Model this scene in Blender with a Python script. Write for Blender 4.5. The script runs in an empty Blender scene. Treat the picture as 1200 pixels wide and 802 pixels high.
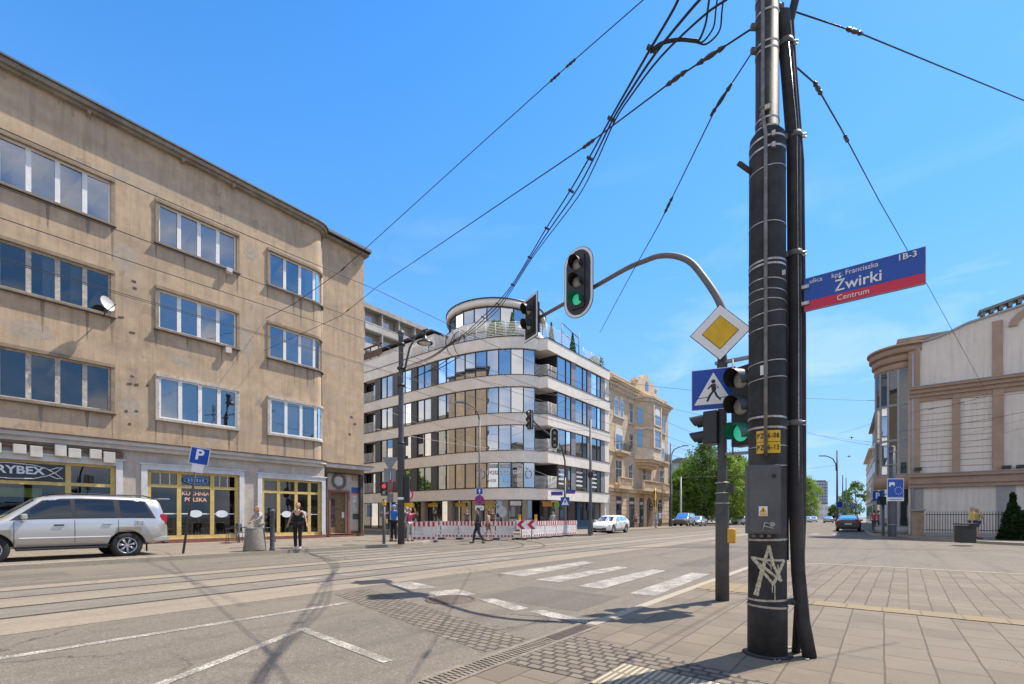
import bpy, bmesh, math, random
from mathutils import Vector, Matrix, Euler
random.seed(7)
R = math.radians
scene = bpy.context.scene
COL = scene.collection

# ------------------------------------------------------------------ camera
# World: +X runs along the main road away from the corner, +Y across it to the apartment block.
FPX, CX, HY, EYE = 548.0, 600.0, 606.0, 1.3
cam_data = bpy.data.cameras.new('camera')
cam_data.lens = 36.0 * FPX / 1200.0
cam_data.sensor_width = 36.0
cam_data.shift_y = (HY - 401.0) / 1200.0
cam_data.clip_start = 0.05
cam_data.clip_end = 5000
cam = bpy.data.objects.new('camera', cam_data)
COL.objects.link(cam)
cam.location = (0, 0, EYE)
CF, CR = (0.784, 0.6207), (0.6207, -0.784)      # forward and right of the view on the ground
cam.rotation_euler = (R(90), 0, -math.atan2(CF[0], CF[1]))
scene.camera = cam

# ------------------------------------------------------------------ sky and sun
SUN_EL, SUN_AZ = R(58.5), math.atan2(-0.371, 0.928)
SUNV = Vector((math.cos(SUN_EL)*math.cos(SUN_AZ), math.cos(SUN_EL)*math.sin(SUN_AZ), math.sin(SUN_EL)))
world = bpy.data.worlds.new('World'); scene.world = world; world.use_nodes = True
wn = world.node_tree; wn.nodes.clear()
wout = wn.nodes.new('ShaderNodeOutputWorld'); wbg = wn.nodes.new('ShaderNodeBackground')
sky = wn.nodes.new('ShaderNodeTexSky'); sky.sky_type = 'NISHITA'; sky.sun_disc = False
sky.sun_elevation = SUN_EL; sky.sun_rotation = math.pi/2 - SUN_AZ
sky.altitude = 200; sky.air_density = 1.0; sky.dust_density = 0.1; sky.ozone_density = 2.0
hs = wn.nodes.new('ShaderNodeHueSaturation'); hs.inputs['Saturation'].default_value = 1.33
hs.inputs['Value'].default_value = 1.12
wn.links.new(sky.outputs[0], hs.inputs['Color'])
# thin cirrus near the horizon ahead, puffier cloud the windows mirror, fill cloud added behind
tc = wn.nodes.new('ShaderNodeTexCoord')
def wnode(t, **kw):
    n = wn.nodes.new(t)
    for k, v in kw.items(): setattr(n, k, v)
    return n
sep = wnode('ShaderNodeSeparateXYZ'); wn.links.new(tc.outputs['Generated'], sep.inputs[0])
mp = wnode('ShaderNodeMapping'); mp.inputs['Scale'].default_value = (1.6, 1.6, 5.5); mp.inputs['Rotation'].default_value = (0.3, 0.5, 0.2)
wn.links.new(tc.outputs['Generated'], mp.inputs[0])
cn = wnode('ShaderNodeTexNoise'); cn.inputs['Scale'].default_value = 2.2; cn.inputs['Detail'].default_value = 8; cn.inputs['Roughness'].default_value = .55
cn.inputs['Distortion'].default_value = .6
wn.links.new(mp.outputs[0], cn.inputs['Vector'])
cr = wnode('ShaderNodeMapRange'); cr.inputs['From Min'].default_value = .53; cr.inputs['From Max'].default_value = .78
cr.inputs['To Max'].default_value = .34
wn.links.new(cn.outputs['Fac'], cr.inputs['Value'])
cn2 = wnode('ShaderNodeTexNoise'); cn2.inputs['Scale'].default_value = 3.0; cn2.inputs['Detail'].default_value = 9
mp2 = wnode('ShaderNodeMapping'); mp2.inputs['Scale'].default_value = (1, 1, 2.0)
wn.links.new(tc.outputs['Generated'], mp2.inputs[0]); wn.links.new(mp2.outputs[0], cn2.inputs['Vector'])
cr2 = wnode('ShaderNodeMapRange'); cr2.inputs['From Min'].default_value = .40; cr2.inputs['From Max'].default_value = .58; cr2.inputs['To Max'].default_value = .95
wn.links.new(cn2.outputs['Fac'], cr2.inputs['Value'])
def ramp_(src, a, b, lo=0.0, hi=1.0):
    n = wnode('ShaderNodeMapRange'); n.inputs['From Min'].default_value = a; n.inputs['From Max'].default_value = b
    n.inputs['To Min'].default_value = lo; n.inputs['To Max'].default_value = hi; wn.links.new(src, n.inputs['Value']); return n.outputs[0]
def mth(op, a, b):
    n = wnode('ShaderNodeMath', operation=op); wn.links.new(a, n.inputs[0]); wn.links.new(b, n.inputs[1]); return n.outputs[0]
fill_bank = mth('MULTIPLY', ramp_(sep.outputs['X'], .05, -.25), ramp_(cn2.outputs['Fac'], .40, .58, 0, .95))      # unseen cloud bank added behind the viewer for neutral fill light
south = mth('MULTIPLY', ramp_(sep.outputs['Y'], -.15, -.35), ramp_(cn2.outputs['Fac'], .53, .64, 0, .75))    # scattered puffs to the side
behind = mth('MAXIMUM', fill_bank, south)
lowm = wnode('ShaderNodeMapRange'); lowm.inputs['From Min'].default_value = .62; lowm.inputs['From Max'].default_value = .12
wn.links.new(sep.outputs['Z'], lowm.inputs['Value'])
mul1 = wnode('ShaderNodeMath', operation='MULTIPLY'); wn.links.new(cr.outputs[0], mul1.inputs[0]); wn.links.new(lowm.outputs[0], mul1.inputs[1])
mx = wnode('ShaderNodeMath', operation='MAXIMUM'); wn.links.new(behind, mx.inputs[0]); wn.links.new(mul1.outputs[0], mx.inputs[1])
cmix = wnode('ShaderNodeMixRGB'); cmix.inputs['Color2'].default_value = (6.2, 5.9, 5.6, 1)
hz = wnode('ShaderNodeMapRange', interpolation_type='SMOOTHSTEP'); hz.inputs['From Min'].default_value = .85; hz.inputs['From Max'].default_value = -.02; hz.inputs['To Max'].default_value = .95
wn.links.new(sep.outputs['Z'], hz.inputs['Value'])
hcol = wnode('ShaderNodeMixRGB'); hcol.inputs['Color1'].default_value = (1.5, 2.65, 4.2, 1); hcol.inputs['Color2'].default_value = (.75, 1.95, 4.5, 1)
wn.links.new(ramp_(sep.outputs['Z'], 0, .45), hcol.inputs['Fac'])
hmix = wnode('ShaderNodeMixRGB'); wn.links.new(hcol.outputs[0], hmix.inputs['Color2'])      # clear air low over the town
wn.links.new(hz.outputs[0], hmix.inputs['Fac']); wn.links.new(hs.outputs[0], hmix.inputs['Color1'])
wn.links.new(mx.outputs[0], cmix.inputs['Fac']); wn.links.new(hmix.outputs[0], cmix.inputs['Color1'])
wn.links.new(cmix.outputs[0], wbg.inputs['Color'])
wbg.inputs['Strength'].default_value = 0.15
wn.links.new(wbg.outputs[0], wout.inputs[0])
sl = bpy.data.lights.new('sun', 'SUN'); sl.energy = 4.6; sl.angle = R(0.5); sl.color = (1, .93, .82)
so = bpy.data.objects.new('sun', sl); COL.objects.link(so)
so.rotation_euler = SUNV.to_track_quat('Z', 'Y').to_euler(); so.location = (0, 0, 60)
vs = scene.view_settings
vs.view_transform = 'Standard'; vs.look = 'None'; vs.gamma = 1.0; vs.use_curve_mapping = False
vs.exposure = 0.72
scene.cycles.max_bounces = 6; scene.cycles.transparent_max_bounces = 12
scene.cycles.glossy_bounces = 4; scene.cycles.diffuse_bounces = 3

# ------------------------------------------------------------------ picture <-> place
def ray(px): return (px - CX) / FPX
def gnd(px, py, z=0.0):                      # point of the level z seen at a pixel of the photograph
    D = FPX * (EYE - z) / (py - HY); s = ray(px)
    return (D*(CF[0] + CR[0]*s), D*(CF[1] + CR[1]*s))
def atd(px, py, D):                           # point at depth D
    s = ray(px); return Vector((D*(CF[0]+CR[0]*s), D*(CF[1]+CR[1]*s), EYE + (HY-py)/FPX*D))
def atd2(px, D, z=0.0):
    s = ray(px); return (D*(CF[0]+CR[0]*s), D*(CF[1]+CR[1]*s), z)
def onY(px, Y, py=None):                      # on the plane y = Y
    s = ray(px); D = Y/(CF[1]+CR[1]*s); x = D*(CF[0]+CR[0]*s)
    return x if py is None else (x, EYE + (HY-py)/FPX*D)
def onX(px, X, py=None):
    s = ray(px); D = X/(CF[0]+CR[0]*s); y = D*(CF[1]+CR[1]*s)
    return y if py is None else (y, EYE + (HY-py)/FPX*D)

# ------------------------------------------------------------------ materials
MATS = {}
def _base(name):
    m = bpy.data.materials.new(name); m.use_nodes = True
    return m, m.node_tree, m.node_tree.nodes['Principled BSDF']
def _noise(nt, scale, detail=5, rough=.6, vec=None, stretch=None):
    n = nt.nodes.new('ShaderNodeTexNoise'); n.inputs['Scale'].default_value = scale
    n.inputs['Detail'].default_value = detail; n.inputs['Roughness'].default_value = rough
    g = vec
    if g is None:
        g = nt.nodes.new('ShaderNodeNewGeometry').outputs['Position']
    if stretch:
        mpn = nt.nodes.new('ShaderNodeMapping'); mpn.inputs['Scale'].default_value = stretch
        nt.links.new(g, mpn.inputs[0]); g = mpn.outputs[0]
    nt.links.new(g, n.inputs['Vector'])
    return n
def _ramp(nt, src, a, b, lo=0.0, hi=1.0):
    r = nt.nodes.new('ShaderNodeMapRange'); r.inputs['From Min'].default_value = a; r.inputs['From Max'].default_value = b
    r.inputs['To Min'].default_value = lo; r.inputs['To Max'].default_value = hi
    nt.links.new(src, r.inputs['Value']); return r.outputs[0]
def _mix(nt, fac, c1, c2, mode='MIX'):
    m = nt.nodes.new('ShaderNodeMixRGB'); m.blend_type = mode
    for k, v in (('Fac', fac), ('Color1', c1), ('Color2', c2)):
        if isinstance(v, (int, float)): m.inputs[k].default_value = v
        elif isinstance(v, tuple): m.inputs[k].default_value = v if len(v) == 4 else (*v, 1)
        else: nt.links.new(v, m.inputs[k])
    return m.outputs[0]
def mat(name, col, rough=.7, metal=0.0, var=.12, scale=6.0, bump=0.0, bscale=None, dirt=None, streak=0.0, spec=.5, emit=None, obj=False, patches=None):
    """solid stuff with soft tonal variation, optional streaks of dirt and a fine bump"""
    if name in MATS: return MATS[name]
    m, nt, b = _base(name)
    vec = None
    if obj: vec = nt.nodes.new('ShaderNodeTexCoord').outputs['Object']
    c = (*col, 1)
    dark = tuple(x*(1-var*1.6) for x in col); lite = tuple(min(1, x*(1+var)) for x in col)
    n1 = _noise(nt, scale, 6, .65, vec)
    out = _mix(nt, _ramp(nt, n1.outputs['Fac'], .3, .7), dark, lite)
    if dirt:
        n2 = _noise(nt, scale*.17, 7, .7, vec)
        out = _mix(nt, _ramp(nt, n2.outputs['Fac'], .5, .72, 0, .75), out, dirt)
    if patches:
        n5 = _noise(nt, .55, 2, .5, vec, (1, 1, 1.6)); out = _mix(nt, _ramp(nt, n5.outputs['Fac'], .575, .59, 0, .55), out, patches)
        n6 = _noise(nt, .9, 3, .6, vec, (1.3, 1.3, .8)); out = _mix(nt, _ramp(nt, n6.outputs['Fac'], .64, .66, 0, .5), out, tuple(x*.62 for x in patches))
    if streak:
        n3 = _noise(nt, 1.0, 5, .7, vec, (5.5, 5.5, .35))
        out = _mix(nt, _ramp(nt, n3.outputs['Fac'], .48, .72, 0, streak), out, tuple(x*.45 for x in col))
    nt.links.new(out, b.inputs['Base Color'])
    b.inputs['Roughness'].default_value = rough; b.inputs['Metallic'].default_value = metal
    b.inputs['Specular IOR Level'].default_value = spec
    if bump:
        nb = _noise(nt, bscale or scale*12, 3, .6, vec)
        bp = nt.nodes.new('ShaderNodeBump'); bp.inputs['Strength'].default_value = bump; bp.inputs['Distance'].default_value = .02
        nt.links.new(nb.outputs['Fac'], bp.inputs['Height']); nt.links.new(bp.outputs[0], b.inputs['Normal'])
    if emit:
        b.inputs['Emission Color'].default_value = (*emit[0], 1); b.inputs['Emission Strength'].default_value = emit[1]
    MATS[name] = m
    return m
def glass(name, refl=.35, tint=(.75, .8, .85), dark=None, wob=.0):
    """window glass: mirror by angle over either clear or dark"""
    if name in MATS: return MATS[name]
    m, nt, b = _base(name); nt.nodes.remove(b)
    out = nt.nodes['Material Output']
    gl = nt.nodes.new('ShaderNodeBsdfGlossy'); gl.inputs['Roughness'].default_value = .008
    gl.inputs['Color'].default_value = (.92, .95, 1, 1)
    if wob:
        nb = _noise(nt, 1.3, 1, .4); bp = nt.nodes.new('ShaderNodeBump')
        bp.inputs['Strength'].default_value = wob; bp.inputs['Distance'].default_value = .02
        nt.links.new(nb.outputs['Fac'], bp.inputs['Height']); nt.links.new(bp.outputs[0], gl.inputs['Normal'])
    if dark is not None:
        un = nt.nodes.new('ShaderNodeBsdfDiffuse'); un.inputs['Color'].default_value = (*dark, 1)
    else:
        un = nt.nodes.new('ShaderNodeBsdfTransparent'); un.inputs['Color'].default_value = (*tint, 1)
    lw = nt.nodes.new('ShaderNodeLayerWeight'); lw.inputs['Blend'].default_value = .35
    f = _ramp(nt, lw.outputs['Fresnel'], 0, 1, refl, 1.0)
    ms = nt.nodes.new('ShaderNodeMixShader'); nt.links.new(f, ms.inputs[0])
    nt.links.new(un.outputs[0], ms.inputs[1]); nt.links.new(gl.outputs[0], ms.inputs[2])
    nt.links.new(ms.outputs[0], out.inputs[0])
    MATS[name] = m; return m

# ------------------------------------------------------------------ mesh building
def _rot(v, a): c, s = math.cos(a), math.sin(a); return (v[0]*c - v[1]*s, v[0]*s + v[1]*c, v[2])
class MB:
    def __init__(self): self.v, self.f, self.s, self.m = [], [], [], []; self.mi = 0
    def add(self, vs, fs, smooth=False):
        o = len(self.v); self.v += [tuple(p) for p in vs]
        for f in fs: self.f.append([i + o for i in f]); self.s.append(smooth); self.m.append(self.mi)
        return self
    def box(self, x0, x1, y0, y1, z0, z1):
        x0, x1 = min(x0, x1), max(x0, x1); y0, y1 = min(y0, y1), max(y0, y1); z0, z1 = min(z0, z1), max(z0, z1)
        vs = [(x0,y0,z0),(x1,y0,z0),(x1,y1,z0),(x0,y1,z0),(x0,y0,z1),(x1,y0,z1),(x1,y1,z1),(x0,y1,z1)]
        return self.add(vs, [(3,2,1,0),(4,5,6,7),(0,1,5,4),(1,2,6,5),(2,3,7,6),(3,0,4,7)])
    def obox(self, c, size, rz=0, rx=0, ry=0):
        M = Matrix.Translation(c) @ Euler((rx, ry, rz)).to_matrix().to_4x4()
        a, b, d = size[0]/2, size[1]/2, size[2]/2
        vs = [M @ Vector(p) for p in [(-a,-b,-d),(a,-b,-d),(a,b,-d),(-a,b,-d),(-a,-b,d),(a,-b,d),(a,b,d),(-a,b,d)]]
        return self.add(vs, [(3,2,1,0),(4,5,6,7),(0,1,5,4),(1,2,6,5),(2,3,7,6),(3,0,4,7)])
    def fbox(self, F, u0, u1, z0, z1, d0, d1):
        P = F.p; u0, u1 = min(u0, u1), max(u0, u1)
        vs = [P(u0,z0,d0),P(u1,z0,d0),P(u1,z0,d1),P(u0,z0,d1),P(u0,z1,d0),P(u1,z1,d0),P(u1,z1,d1),P(u0,z1,d1)]
        return self.add(vs, [(0,1,2,3),(7,6,5,4),(4,5,1,0),(5,6,2,1),(6,7,3,2),(7,4,0,3)])
    def fquad(self, F, u0, u1, z0, z1, d):
        return self.add([F.p(u0,z0,d),F.p(u1,z0,d),F.p(u1,z1,d),F.p(u0,z1,d)], [(0,1,2,3)])
    def prism(self, poly, z0, z1, cap=True, smooth=False):
        n = len(poly); a = sum(poly[i][0]*poly[(i+1)%n][1]-poly[(i+1)%n][0]*poly[i][1] for i in range(n))
        if a < 0: poly = poly[::-1]
        vs = [(p[0],p[1],z0) for p in poly] + [(p[0],p[1],z1) for p in poly]
        self.add(vs, [(i,(i+1)%n,n+(i+1)%n,n+i) for i in range(n)], smooth)
        if cap:
            k = len(self.v) - 2*n
            self.f.append([k+i for i in reversed(range(n))]); self.s.append(False); self.m.append(self.mi)
            self.f.append([k+n+i for i in range(n)]); self.s.append(False); self.m.append(self.mi)
        return self
    def fprism(self, F, poly, d0, d1):           # polygon in (u, z), thickness along the facade normal
        n = len(poly); vs = [F.p(u,z,d0) for u,z in poly] + [F.p(u,z,d1) for u,z in poly]
        fs = [(i,(i+1)%n,n+(i+1)%n,n+i) for i in range(n)] + [tuple(range(n)), tuple(range(2*n-1,n-1,-1))]
        return self.add(vs, fs)
    def tube(self, pts, r, n=8, cap=True, smooth=True):
        pts = [Vector(p) for p in pts]; m = len(pts)
        rs = r if isinstance(r, (list, tuple)) else [r]*m
        up = None; vs = []
        for i, p in enumerate(pts):
            d = (pts[min(i+1, m-1)] - pts[max(i-1, 0)])
            if d.length < 1e-9: d = Vector((0,0,1))
            d.normalize()
            if up is None:
                up = Vector((0,0,1)) if abs(d.z) < .95 else Vector((1,0,0))
            a = d.cross(up)
            if a.length < 1e-4: a = d.cross(Vector((0,1,0)))
            a.normalize(); b = a.cross(d).normalized(); up = b
            for k in range(n):
                t = 2*math.pi*k/n; vs.append(p + a*math.cos(t)*rs[i] + b*math.sin(t)*rs[i])
        fs = [(i*n+k, i*n+(k+1)%n, (i+1)*n+(k+1)%n, (i+1)*n+k) for i in range(m-1) for k in range(n)]
        self.add(vs, fs, smooth)
        if cap:
            o = len(self.v) - len(vs)
            for fc in ([o+k for k in reversed(range(n))], [o+(m-1)*n+k for k in range(n)]):
                self.f.append(fc); self.s.append(False); self.m.append(self.mi)
        return self
    def cyl(self, x, y, z0, z1, r, n=16, r1=None): return self.tube([(x,y,z0),(x,y,z1)], [r, r1 if r1 is not None else r], n)
    def lathe(self, c, prof, n=20, smooth=True):  # prof: (radius, z) going up
        vs = [(c[0]+r*math.cos(2*math.pi*k/n), c[1]+r*math.sin(2*math.pi*k/n), c[2]+z) for r,z in prof for k in range(n)]
        m = len(prof)
        return self.add(vs, [(i*n+k, i*n+(k+1)%n, (i+1)*n+(k+1)%n, (i+1)*n+k) for i in range(m-1) for k in range(n)], smooth)
    def ball(self, c, r, n=10, m=7):
        rx, ry, rz = r if isinstance(r, tuple) else (r, r, r)
        vs = [(c[0],c[1],c[2]-rz)]
        for i in range(1, m):
            t = math.pi*i/m
            for k in range(n):
                a = 2*math.pi*k/n; vs.append((c[0]+rx*math.sin(t)*math.cos(a), c[1]+ry*math.sin(t)*math.sin(a), c[2]-rz*math.cos(t)))
        vs.append((c[0],c[1],c[2]+rz)); e = len(vs)-1
        fs = [(0, 1+(k+1)%n, 1+k) for k in range(n)]
        for i in range(m-2):
            fs += [(1+i*n+k, 1+i*n+(k+1)%n, 1+(i+1)*n+(k+1)%n, 1+(i+1)*n+k) for k in range(n)]
        fs += [(1+(m-2)*n+k, 1+(m-2)*n+(k+1)%n, e) for k in range(n)]
        return self.add(vs, fs, True)
    def build(self, name, mats, parent=None, label=None, local=False, bevel=0, recalc=True):
        me = bpy.data.meshes.new(name)
        o = Vector((0,0,0))
        if parent is not None and not local: o = wloc(parent)
        me.from_pydata([(p[0]-o.x, p[1]-o.y, p[2]-o.z) for p in self.v], [], self.f)
        ms = mats if isinstance(mats, (list, tuple)) else [mats]
        for m in ms: me.materials.append(m)
        me.polygons.foreach_set('use_smooth', self.s); me.polygons.foreach_set('material_index', self.m)
        if recalc or bevel:
            bm = bmesh.new(); bm.from_mesh(me)
            if recalc: bmesh.ops.recalc_face_normals(bm, faces=bm.faces)
            if bevel:
                es = [e for e in bm.edges if len(e.link_faces) == 2 and e.calc_face_angle(0) > .6]
                bmesh.ops.bevel(bm, geom=es, offset=bevel, segments=2, affect='EDGES', profile=.6, clamp_overlap=True)
            bm.to_mesh(me); bm.free()
        me.update()
        ob = bpy.data.objects.new(name, me); COL.objects.link(ob)
        if parent is not None: ob.parent = parent
        if label: ob['label'] = label
        return ob
def wloc(o):
    v = Vector((0,0,0))
    while o is not None: v += o.location; o = o.parent
    return v
def tag(o, label, cat, group=None):
    o['label'] = label; o['category'] = cat
    if group: o['group'] = group
    return o
def struct(o): o['kind'] = 'structure'; return o
def thing(name, label, cat, loc=(0,0,0), group=None, rz=0):
    o = bpy.data.objects.new(name, None); COL.objects.link(o); o.location = loc; o.rotation_euler = (0,0,rz)
    return tag(o, label, cat, group)
def copy_tree(o, parent=None):
    c = o.copy(); COL.objects.link(c); c.parent = parent
    for ch in list(o.children): copy_tree(ch, c)
    return c
def dup(root, loc, rz=0, label=None):
    kids = [x for x in root.children]
    c = copy_tree(root); c.location = loc; c.rotation_euler = (0,0,rz)
    if label: c['label'] = label
    return c
class Facade:
    def __init__(self, o, u, n): self.o, self.u, self.n = o, u, n
    def p(self, u, z, d=0.0): return (self.o[0]+self.u[0]*u+self.n[0]*d, self.o[1]+self.u[1]*u+self.n[1]*d, z)
def wall_holes(mb, F, u0, u1, z0, z1, holes, depth=.25):
    """front skin of a wall with real openings: cells outside the holes plus the reveals"""
    us = sorted({u0, u1, *[h[0] for h in holes], *[h[1] for h in holes]}); zs = sorted({z0, z1, *[h[2] for h in holes], *[h[3] for h in holes]})
    us = [u for u in us if u0 <= u <= u1]; zs = [z for z in zs if z0 <= z <= z1]
    for a, b in zip(us, us[1:]):
        for c, d in zip(zs, zs[1:]):
            mu, mz = (a+b)/2, (c+d)/2
            if any(h[0] < mu < h[1] and h[2] < mz < h[3] for h in holes): continue
            mb.fquad(F, a, b, c, d, 0)
    for h in holes:
        a, b, c, d = h
        P = F.p
        mb.add([P(a,c,0),P(b,c,0),P(b,c,-depth),P(a,c,-depth)], [(0,1,2,3)])
        mb.add([P(a,d,0),P(b,d,0),P(b,d,-depth),P(a,d,-depth)], [(0,1,2,3)])
        mb.add([P(a,c,0),P(a,d,0),P(a,d,-depth),P(a,c,-depth)], [(0,1,2,3)])
        mb.add([P(b,c,0),P(b,d,0),P(b,d,-depth),P(b,c,-depth)], [(0,1,2,3)])
DG = None
def text(name, s, m, parent, loc, size, rot, align='CENTER', depth=.002, sx=1.0, bold=0.0, local=False, world_parent=True):
    cu = bpy.data.curves.new(name, 'FONT'); cu.body = s; cu.size = size; cu.align_x = align; cu.align_y = 'CENTER'
    cu.extrude = depth; cu.offset = bold; cu.resolution_u = 3
    tmp = bpy.data.objects.new('tmp', cu); COL.objects.link(tmp)
    dg = bpy.context.evaluated_depsgraph_get()
    me = bpy.data.meshes.new_from_object(tmp.evaluated_get(dg)); me.name = name
    bpy.data.objects.remove(tmp); bpy.data.curves.remove(cu)
    me.materials.clear(); me.materials.append(m)
    ob = bpy.data.objects.new(name, me); COL.objects.link(ob)
    M = Matrix.Translation(Vector(loc)) @ rot.to_4x4() @ Matrix.Diagonal((sx, 1, 1, 1))
    if parent is not None and not local: M = Matrix.Translation(-wloc(parent)) @ M
    me.transform(M); 
    if parent is not None: ob.parent = parent
    return ob
def facing(n):                                  # rotation that makes flat text stand upright and face n (on the ground plane)
    n = Vector((n[0], n[1], 0)).normalized(); z = Vector((0,0,1)); x = z.cross(n)
    return Matrix((x, z, n)).transposed()
# ------------------------------------------------------------------ ground
def ground_mat(name, base, spots, rough=.9, patch=.25, grain=120, cracks=True, bump=.25):
    m, nt, b = _base(name)
    pos = nt.nodes.new('ShaderNodeNewGeometry').outputs['Position']
    g = _noise(nt, grain, 2, .7, pos); big = _noise(nt, .35, 6, .6, pos); mid = _noise(nt, 3.2, 6, .7, pos)
    c = _mix(nt, _ramp(nt, g.outputs['Fac'], .32, .68), tuple(x*(1-spots) for x in base), tuple(x*(1+spots) for x in base))
    vs_ = nt.nodes.new('ShaderNodeTexVoronoi'); vs_.inputs['Scale'].default_value = grain*.75; nt.links.new(pos, vs_.inputs['Vector'])
    sv = nt.nodes.new('ShaderNodeSeparateXYZ'); nt.links.new(vs_.outputs['Color'], sv.inputs[0])
    c = _mix(nt, _ramp(nt, sv.outputs[0], .0, .35, min(.8, spots*1.5), 0), c, tuple(x*.45 for x in base)); c = _mix(nt, _ramp(nt, sv.outputs[1], .72, 1, 0, min(.8, spots*1.3)), c, tuple(min(1, x*2.1) for x in base))
    c = _mix(nt, _ramp(nt, big.outputs['Fac'], .35, .7, 0, patch), c, tuple(x*f for x, f in zip(base, (1.5, 1.42, 1.3))))
    c = _mix(nt, _ramp(nt, mid.outputs['Fac'], .52, .8, 0, patch*1.5), c, tuple(x*.6 for x in base))
    if cracks:
        ln = _noise(nt, 1.0, 5, .65, pos, (.05, 1.9, 1)); c = _mix(nt, _ramp(nt, ln.outputs['Fac'], .50, .72, 0, .55), c, tuple(x*.62 for x in base))
        oil = _noise(nt, 1.7, 3, .5, pos); c = _mix(nt, _ramp(nt, oil.outputs['Fac'], .70, .78, 0, .5), c, tuple(x*.4 for x in base))
        vo = nt.nodes.new('ShaderNodeTexVoronoi'); vo.feature = 'DISTANCE_TO_EDGE'; vo.inputs['Scale'].default_value = .45
        dn = _noise(nt, 1.5, 5, .7, pos)
        ad = nt.nodes.new('ShaderNodeMixRGB'); ad.blend_type = 'ADD'; ad.inputs[0].default_value = .8
        nt.links.new(pos, ad.inputs[1]); nt.links.new(dn.outputs['Color'], ad.inputs[2]); nt.links.new(ad.outputs[0], vo.inputs['Vector'])
        msk = _noise(nt, .22, 2, .5, pos)
        e = nt.nodes.new('ShaderNodeMath'); e.operation = 'MULTIPLY'
        nt.links.new(_ramp(nt, vo.outputs['Distance'], .012, .004), e.inputs[0]); nt.links.new(_ramp(nt, msk.outputs['Fac'], .5, .6), e.inputs[1])
        c = _mix(nt, e.outputs[0], c, tuple(x*.45 for x in base))
    nt.links.new(c, b.inputs['Base Color']); b.inputs['Roughness'].default_value = rough; b.inputs['Specular IOR Level'].default_value = .3
    bp = nt.nodes.new('ShaderNodeBump'); bp.inputs['Strength'].default_value = bump; bp.inputs['Distance'].default_value = .01
    nt.links.new(g.outputs['Fac'], bp.inputs['Height']); nt.links.new(bp.outputs[0], b.inputs['Normal'])
    MATS[name] = m; return m
def paving_mat(name, c1, c2, joint, bw, bh, mortar=.012, rot=0, distort=.0, bump=.5, offs=.5, dirt=.3, wobble=0.0):
    m, nt, b = _base(name)
    pos = nt.nodes.new('ShaderNodeNewGeometry').outputs['Position']
    mpn = nt.nodes.new('ShaderNodeMapping'); mpn.inputs['Rotation'].default_value = (0, 0, rot); nt.links.new(pos, mpn.inputs[0])
    v = mpn.outputs[0]
    if distort:
        dn = _noise(nt, wobble or 3, 3, .6, pos)
        ad = nt.nodes.new('ShaderNodeMixRGB'); ad.blend_type = 'ADD'; ad.inputs[0].default_value = distort
        nt.links.new(v, ad.inputs[1]); nt.links.new(dn.outputs['Color'], ad.inputs[2]); v = ad.outputs[0]
    br = nt.nodes.new('ShaderNodeTexBrick'); br.offset = offs
    br.inputs['Color1'].default_value = (*c1, 1); br.inputs['Color2'].default_value = (*c2, 1); br.inputs['Mortar'].default_value = (*joint, 1)
    br.inputs['Scale'].default_value = 1; br.inputs['Mortar Size'].default_value = mortar; br.inputs['Mortar Smooth'].default_value = .25
    br.inputs['Brick Width'].default_value = bw; br.inputs['Row Height'].default_value = bh; br.inputs['Bias'].default_value = 0
    nt.links.new(v, br.inputs['Vector'])
    n1 = _noise(nt, 90, 3, .7, pos); n2 = _noise(nt, .8, 6, .65, pos)
    c = _mix(nt, _ramp(nt, n1.outputs['Fac'], .3, .7, 0, 1), br.outputs['Color'], (1.12,1.12,1.12), 'MULTIPLY')
    c = _mix(nt, _ramp(nt, n2.outputs['Fac'], .45, .75, 0, dirt), c, tuple(x*.5 for x in c1))
    n4 = _noise(nt, 2.3, 5, .7, pos)
    c = _mix(nt, _ramp(nt, n4.outputs['Fac'], .55, .78, 0, dirt), c, tuple(min(1,x*1.35) for x in c1))
    nt.links.new(c, b.inputs['Base Color']); b.inputs['Roughness'].default_value = .85; b.inputs['Specular IOR Level'].default_value = .3
    inv = nt.nodes.new('ShaderNodeMath'); inv.operation = 'MULTIPLY_ADD'; inv.inputs[1].default_value = -1; inv.inputs[2].default_value = 1
    nt.links.new(br.outputs['Fac'], inv.inputs[0])
    bp = nt.nodes.new('ShaderNodeBump'); bp.inputs['Strength'].default_value = bump; bp.inputs['Distance'].default_value = .015
    ad2 = nt.nodes.new('ShaderNodeMath'); ad2.operation = 'MULTIPLY_ADD'; ad2.inputs[1].default_value = .15
    nt.links.new(n1.outputs['Fac'], ad2.inputs[0]); nt.links.new(inv.outputs[0], ad2.inputs[2])
    nt.links.new(ad2.outputs[0], bp.inputs['Height']); nt.links.new(bp.outputs[0], b.inputs['Normal'])
    MATS[name] = m; return m
def paint_mat(name, col, under, wear=.55):
    m, nt, b = _base(name)
    pos = nt.nodes.new('ShaderNodeNewGeometry').outputs['Position']
    n = _noise(nt, 45, 4, .8, pos); n2 = _noise(nt, 2.5, 4, .7, pos)
    a = nt.nodes.new('ShaderNodeMath'); a.operation = 'MULTIPLY_ADD'; a.inputs[1].default_value = .5
    nt.links.new(n2.outputs['Fac'], a.inputs[0]); nt.links.new(n.outputs['Fac'], a.inputs[2])
    c = _mix(nt, _ramp(nt, a.outputs[0], wear+.18, wear+.3), col, under)
    nt.links.new(c, b.inputs['Base Color']); b.inputs['Roughness'].default_value = .75
    MATS[name] = m; return m

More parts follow.
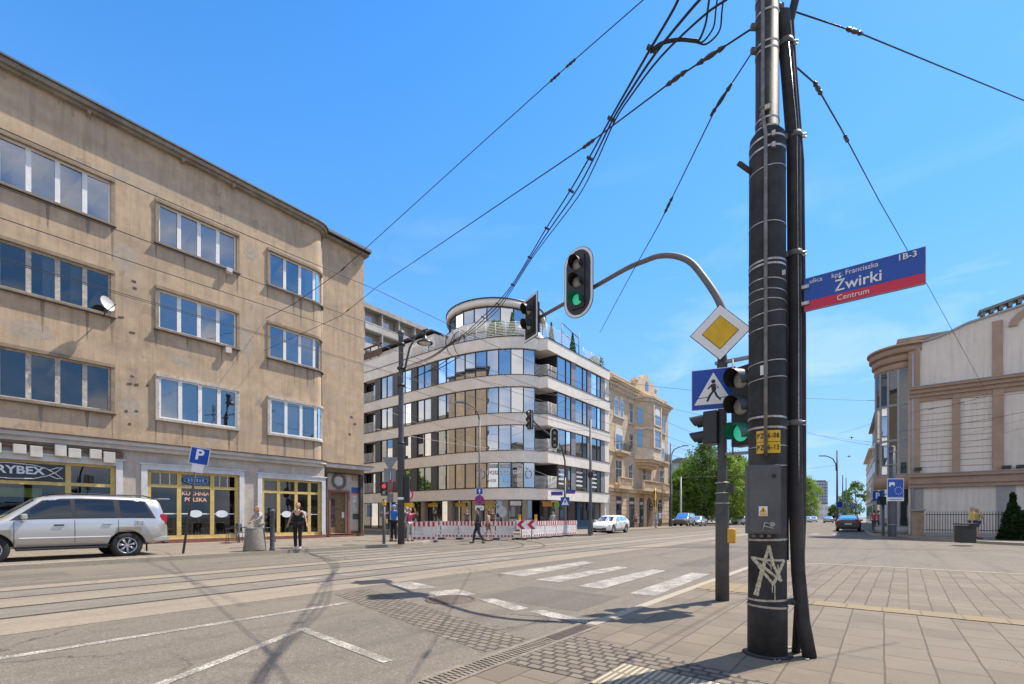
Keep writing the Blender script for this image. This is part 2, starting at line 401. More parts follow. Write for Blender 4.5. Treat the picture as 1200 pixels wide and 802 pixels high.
ASPH = ground_mat('asphalt', (.142, .121, .097), .5, patch=.5)
ASPH_D = ground_mat('asphalt_dark', (.115, .10, .082), .42, patch=.25)
CONC = ground_mat('track_concrete', (.225, .185, .14), .16, patch=.3, grain=60, bump=.1)
CONC_G = ground_mat('track_grey', (.165, .145, .12), .2, patch=.35, grain=60, bump=.1)
PAVE = paving_mat('paving_slabs', (.178, .143, .105), (.145, .116, .086), (.085, .068, .05), .46, .33, .008, distort=.03, dirt=.45, wobble=1.2)
PAVE2 = paving_mat('paving_small', (.178, .143, .105), (.14, .112, .083), (.09, .07, .053), .34, .24, .010, rot=.03, distort=.06, dirt=.45, wobble=1.5)
PAVEF = paving_mat('far_paving', (.22, .183, .14), (.18, .15, .115), (.15, .13, .11), .5, .5, .012, dirt=.4)
SETT = paving_mat('stone_setts', (.19, .158, .122), (.13, .105, .082), (.06, .047, .036), .135, .10, .014, rot=R(90), distort=.03, bump=.9, wobble=6, dirt=.3)
KERB = ground_mat('kerb_stone', (.31, .265, .205), .15, patch=.2, grain=50, cracks=False)
WHITE = paint_mat('road_paint', (.52, .465, .385), (.17, .148, .122), .46)
WHITE_W = paint_mat('road_paint_worn', (.42, .365, .29), (.17, .148, .12), .40)
STEEL = mat('rail_steel', (.18, .14, .11), .45, .7, .3, 8)
GROOVE = mat('rail_groove', (.03, .026, .022), .9, 0, .2, 8)
TACT = paving_mat('tactile_yellow', (.285, .21, .115), (.24, .18, .10), (.155, .118, .075), .4, .055, .012, rot=R(90), offs=0, bump=.6, dirt=.35)
TACT2 = paving_mat('tactile_pale', (.42, .36, .25), (.37, .31, .22), (.17, .14, .1), .35, .05, .014, offs=0, bump=.9, dirt=.3)
GRATE = mat('rusty_iron', (.12, .085, .065), .7, .4, .3, 20)

def sheet(name, poly, z, m):
    if name == 'road_marking': z = {.008:.004, .0085:.0046, .012:.0075}.get(z, z)
    if name == 'track_bed': z = .0035
    if name == 'sett_strip' and z == .005: z = .002
    mb = MB(); mb.add([(p[0], p[1], z) for p in poly], [tuple(range(len(poly)))])
    o = mb.build(name, m, recalc=False); struct(o)
    me = o.data
    if me.polygons[0].normal.z < 0: me.flip_normals()
    return o
def slab(name, poly, z0, z1, m):
    mb = MB(); mb.prism(poly, z0, z1); return struct(mb.build(name, m))
sheet('ground', [(-600,-600), (2400,-600), (2400,1400), (-600,1400)], 0, ASPH)

# tram track bed and rails
sheet('track_bed', [(-40,7.55), (62,7.55), (62,8.72), (-40,8.72)], .004, CONC)
sheet('track_bed', [(-40,8.84), (62,8.84), (62,9.72), (-40,9.72)], .004, CONC_G)
sheet('track_bed', [(-40,9.84), (62,9.84), (62,10.88), (-40,10.88)], .004, CONC)
sheet('track_bed', [(-40,11.0), (62,11.0), (62,11.9), (-40,11.9)], .004, CONC_G)
sheet('track_bed', [(-40,12.02), (62,12.02), (62,12.6), (-40,12.6)], .004, CONC)
RAILS = []
for y in (8.78, 9.78, 10.94, 11.96):
    mb = MB(); mb.box(-40, 62, y-.055, y-.008, .001, .006); mb.mi = 1; mb.box(-40, 62, y-.008, y+.03, .0005, .002); mb.mi = 0
    mb.box(-40, 62, y+.03, y+.05, .001, .006)
    struct(mb.build('tram_rail', [STEEL, GROOVE]))
def curve_rail(x0, y0, x1, y1, sgn):
    P = []
    for i in range(29):
        t = i/28; a = t*math.pi/2
        P.append((x0+(x1-x0)*math.sin(a), y0+(y1-y0)*(1-math.cos(a))))
    mb = MB()
    for (a, b) in zip(P, P[1:]):
        d = Vector((b[0]-a[0], b[1]-a[1])).normalized(); n = (-d.y, d.x)
        mb.add([(a[0]+n[0]*k, a[1]+n[1]*k, z) for (k, z) in ((-.04,.011),(.04,.011))] + [(b[0]+n[0]*k, b[1]+n[1]*k, z) for (k, z) in ((.04,.011),(-.04,.011))], [(0,1,2,3)])
    struct(mb.build('tram_rail', STEEL))
for dy in (0, 1.0): curve_rail(15.5-dy, 8.78 if dy == 0 else 9.78, 27.0-dy, -14, 1)
for dy in (0, 1.0): curve_rail(14.5, 10.94+dy, 24.2-dy, 32, 1)

# repaired strips in the asphalt
for (x0, x1, y0, y1) in ((-3,2.1,14.2,15.3),(5.6,7.1,3.3,5.2),(12.5,19,3.6,4.4),(20,23,5,12),(-1.2,.4,5.0,5.9),(9,15,15.0,15.7),(26,34,3.5,5.2)):
    sheet('road_patch', [(x0,y0),(x1,y0+.05),(x1-.03,y1),(x0+.02,y1-.04)], .0015, ASPH_D)
# road markings, each 4 mm over what it lies on
mk = lambda poly, z=.008, m=None: sheet('road_marking', poly, z, m or WHITE)
mk([(-40,6.28), (4.0,6.28), (4.0,6.41), (-40,6.41)])
mk([(-40,13.32), (12.2,13.32), (12.2,13.44), (-40,13.44)], m=WHITE_W)
mk([(-40,10.28), (8.0,10.28), (8.0,10.34), (-40,10.34)], m=WHITE_W)
def stroke(a, b, w, z=.008, m=None):
    d = Vector((b[0]-a[0], b[1]-a[1])).normalized(); n = (-d.y*w/2, d.x*w/2)
    mk([(a[0]+n[0],a[1]+n[1]), (b[0]+n[0],b[1]+n[1]), (b[0]-n[0],b[1]-n[1]), (a[0]-n[0],a[1]-n[1])], z, m)
a0, a1, a2 = gnd(150, 817), gnd(356, 737), gnd(455, 776)
stroke(a0, a1, .11); stroke((a1[0]-.02, a1[1]+.05), a2, .11, .0085)
def quadpx(pts, z=.008, m=None): mk([gnd(*p) for p in pts], z, m)
# give way blocks over the lane and the zebra beyond
for q in ([(452,685),(483,682),(513,689),(480,691)], [(500,694),(536,691),(560,697),(520,702)],
          [(562,703),(578,701.5),(620,713),(604,717)], [(619,717),(636,715),(690,728),(688,731),(646,724)]): quadpx(q)
for q in ([(585,672.5),(614,676),(697,659.5),(684,658)], [(627,679.5),(655,682.5),(736,665.5),(724,664)],
          [(677,687),(706,690.5),(781,669),(764,667.5)], [(738,695.5),(767,699),(832,673),(810,671.5)]): quadpx(q)
for (x0, x1, x2, x3, ya, yb) in ((8.2,11.6,0,0,9.0,9.55),(8.2,11.6,0,0,10.1,10.7),(8.2,11.6,0,0,11.2,11.75),(8.2,12.0,0,0,12.8,13.25),(8.2,12.2,0,0,13.75,14.25),(8.3,12.4,0,0,14.8,15.3),(8.4,12.4,0,0,15.8,16.3)):
    mk([(x0,ya),(x1,ya),(x1,yb),(x0,yb)], .012, WHITE_W)
for (x0, y0) in ((4.55,9.15),(4.75,8.2),(6.0,8.15),(5.8,9.1)): mk([(x0,y0),(x0+.75,y0),(x0+.75,y0+.42),(x0,y0+.42)], .012, WHITE_W)
for k in range(9):     # lane dashes and crossing bars farther off
    mk([(46+k*9,6.0),(50+k*9,6.2),(50+k*9,6.32),(46+k*9,6.12)], .008, WHITE_W)
for k in range(5): mk([(40.5,2.4+k*1.3),(43.8,2.5+k*1.3),(43.8,3.0+k*1.3),(40.5,2.9+k*1.3)], .008, WHITE_W)
for k in range(5): mk([(24.5,15.2-k*2.1),(27.8,15.2-k*2.1),(27.8,14.7-k*2.1),(24.5,14.7-k*2.1)], .008, WHITE_W)

# strip of stone setts across the lane
sheet('sett_strip', [gnd(392,697), gnd(432,690), gnd(625,752), gnd(566,765)], .005, SETT)
# manhole
mb = MB(); c = gnd(528, 703); mb.lathe((c[0], c[1], 0), [(.0,.012),(.31,.012),(.315,.006),(.345,.006),(.35,.013),(.39,.013),(.40,.002)], 40)
tag(mb.build('manhole_cover', GRATE), 'round iron manhole cover in the near lane', 'manhole cover')
mb = MB(); c = (17.5, 7.0); mb.lathe((c[0], c[1], 0), [(.0,.012),(.33,.012),(.335,.006),(.36,.006),(.365,.013),(.40,.013),(.41,.002)], 32)

# near pavement: dropped to the road, rounded corner
corner = [(13.2+2.0*math.sin(t*math.pi/12), .75+2.0*math.cos(t*math.pi/12)) for t in range(7)]
near = [(-30,2.75)] + corner + [(15.2,-60), (-30,-60)]
slab('near_pavement', near, -.2, .03, PAVE)
kerb_in = [(-30,2.75)] + corner + [(15.2,-60)]
def kerb_line(name, pts, w, z0, z1, m, side=-1):
    mb = MB(); out = []
    for i, p in enumerate(pts):
        a = pts[max(i-1,0)]; b = pts[min(i+1,len(pts)-1)]
        d = Vector((b[0]-a[0], b[1]-a[1])).normalized(); out.append((p[0]-d.y*w*side, p[1]+d.x*w*side))
    for i in range(len(pts)-1):
        mb.prism([pts[i], pts[i+1], out[i+1], out[i]], z0, z1)
    return struct(mb.build(name, m))
kerb_line('kerb', [(4.9,2.76)] + [(x, y+.01) for x, y in corner[1:]] + [(15.21,-60)], .14, -.1, .036, KERB, -1)
# sheets on the pavement: setts, small slabs beyond the tactile band, tactile fields
sheet('sett_strip', [(3.15,2.58), (4.35,2.58), (4.15,1.3), (3.9,.2), (3.15,.2), (3.25,1.4)], .034, SETT)
sheet('small_paving', [(8.35,2.6), (13.1,2.55), (15.0,.7), (15.0,-20), (8.35,-20)], .034, PAVE2)
sheet('tactile_strip', [(7.98,1.5), (8.35,1.5), (8.35,-16), (7.98,-16)], .038, TACT)
sheet('tactile_field', [(8.5,2.6), (9.6,2.6), (9.6,1.4), (8.5,1.4)], .040, TACT)
sheet('tactile_field', [(3.15,1.75), (3.75,1.75), (3.75,.95), (3.15,.95)], .042, TACT2)
# slotted drain channel along the edge
mb = MB(); mb.box(-6, 4.85, 2.56, 2.60, -.02, .038); mb.box(-6, 4.85, 2.78, 2.84, -.02, .038)
mb.mi = 1; mb.box(-6, 4.85, 2.60, 2.78, -.03, .024); mb.mi = 0
x = .2
while x < 4.0:
    mb.box(x, x+.028, 2.60, 2.685, .02, .037); mb.box(x+.02, x+.048, 2.695, 2.78, .02, .037); x += .05
mb.mi = 2
mb.box(4.02, 4.83, 2.605, 2.775, .02, .036)
for k in range(20): mb.mi = 1; mb.box(4.05+k*.039, 4.062+k*.039, 2.62, 2.76, .036, .0375)
tag(mb.build('drain_channel', [mat('drain_concrete', (.20,.165,.125), .9, 0, .2, 14, .2, dirt=(.11,.09,.07)), GROOVE, GRATE]), 'slotted drain channel with a rusty grate end along the near kerb', 'drain')

# far pavements (real kerb step)
far_left = [(-60,16.65), (13.2,16.65), (14.6,16.9), (16.2,18.2), (16.9,20), (17.0,70), (-60,70)]
slab('far_pavement', far_left, -.2, .12, PAVEF)
kerb_line('kerb', [(-60,16.64),(13.2,16.64),(14.61,16.88),(16.22,18.18),(16.92,20),(17.02,70)], .14, -.1, .127, KERB, 1)
far_mid = [(27.0,70), (27.0,18.2), (27.4,16.9), (28.6,16.0), (31.0,15.9), (32.2,18.3), (62,19.2), (62,70)]
slab('far_pavement', far_mid, -.2, .12, PAVEF)
kerb_line('kerb', [(26.98,70),(26.98,18.2),(27.38,16.88),(28.6,15.98),(31.02,15.88),(32.22,18.28),(62,19.18)], .14, -.1, .127, KERB, -1)
slab('far_pavement', [(74,19.6), (400,36), (400,60), (74,60)], -.2, .12, PAVEF)
fr = [(30.0,-60),(30.3,-5.6),(31.6,-4.3),(34.2,-2.5),(37.6,-.6),(39.6,.25),(42,.6),(400,19.2)]
slab('far_pavement', fr + [(400,-60)], -.2, .12, PAVEF)
kerb_line('kerb', [(p[0]-.01, p[1]+.01) for p in fr], .14, -.1, .127, KERB, 1)
# scattered sand on the right of the slabs
rr = random.Random(3)
mb = MB()
for k in range(900):
    a = rr.gauss(0, .10); b = rr.gauss(0, .36); p = (5.85+a, -1.25+b*.5-a*.3)
    s = rr.uniform(.0015, .004); mb.ball((p[0], p[1], .0355), s, 4, 3)
o = mb.build('spilled_sand', mat('sand', (.55,.49,.38), .9)); tag(o, 'thin spill of pale sand on the near slabs', 'sand'); o['kind'] = 'stuff'
# ------------------------------------------------------------------ apartment block on the left
STUCCO = mat('ochre_stucco', (.52, .375, .24), .95, 0, .13, 1.6, .5, 60, dirt=(.27,.205,.145), streak=.5, patches=(.44,.345,.25))
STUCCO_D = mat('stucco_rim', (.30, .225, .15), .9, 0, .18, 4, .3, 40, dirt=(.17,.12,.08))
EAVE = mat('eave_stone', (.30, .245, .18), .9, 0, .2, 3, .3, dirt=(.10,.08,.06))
GRPLAS = mat('ground_floor_plaster', (.50, .43, .35), .9, 0, .12, 2.5, .3, 50, dirt=(.29,.25,.21), streak=.35)
LIGHTP = mat('pale_plaster', (.56, .52, .46), .85, 0, .1, 3, .2, dirt=(.36,.32,.28))
WFRAME = mat('white_window_frame', (.74, .72, .68), .5, 0, .08, 5)
WFRAME_O = mat('old_window_frame', (.50, .45, .38), .8, 0, .25, 9, .2, dirt=(.24,.2,.16))
YFRAME = mat('yellow_shop_frame', (.62, .45, .14), .55, 0, .12, 5, dirt=(.42,.30,.10))
REDPL = mat('oxblood_plinth', (.23, .085, .06), .7, 0, .2, 5)
GLA = glass('apartment_glass', .22, (.35,.40,.42))
GLAO = glass('old_apartment_glass', .07, (.35,.40,.42))
GLS = glass('shop_glass', .03, (.80,.82,.80))
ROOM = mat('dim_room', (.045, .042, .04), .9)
CURT = mat('pale_curtain', (.62, .62, .60), .9, 0, .12, 14)
CURT_R = mat('wine_curtain', (.12, .03, .03), .9, 0, .2, 14)
METAL_D = mat('dark_sheet_metal', (.09, .085, .08), .6, .3, .2, 4)
LEADGR = mat('roof_sheet', (.13, .135, .14), .5, .4, .15, 3)
DRUN = mat('dirt_run', (.27,.20,.135), .95, 0, .2, 9, dirt=(.34,.26,.18))
PATCHM = mat('patched_render', (.42,.335,.25), .95, 0, .12, 5, .4, 50, dirt=(.33,.26,.19))
class BayFacade(Facade):
    """flat wall along X whose right end bends back round a quarter circle"""
    U, RAD = 13.75, .6
    def p(self, u, z, d=0.0):
        if u <= self.U: return (u, 25.0 - d, z)
        a = min((u - self.U)/self.RAD, math.pi/2)
        return (self.U + (self.RAD+d)*math.sin(a), 25.0 + self.RAD - (self.RAD+d)*math.cos(a), z)
BF = BayFacade((0,25), (1,0), (0,-1))
UEND = 13.75 + .6*math.pi/2
def arc_us(u0, u1):
    us = [u0] + [13.75 + UEND*0 + k*(UEND-13.75)/6 for k in range(7) if u0 < 13.75 + k*(UEND-13.75)/6 < u1] + [u1]
    return us
def abox(mb, u0, u1, z0, z1, d0, d1):
    us = arc_us(u0, u1)
    for a, b in zip(us, us[1:]): mb.fbox(BF, a, b, z0, z1, d0, d1)
block = thing('apartment_building', 'long ochre stucco apartment block with yellow framed shops along its ground floor', 'building', (1.5, 25.4, 0))
winA = [(-3.14, .02), (1.70, 4.86), (6.49, 9.65)]
rowsz = [(13.42, 15.15), (9.65, 11.35), (5.66, 7.48)]
holes = []
for (a, b) in winA + [(-8.0, -4.84), (-12.8, -9.64), (11.25, 14.55)]:
    for (c, d) in rowsz: holes.append((a, b, c, d))
wl = MB()
class _F2(Facade): pass
allus = sorted({-14.0, 13.75, *[13.75+k*(UEND-13.75)/6 for k in range(1,7)], *[h[0] for h in holes], *[h[1] for h in holes]})
zs = sorted({4.45, 17.55, *[h[2] for h in holes], *[h[3] for h in holes]})
for a, b in zip(allus, allus[1:]):
    for c, d in zip(zs, zs[1:]):
        mu, mz = (a+b)/2, (c+d)/2
        if any(h[0] < mu < h[1] and h[2] < mz < h[3] for h in holes): continue
        wl.fquad(BF, a, b, c, d, 0)
for h in holes:
    for (a, b) in zip(arc_us(h[0], h[1]), arc_us(h[0], h[1])[1:]):
        for z in (h[2], h[3]): wl.add([BF.p(a,z,0),BF.p(b,z,0),BF.p(b,z,-.3),BF.p(a,z,-.3)], [(0,1,2,3)])
    for u in (h[0], h[1]): wl.add([BF.p(u,h[2],0),BF.p(u,h[3],0),BF.p(u,h[3],-.3),BF.p(u,h[2],-.3)], [(0,1,2,3)])
XE = 17.3
wl.box(14.35, XE, 25.6, 26.0, 3.9, 17.75)                 # set-back end strip
wl.box(XE-.3, XE, 26.0, 39, 0, 17.75)                    # side wall to the cross street
wl.box(-14, XE-.3, 38.6, 39, 0, 17.55); wl.box(-14, -13.7, 25.3, 38.6, 0, 17.55)
wl.build('wall', STUCCO, block, recalc=False)
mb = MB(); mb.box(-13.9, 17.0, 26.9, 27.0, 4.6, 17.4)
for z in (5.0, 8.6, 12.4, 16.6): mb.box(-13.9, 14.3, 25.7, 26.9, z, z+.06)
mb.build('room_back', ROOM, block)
# eave with gutter and brackets, bulging over the bend
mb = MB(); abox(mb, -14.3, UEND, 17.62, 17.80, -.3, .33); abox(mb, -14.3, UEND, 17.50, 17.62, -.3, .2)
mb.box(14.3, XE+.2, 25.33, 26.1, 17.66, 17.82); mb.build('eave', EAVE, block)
mb = MB(); abox(mb, -14.3, UEND, 17.80, 17.87, .24, .42); mb.box(14.5, XE+.25, 25.22, 25.4, 17.82, 17.9)
mb.box(-14.3, XE+.2, 25.05, 39.2, 17.82, 17.98); mb.build('roof', LEADGR, block)
for u in (-3.4, .55, 4.1, 7.3, 9.4): 
    mb = MB(); mb.box(u, u+.1, 24.72, 25, 17.36, 17.5); mb.build('eave_bracket', EAVE, block)
rr = random.Random(5)
def flat_window(h, old=False, curt=None, sill_out=.09, boxed=False):
    a, b, c, d = h; fm = WFRAME_O if old else WFRAME
    rim = MB(); w = .13; dd = .055 if not boxed else .10
    abox(rim, a-w, b+w, d, d+w, -.02, dd+.03); abox(rim, a-w, b+w, c-w*.8, c, -.02, sill_out if not boxed else .12)
    abox(rim, a-w, a, c, d, -.02, dd); abox(rim, b, min(b+w, UEND), c, d, -.02, dd)
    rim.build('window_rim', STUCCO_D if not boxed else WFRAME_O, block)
    if not boxed:
        s = MB(); abox(s, a-.18, b+.16, c-.13, c-.10, .0, sill_out+.05); s.build('window_sill', METAL_D, block)
    fr = MB(); t = .07; y0, y1 = (-.16, -.08) if not boxed else (-.02, .07)
    abox(fr, a, b, d-t, d, y0, y1); abox(fr, a, b, c, c+t, y0, y1)
    n = 4; wd = (b-a)/n
    for k in range(n+1):
        u = a + k*wd; ww = .15 if 0 < k < n else .07
        u0 = u-ww/2 if 0 < k < n else (u if k == 0 else u-ww); abox(fr, u0, u0+ww, c+t, d-t, y0, y1)
    f = fr.build('window', fm, block)
    g = MB()
    for k in range(n):
        us = arc_us(a+k*wd, a+(k+1)*wd)
        t1, t2 = rr.uniform(-.012,.012), rr.uniform(-.012,.012)
        for p, q in zip(us, us[1:]): g.add([BF.p(p,c,y0+.035-t1), BF.p(q,c,y0+.035+t1-t2), BF.p(q,d,y0+.035+t1+t2), BF.p(p,d,y0+.035-t1+t2)], [(0,1,2,3)])
    g.build('pane', GLAO if old else GLA, f)
    if curt:
        for k in range(n):
            if curt[k] == ' ': continue
            cb = MB(); m = CURT
            u0, u1 = a+k*wd+.04, a+(k+1)*wd-.04
            if curt[k] == 'r': u1 = u0+.45; m = CURT_R
            if curt[k] == 'h': u0 = (u0+u1)/2
            N = 24; prev = None
            for i in range(N+1):
                u = u0+(u1-u0)*i/N; dp = -.30+.025*math.sin(i*1.9); cur = (u, dp)
                if prev: cb.add([BF.p(prev[0],c,prev[1]), BF.p(u,c,dp), BF.p(u,d,dp), BF.p(prev[0],d,prev[1])], [(0,1,2,3)], True)
                prev = cur
            cb.build('curtain', m, f)
curts = {(1.70,1):'rhh ', (1.70,2):'    ', (6.49,2):'wwww', (11.25,2):'wwhw', (11.25,1):'   w', (11.25,0):'  h ', (1.70,0):'h   '}
for (a, b) in winA + [(-8.0,-4.84), (-12.8,-9.64), (11.25,14.55)]:
    for r, (c, d) in enumerate(rowsz):
        old = a < 5 and r > 0
        flat_window((a, b, c, d), old, curts.get((a, r)), boxed=(r == 2 and a > 5))
# dirt runs under the sill ends and patched render, a millimetre proud of the wall
for (a, b) in winA + [(11.25, 13.6)]:
    for r, (c, d) in enumerate(rowsz):
        for u in (a-.1, a+rr.uniform(.6,1.4), b-rr.uniform(.3,.9), b+.05):
            L_ = rr.uniform(.5, 1.5); w_ = rr.uniform(.03, .09); zt = c-.14; mb = MB()
            mb.add([(u-w_, 24.998, zt), (u+w_, 24.998, zt), (u+w_*.5, 24.998, zt-L_*.7), (u+w_*.1, 24.998, zt-L_), (u-w_*.4, 24.998, zt-L_*.8)], [(0,1,2,3,4)])
            mb.build('dirt_run', DRUN, block, recalc=False)
for (u, z, w, h) in ((5.3,12.2,.9,1.3),(5.5,6.0,.7,.9),(10.1,10.2,.8,1.6),(10.3,14.6,.6,.8),(2.6,8.3,1.3,.7),(7.4,8.4,1.1,.6),(5.2,15.6,.6,.5),(8.6,5.0,.9,.45),(11.9,5.0,1.0,.4)):
    mb = MB(); P = [(u+w/2*math.cos(k*math.pi/7)*rr.uniform(.75,1.15), 24.9985, z+h/2*math.sin(k*math.pi/7)*rr.uniform(.75,1.15)) for k in range(14)]
    mb.add(P, [tuple(range(14))]); mb.build('render_patch', PATCHM, block, recalc=False)
# string course over the shops
mb = MB(); abox(mb, -14.2, UEND, 4.30, 4.45, -.1, .30); abox(mb, -14.2, UEND, 4.12, 4.30, -.1, .18)
mb.box(14.45, XE+.35, 25.1, 25.7, 4.2, 4.42); mb.build('cornice', LIGHTP, block)
mb = MB(); abox(mb, -14.2, UEND, 4.45, 4.50, -.1, .34); mb.box(14.5, XE+.4, 25.05, 25.7, 4.42, 4.46); mb.build('cornice_flashing', mat('rusty_flashing', (.13,.075,.05), .8, .2, .5, 9), block)
# ground floor
GF = Facade((0,25), (1,0), (0,-1))
shops = [(-7.0, 5.02, .3, 3.42), (6.08, 9.78, .3, 3.36), (10.86, 14.12, .3, 3.30), (-13, -8, .3, 3.3)]
mb = MB(); wall_holes(mb, GF, -14, 14.35, .1, 4.12, shops, .3); mb.box(14.3, 14.35, 25, 25.6, .1, 4.12)
GE = Facade((0,25.6), (1,0), (0,-1)); dx0, dx1 = 15.02, 16.15
wall_holes(mb, GE, 14.35, XE, .1, 3.9, [(dx0, dx1, .3, 2.78)], .35)
mb.build('ground_floor_wall', GRPLAS, block, recalc=False)
mb = MB()
for (a, b) in ((-8,-7),(5.02,6.08),(9.78,10.86),(14.12,14.4)): mb.box(a+.0, b, 24.935, 24.998, .1, .42)
for (a, b) in ((-7,5.02),(6.08,9.78),(10.86,14.12),(-13,-8)): mb.box(a, b, 24.93, 25.2, .1, .29)
mb.box(14.35, dx0-.1, 25.56, 25.598, .1, .5); mb.box(dx1+.1, XE, 25.56, 25.598, .1, .45)
mb.build('plinth', REDPL, block)
# interiors seen through the shop glass
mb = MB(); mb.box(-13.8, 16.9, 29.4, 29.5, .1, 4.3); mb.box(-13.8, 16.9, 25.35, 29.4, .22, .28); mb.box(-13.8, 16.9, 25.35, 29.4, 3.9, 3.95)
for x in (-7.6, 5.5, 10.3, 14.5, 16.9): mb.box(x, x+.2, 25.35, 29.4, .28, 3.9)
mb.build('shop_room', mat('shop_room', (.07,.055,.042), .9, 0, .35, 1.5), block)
mb = MB(); WOODY = mat('cafe_wood', (.42,.25,.10), .6, 0, .2, 5)
for x in (6.7, 8.2, 9.2, 11.4, 12.9, 13.6):
    mb.box(x-.32, x+.32, 26.1, 26.7, 1.0, 1.04); mb.box(x-.03, x+.03, 26.37, 26.43, .28, 1.0)
    for s in (-.62, .62):
        mb.box(x+s-.2, x+s+.2, 26.2, 26.6, .72, .76); mb.box(x+s+(.16 if s > 0 else -.2), x+s+(.2 if s > 0 else -.16), 26.2, 26.6, .76, 1.2)
        for q in (-.18, .15):
            mb.box(x+s+q, x+s+q+.03, 26.22, 26.25, .28, .72); mb.box(x+s+q, x+s+q+.03, 26.55, 26.58, .28, .72)
mb.build('cafe_furniture', WOODY, block)
mb = MB()
for k in range(26):
    x = -6.5 + k*.44; z = rr.choice([.7, 1.1, 1.5]); mb.box(x, x+.34, 26.0, 26.3, .28, z)
mb.build('shop_goods', mat('shop_goods', (.30,.28,.10), .7, 0, .9, 2.7), block)
SURR = mat('shop_surround', (.60,.59,.57), .7, 0, .08, 4, dirt=(.42,.39,.35))
def shopfront(a, b, z1, cols, trans, zb=.3, lites=True):
    mb = MB()
    mb.fbox(GF, a-.22, a, zb, z1+.22, -.02, .07); mb.fbox(GF, b, b+.22, zb, z1+.22, -.02, .07); mb.fbox(GF, a, b, z1, z1+.22, -.02, .07)
    mb.fbox(GF, a-.30, b+.30, z1+.22, z1+.28, -.02, .11)
    mb.build('shop_surround', SURR, block)
    fr = MB(); t = .10
    fr.fbox(GF, a, b, z1-t, z1, -.2, -.08); fr.fbox(GF, a, b, zb, zb+.16, -.2, -.08); fr.fbox(GF, a, b, trans, trans+.13, -.2, -.07)
    for u in [a+t*.7]+list(cols)+[b-t*.7]:
        fr.fbox(GF, u-.085, u+.085, zb+.16, trans, -.2, -.075); fr.fbox(GF, u-.085, u+.085, trans+.13, z1-t, -.2, -.075)
    f = fr.build('shop_window', YFRAME, block)
    g = MB(); g.fquad(GF, a, b, zb, z1, -.14); g.build('pane', GLS, f)
    if lites:
        g = MB(); es = [a+.15]+list(cols)+[b-.15]
        for p, q in zip(es, es[1:]):
            for k in (1, 2): u = p+(q-p)*k/3; g.fbox(GF, u-.02, u+.02, trans+.13, z1-t, -.16, -.12)
        g.build('glazing_bar', SURR, f)
    return f
f1 = shopfront(-7.0, 5.02, 3.42, (-5, -3, -1, 1.1, 3.58), 2.52, lites=False)
f2 = shopfront(6.08, 9.78, 3.36, (7.28, 8.62), 2.62)
f3 = shopfront(10.86, 14.12, 3.30, (11.75, 12.7, 13.45), 2.55, lites=False)
for f in (f2, f3):
    mb = MB(); a, b = (6.2, 9.6) if f is f2 else (11.8, 14.0)
    mb.fbox(GF, a, b, 1.42, 1.47, -.13, -.125); mb.build('frosted_band', WFRAME, f)
OVALM = mat('white_sticker', (.72,.74,.76), .5)
def ellipse(cx, cz, rx, rz, n=24): return [(cx+rx*math.cos(2*math.pi*k/n), cz+rz*math.sin(2*math.pi*k/n)) for k in range(n)]
for (x, f) in ((7.95, f2), (9.05, f2), (12.2, f3), (13.1, f3)):
    mb = MB(); mb.fprism(GF, ellipse(x, 1.45, .27, .17), -.125, -.118); mb.build('oval_sticker', OVALM, f)
FN = facing((0,-1))
SALM = mat('salmon_letters', (.85,.48,.33), .6)
text('lettering', 'KUCHNIA', SALM, f2, (7.95, 25.12, 2.38), .25, FN, bold=.006)
text('lettering', 'POLSKA', SALM, f2, (7.95, 25.12, 2.10), .25, FN, bold=.006)
mb = MB(); mb.fprism(GF, ellipse(7.95, 3.0, .55, .22), -.10, -.07); mb.build('oval_sign', mat('navy_sign', (.03,.07,.16), .5), f2)
mb = MB(); mb.fprism(GF, ellipse(7.95, 3.0, .50, .18), -.07, -.066); mb.mi = 1; mb.fprism(GF, ellipse(7.95, 3.0, .47, .15), -.066, -.062)
mb.build('oval_sign_rim', [mat('pale_blue', (.2,.35,.55), .5), MATS['navy_sign']], f2)
mb = MB()
for k in range(6): mb.fbox(GF, 7.62+k*.115, 7.68+k*.115, 2.93, 3.07+.02*(k % 2), -.058, -.054)
mb.build('sign_marks', mat('blue_marks', (.25,.42,.65), .5), f2)
# dark fascia with the fish outline
mb = MB(); mb.fbox(GF, -4.9, 3.48, 2.66, 3.3, -.09, -.045); mb.build('sign_board', mat('sign_black', (.035,.034,.035), .4), f1)
SIL = mat('sign_silver', (.62,.63,.65), .35, .3)
text('lettering', 'RYBEX', SIL, f1, (2.28, 24.99+.035, 3.03), .40, FN, bold=.012, sx=1.05)
mb = MB()
pl = lambda pts, r=.02: mb.tube([(x+.52, 25.0, z) for x, z in pts], r, 6)
pl([(.4,3.16),(.9,3.26),(1.5,3.285),(2.1,3.25),(2.45,3.14),(2.68,2.98),(2.9,2.76)])
pl([(.4,2.86),(.9,2.76),(1.5,2.715),(2.1,2.74),(2.45,2.86),(2.68,3.0),(2.90,3.22)])
pl([(2.90,3.20),(2.74,3.20),(2.5,3.08)]); pl([(2.9,2.80),(2.72,2.78),(2.5,2.9)])
mb.build('fish_outline', SIL, f1)
mb = MB(); mb.fbox(GF, -.6, 2.9, 2.05, 2.4, -.55, -.50); mb.build('green_banner', mat('lime_banner', (.35,.42,.05), .6), f1)
mb = MB(); mb.fbox(GF, -1.2, 2.15, 1.1, 1.55, -.30, -.26); mb.build('blue_panel', mat('blue_panel', (.02,.13,.36), .6), f1)
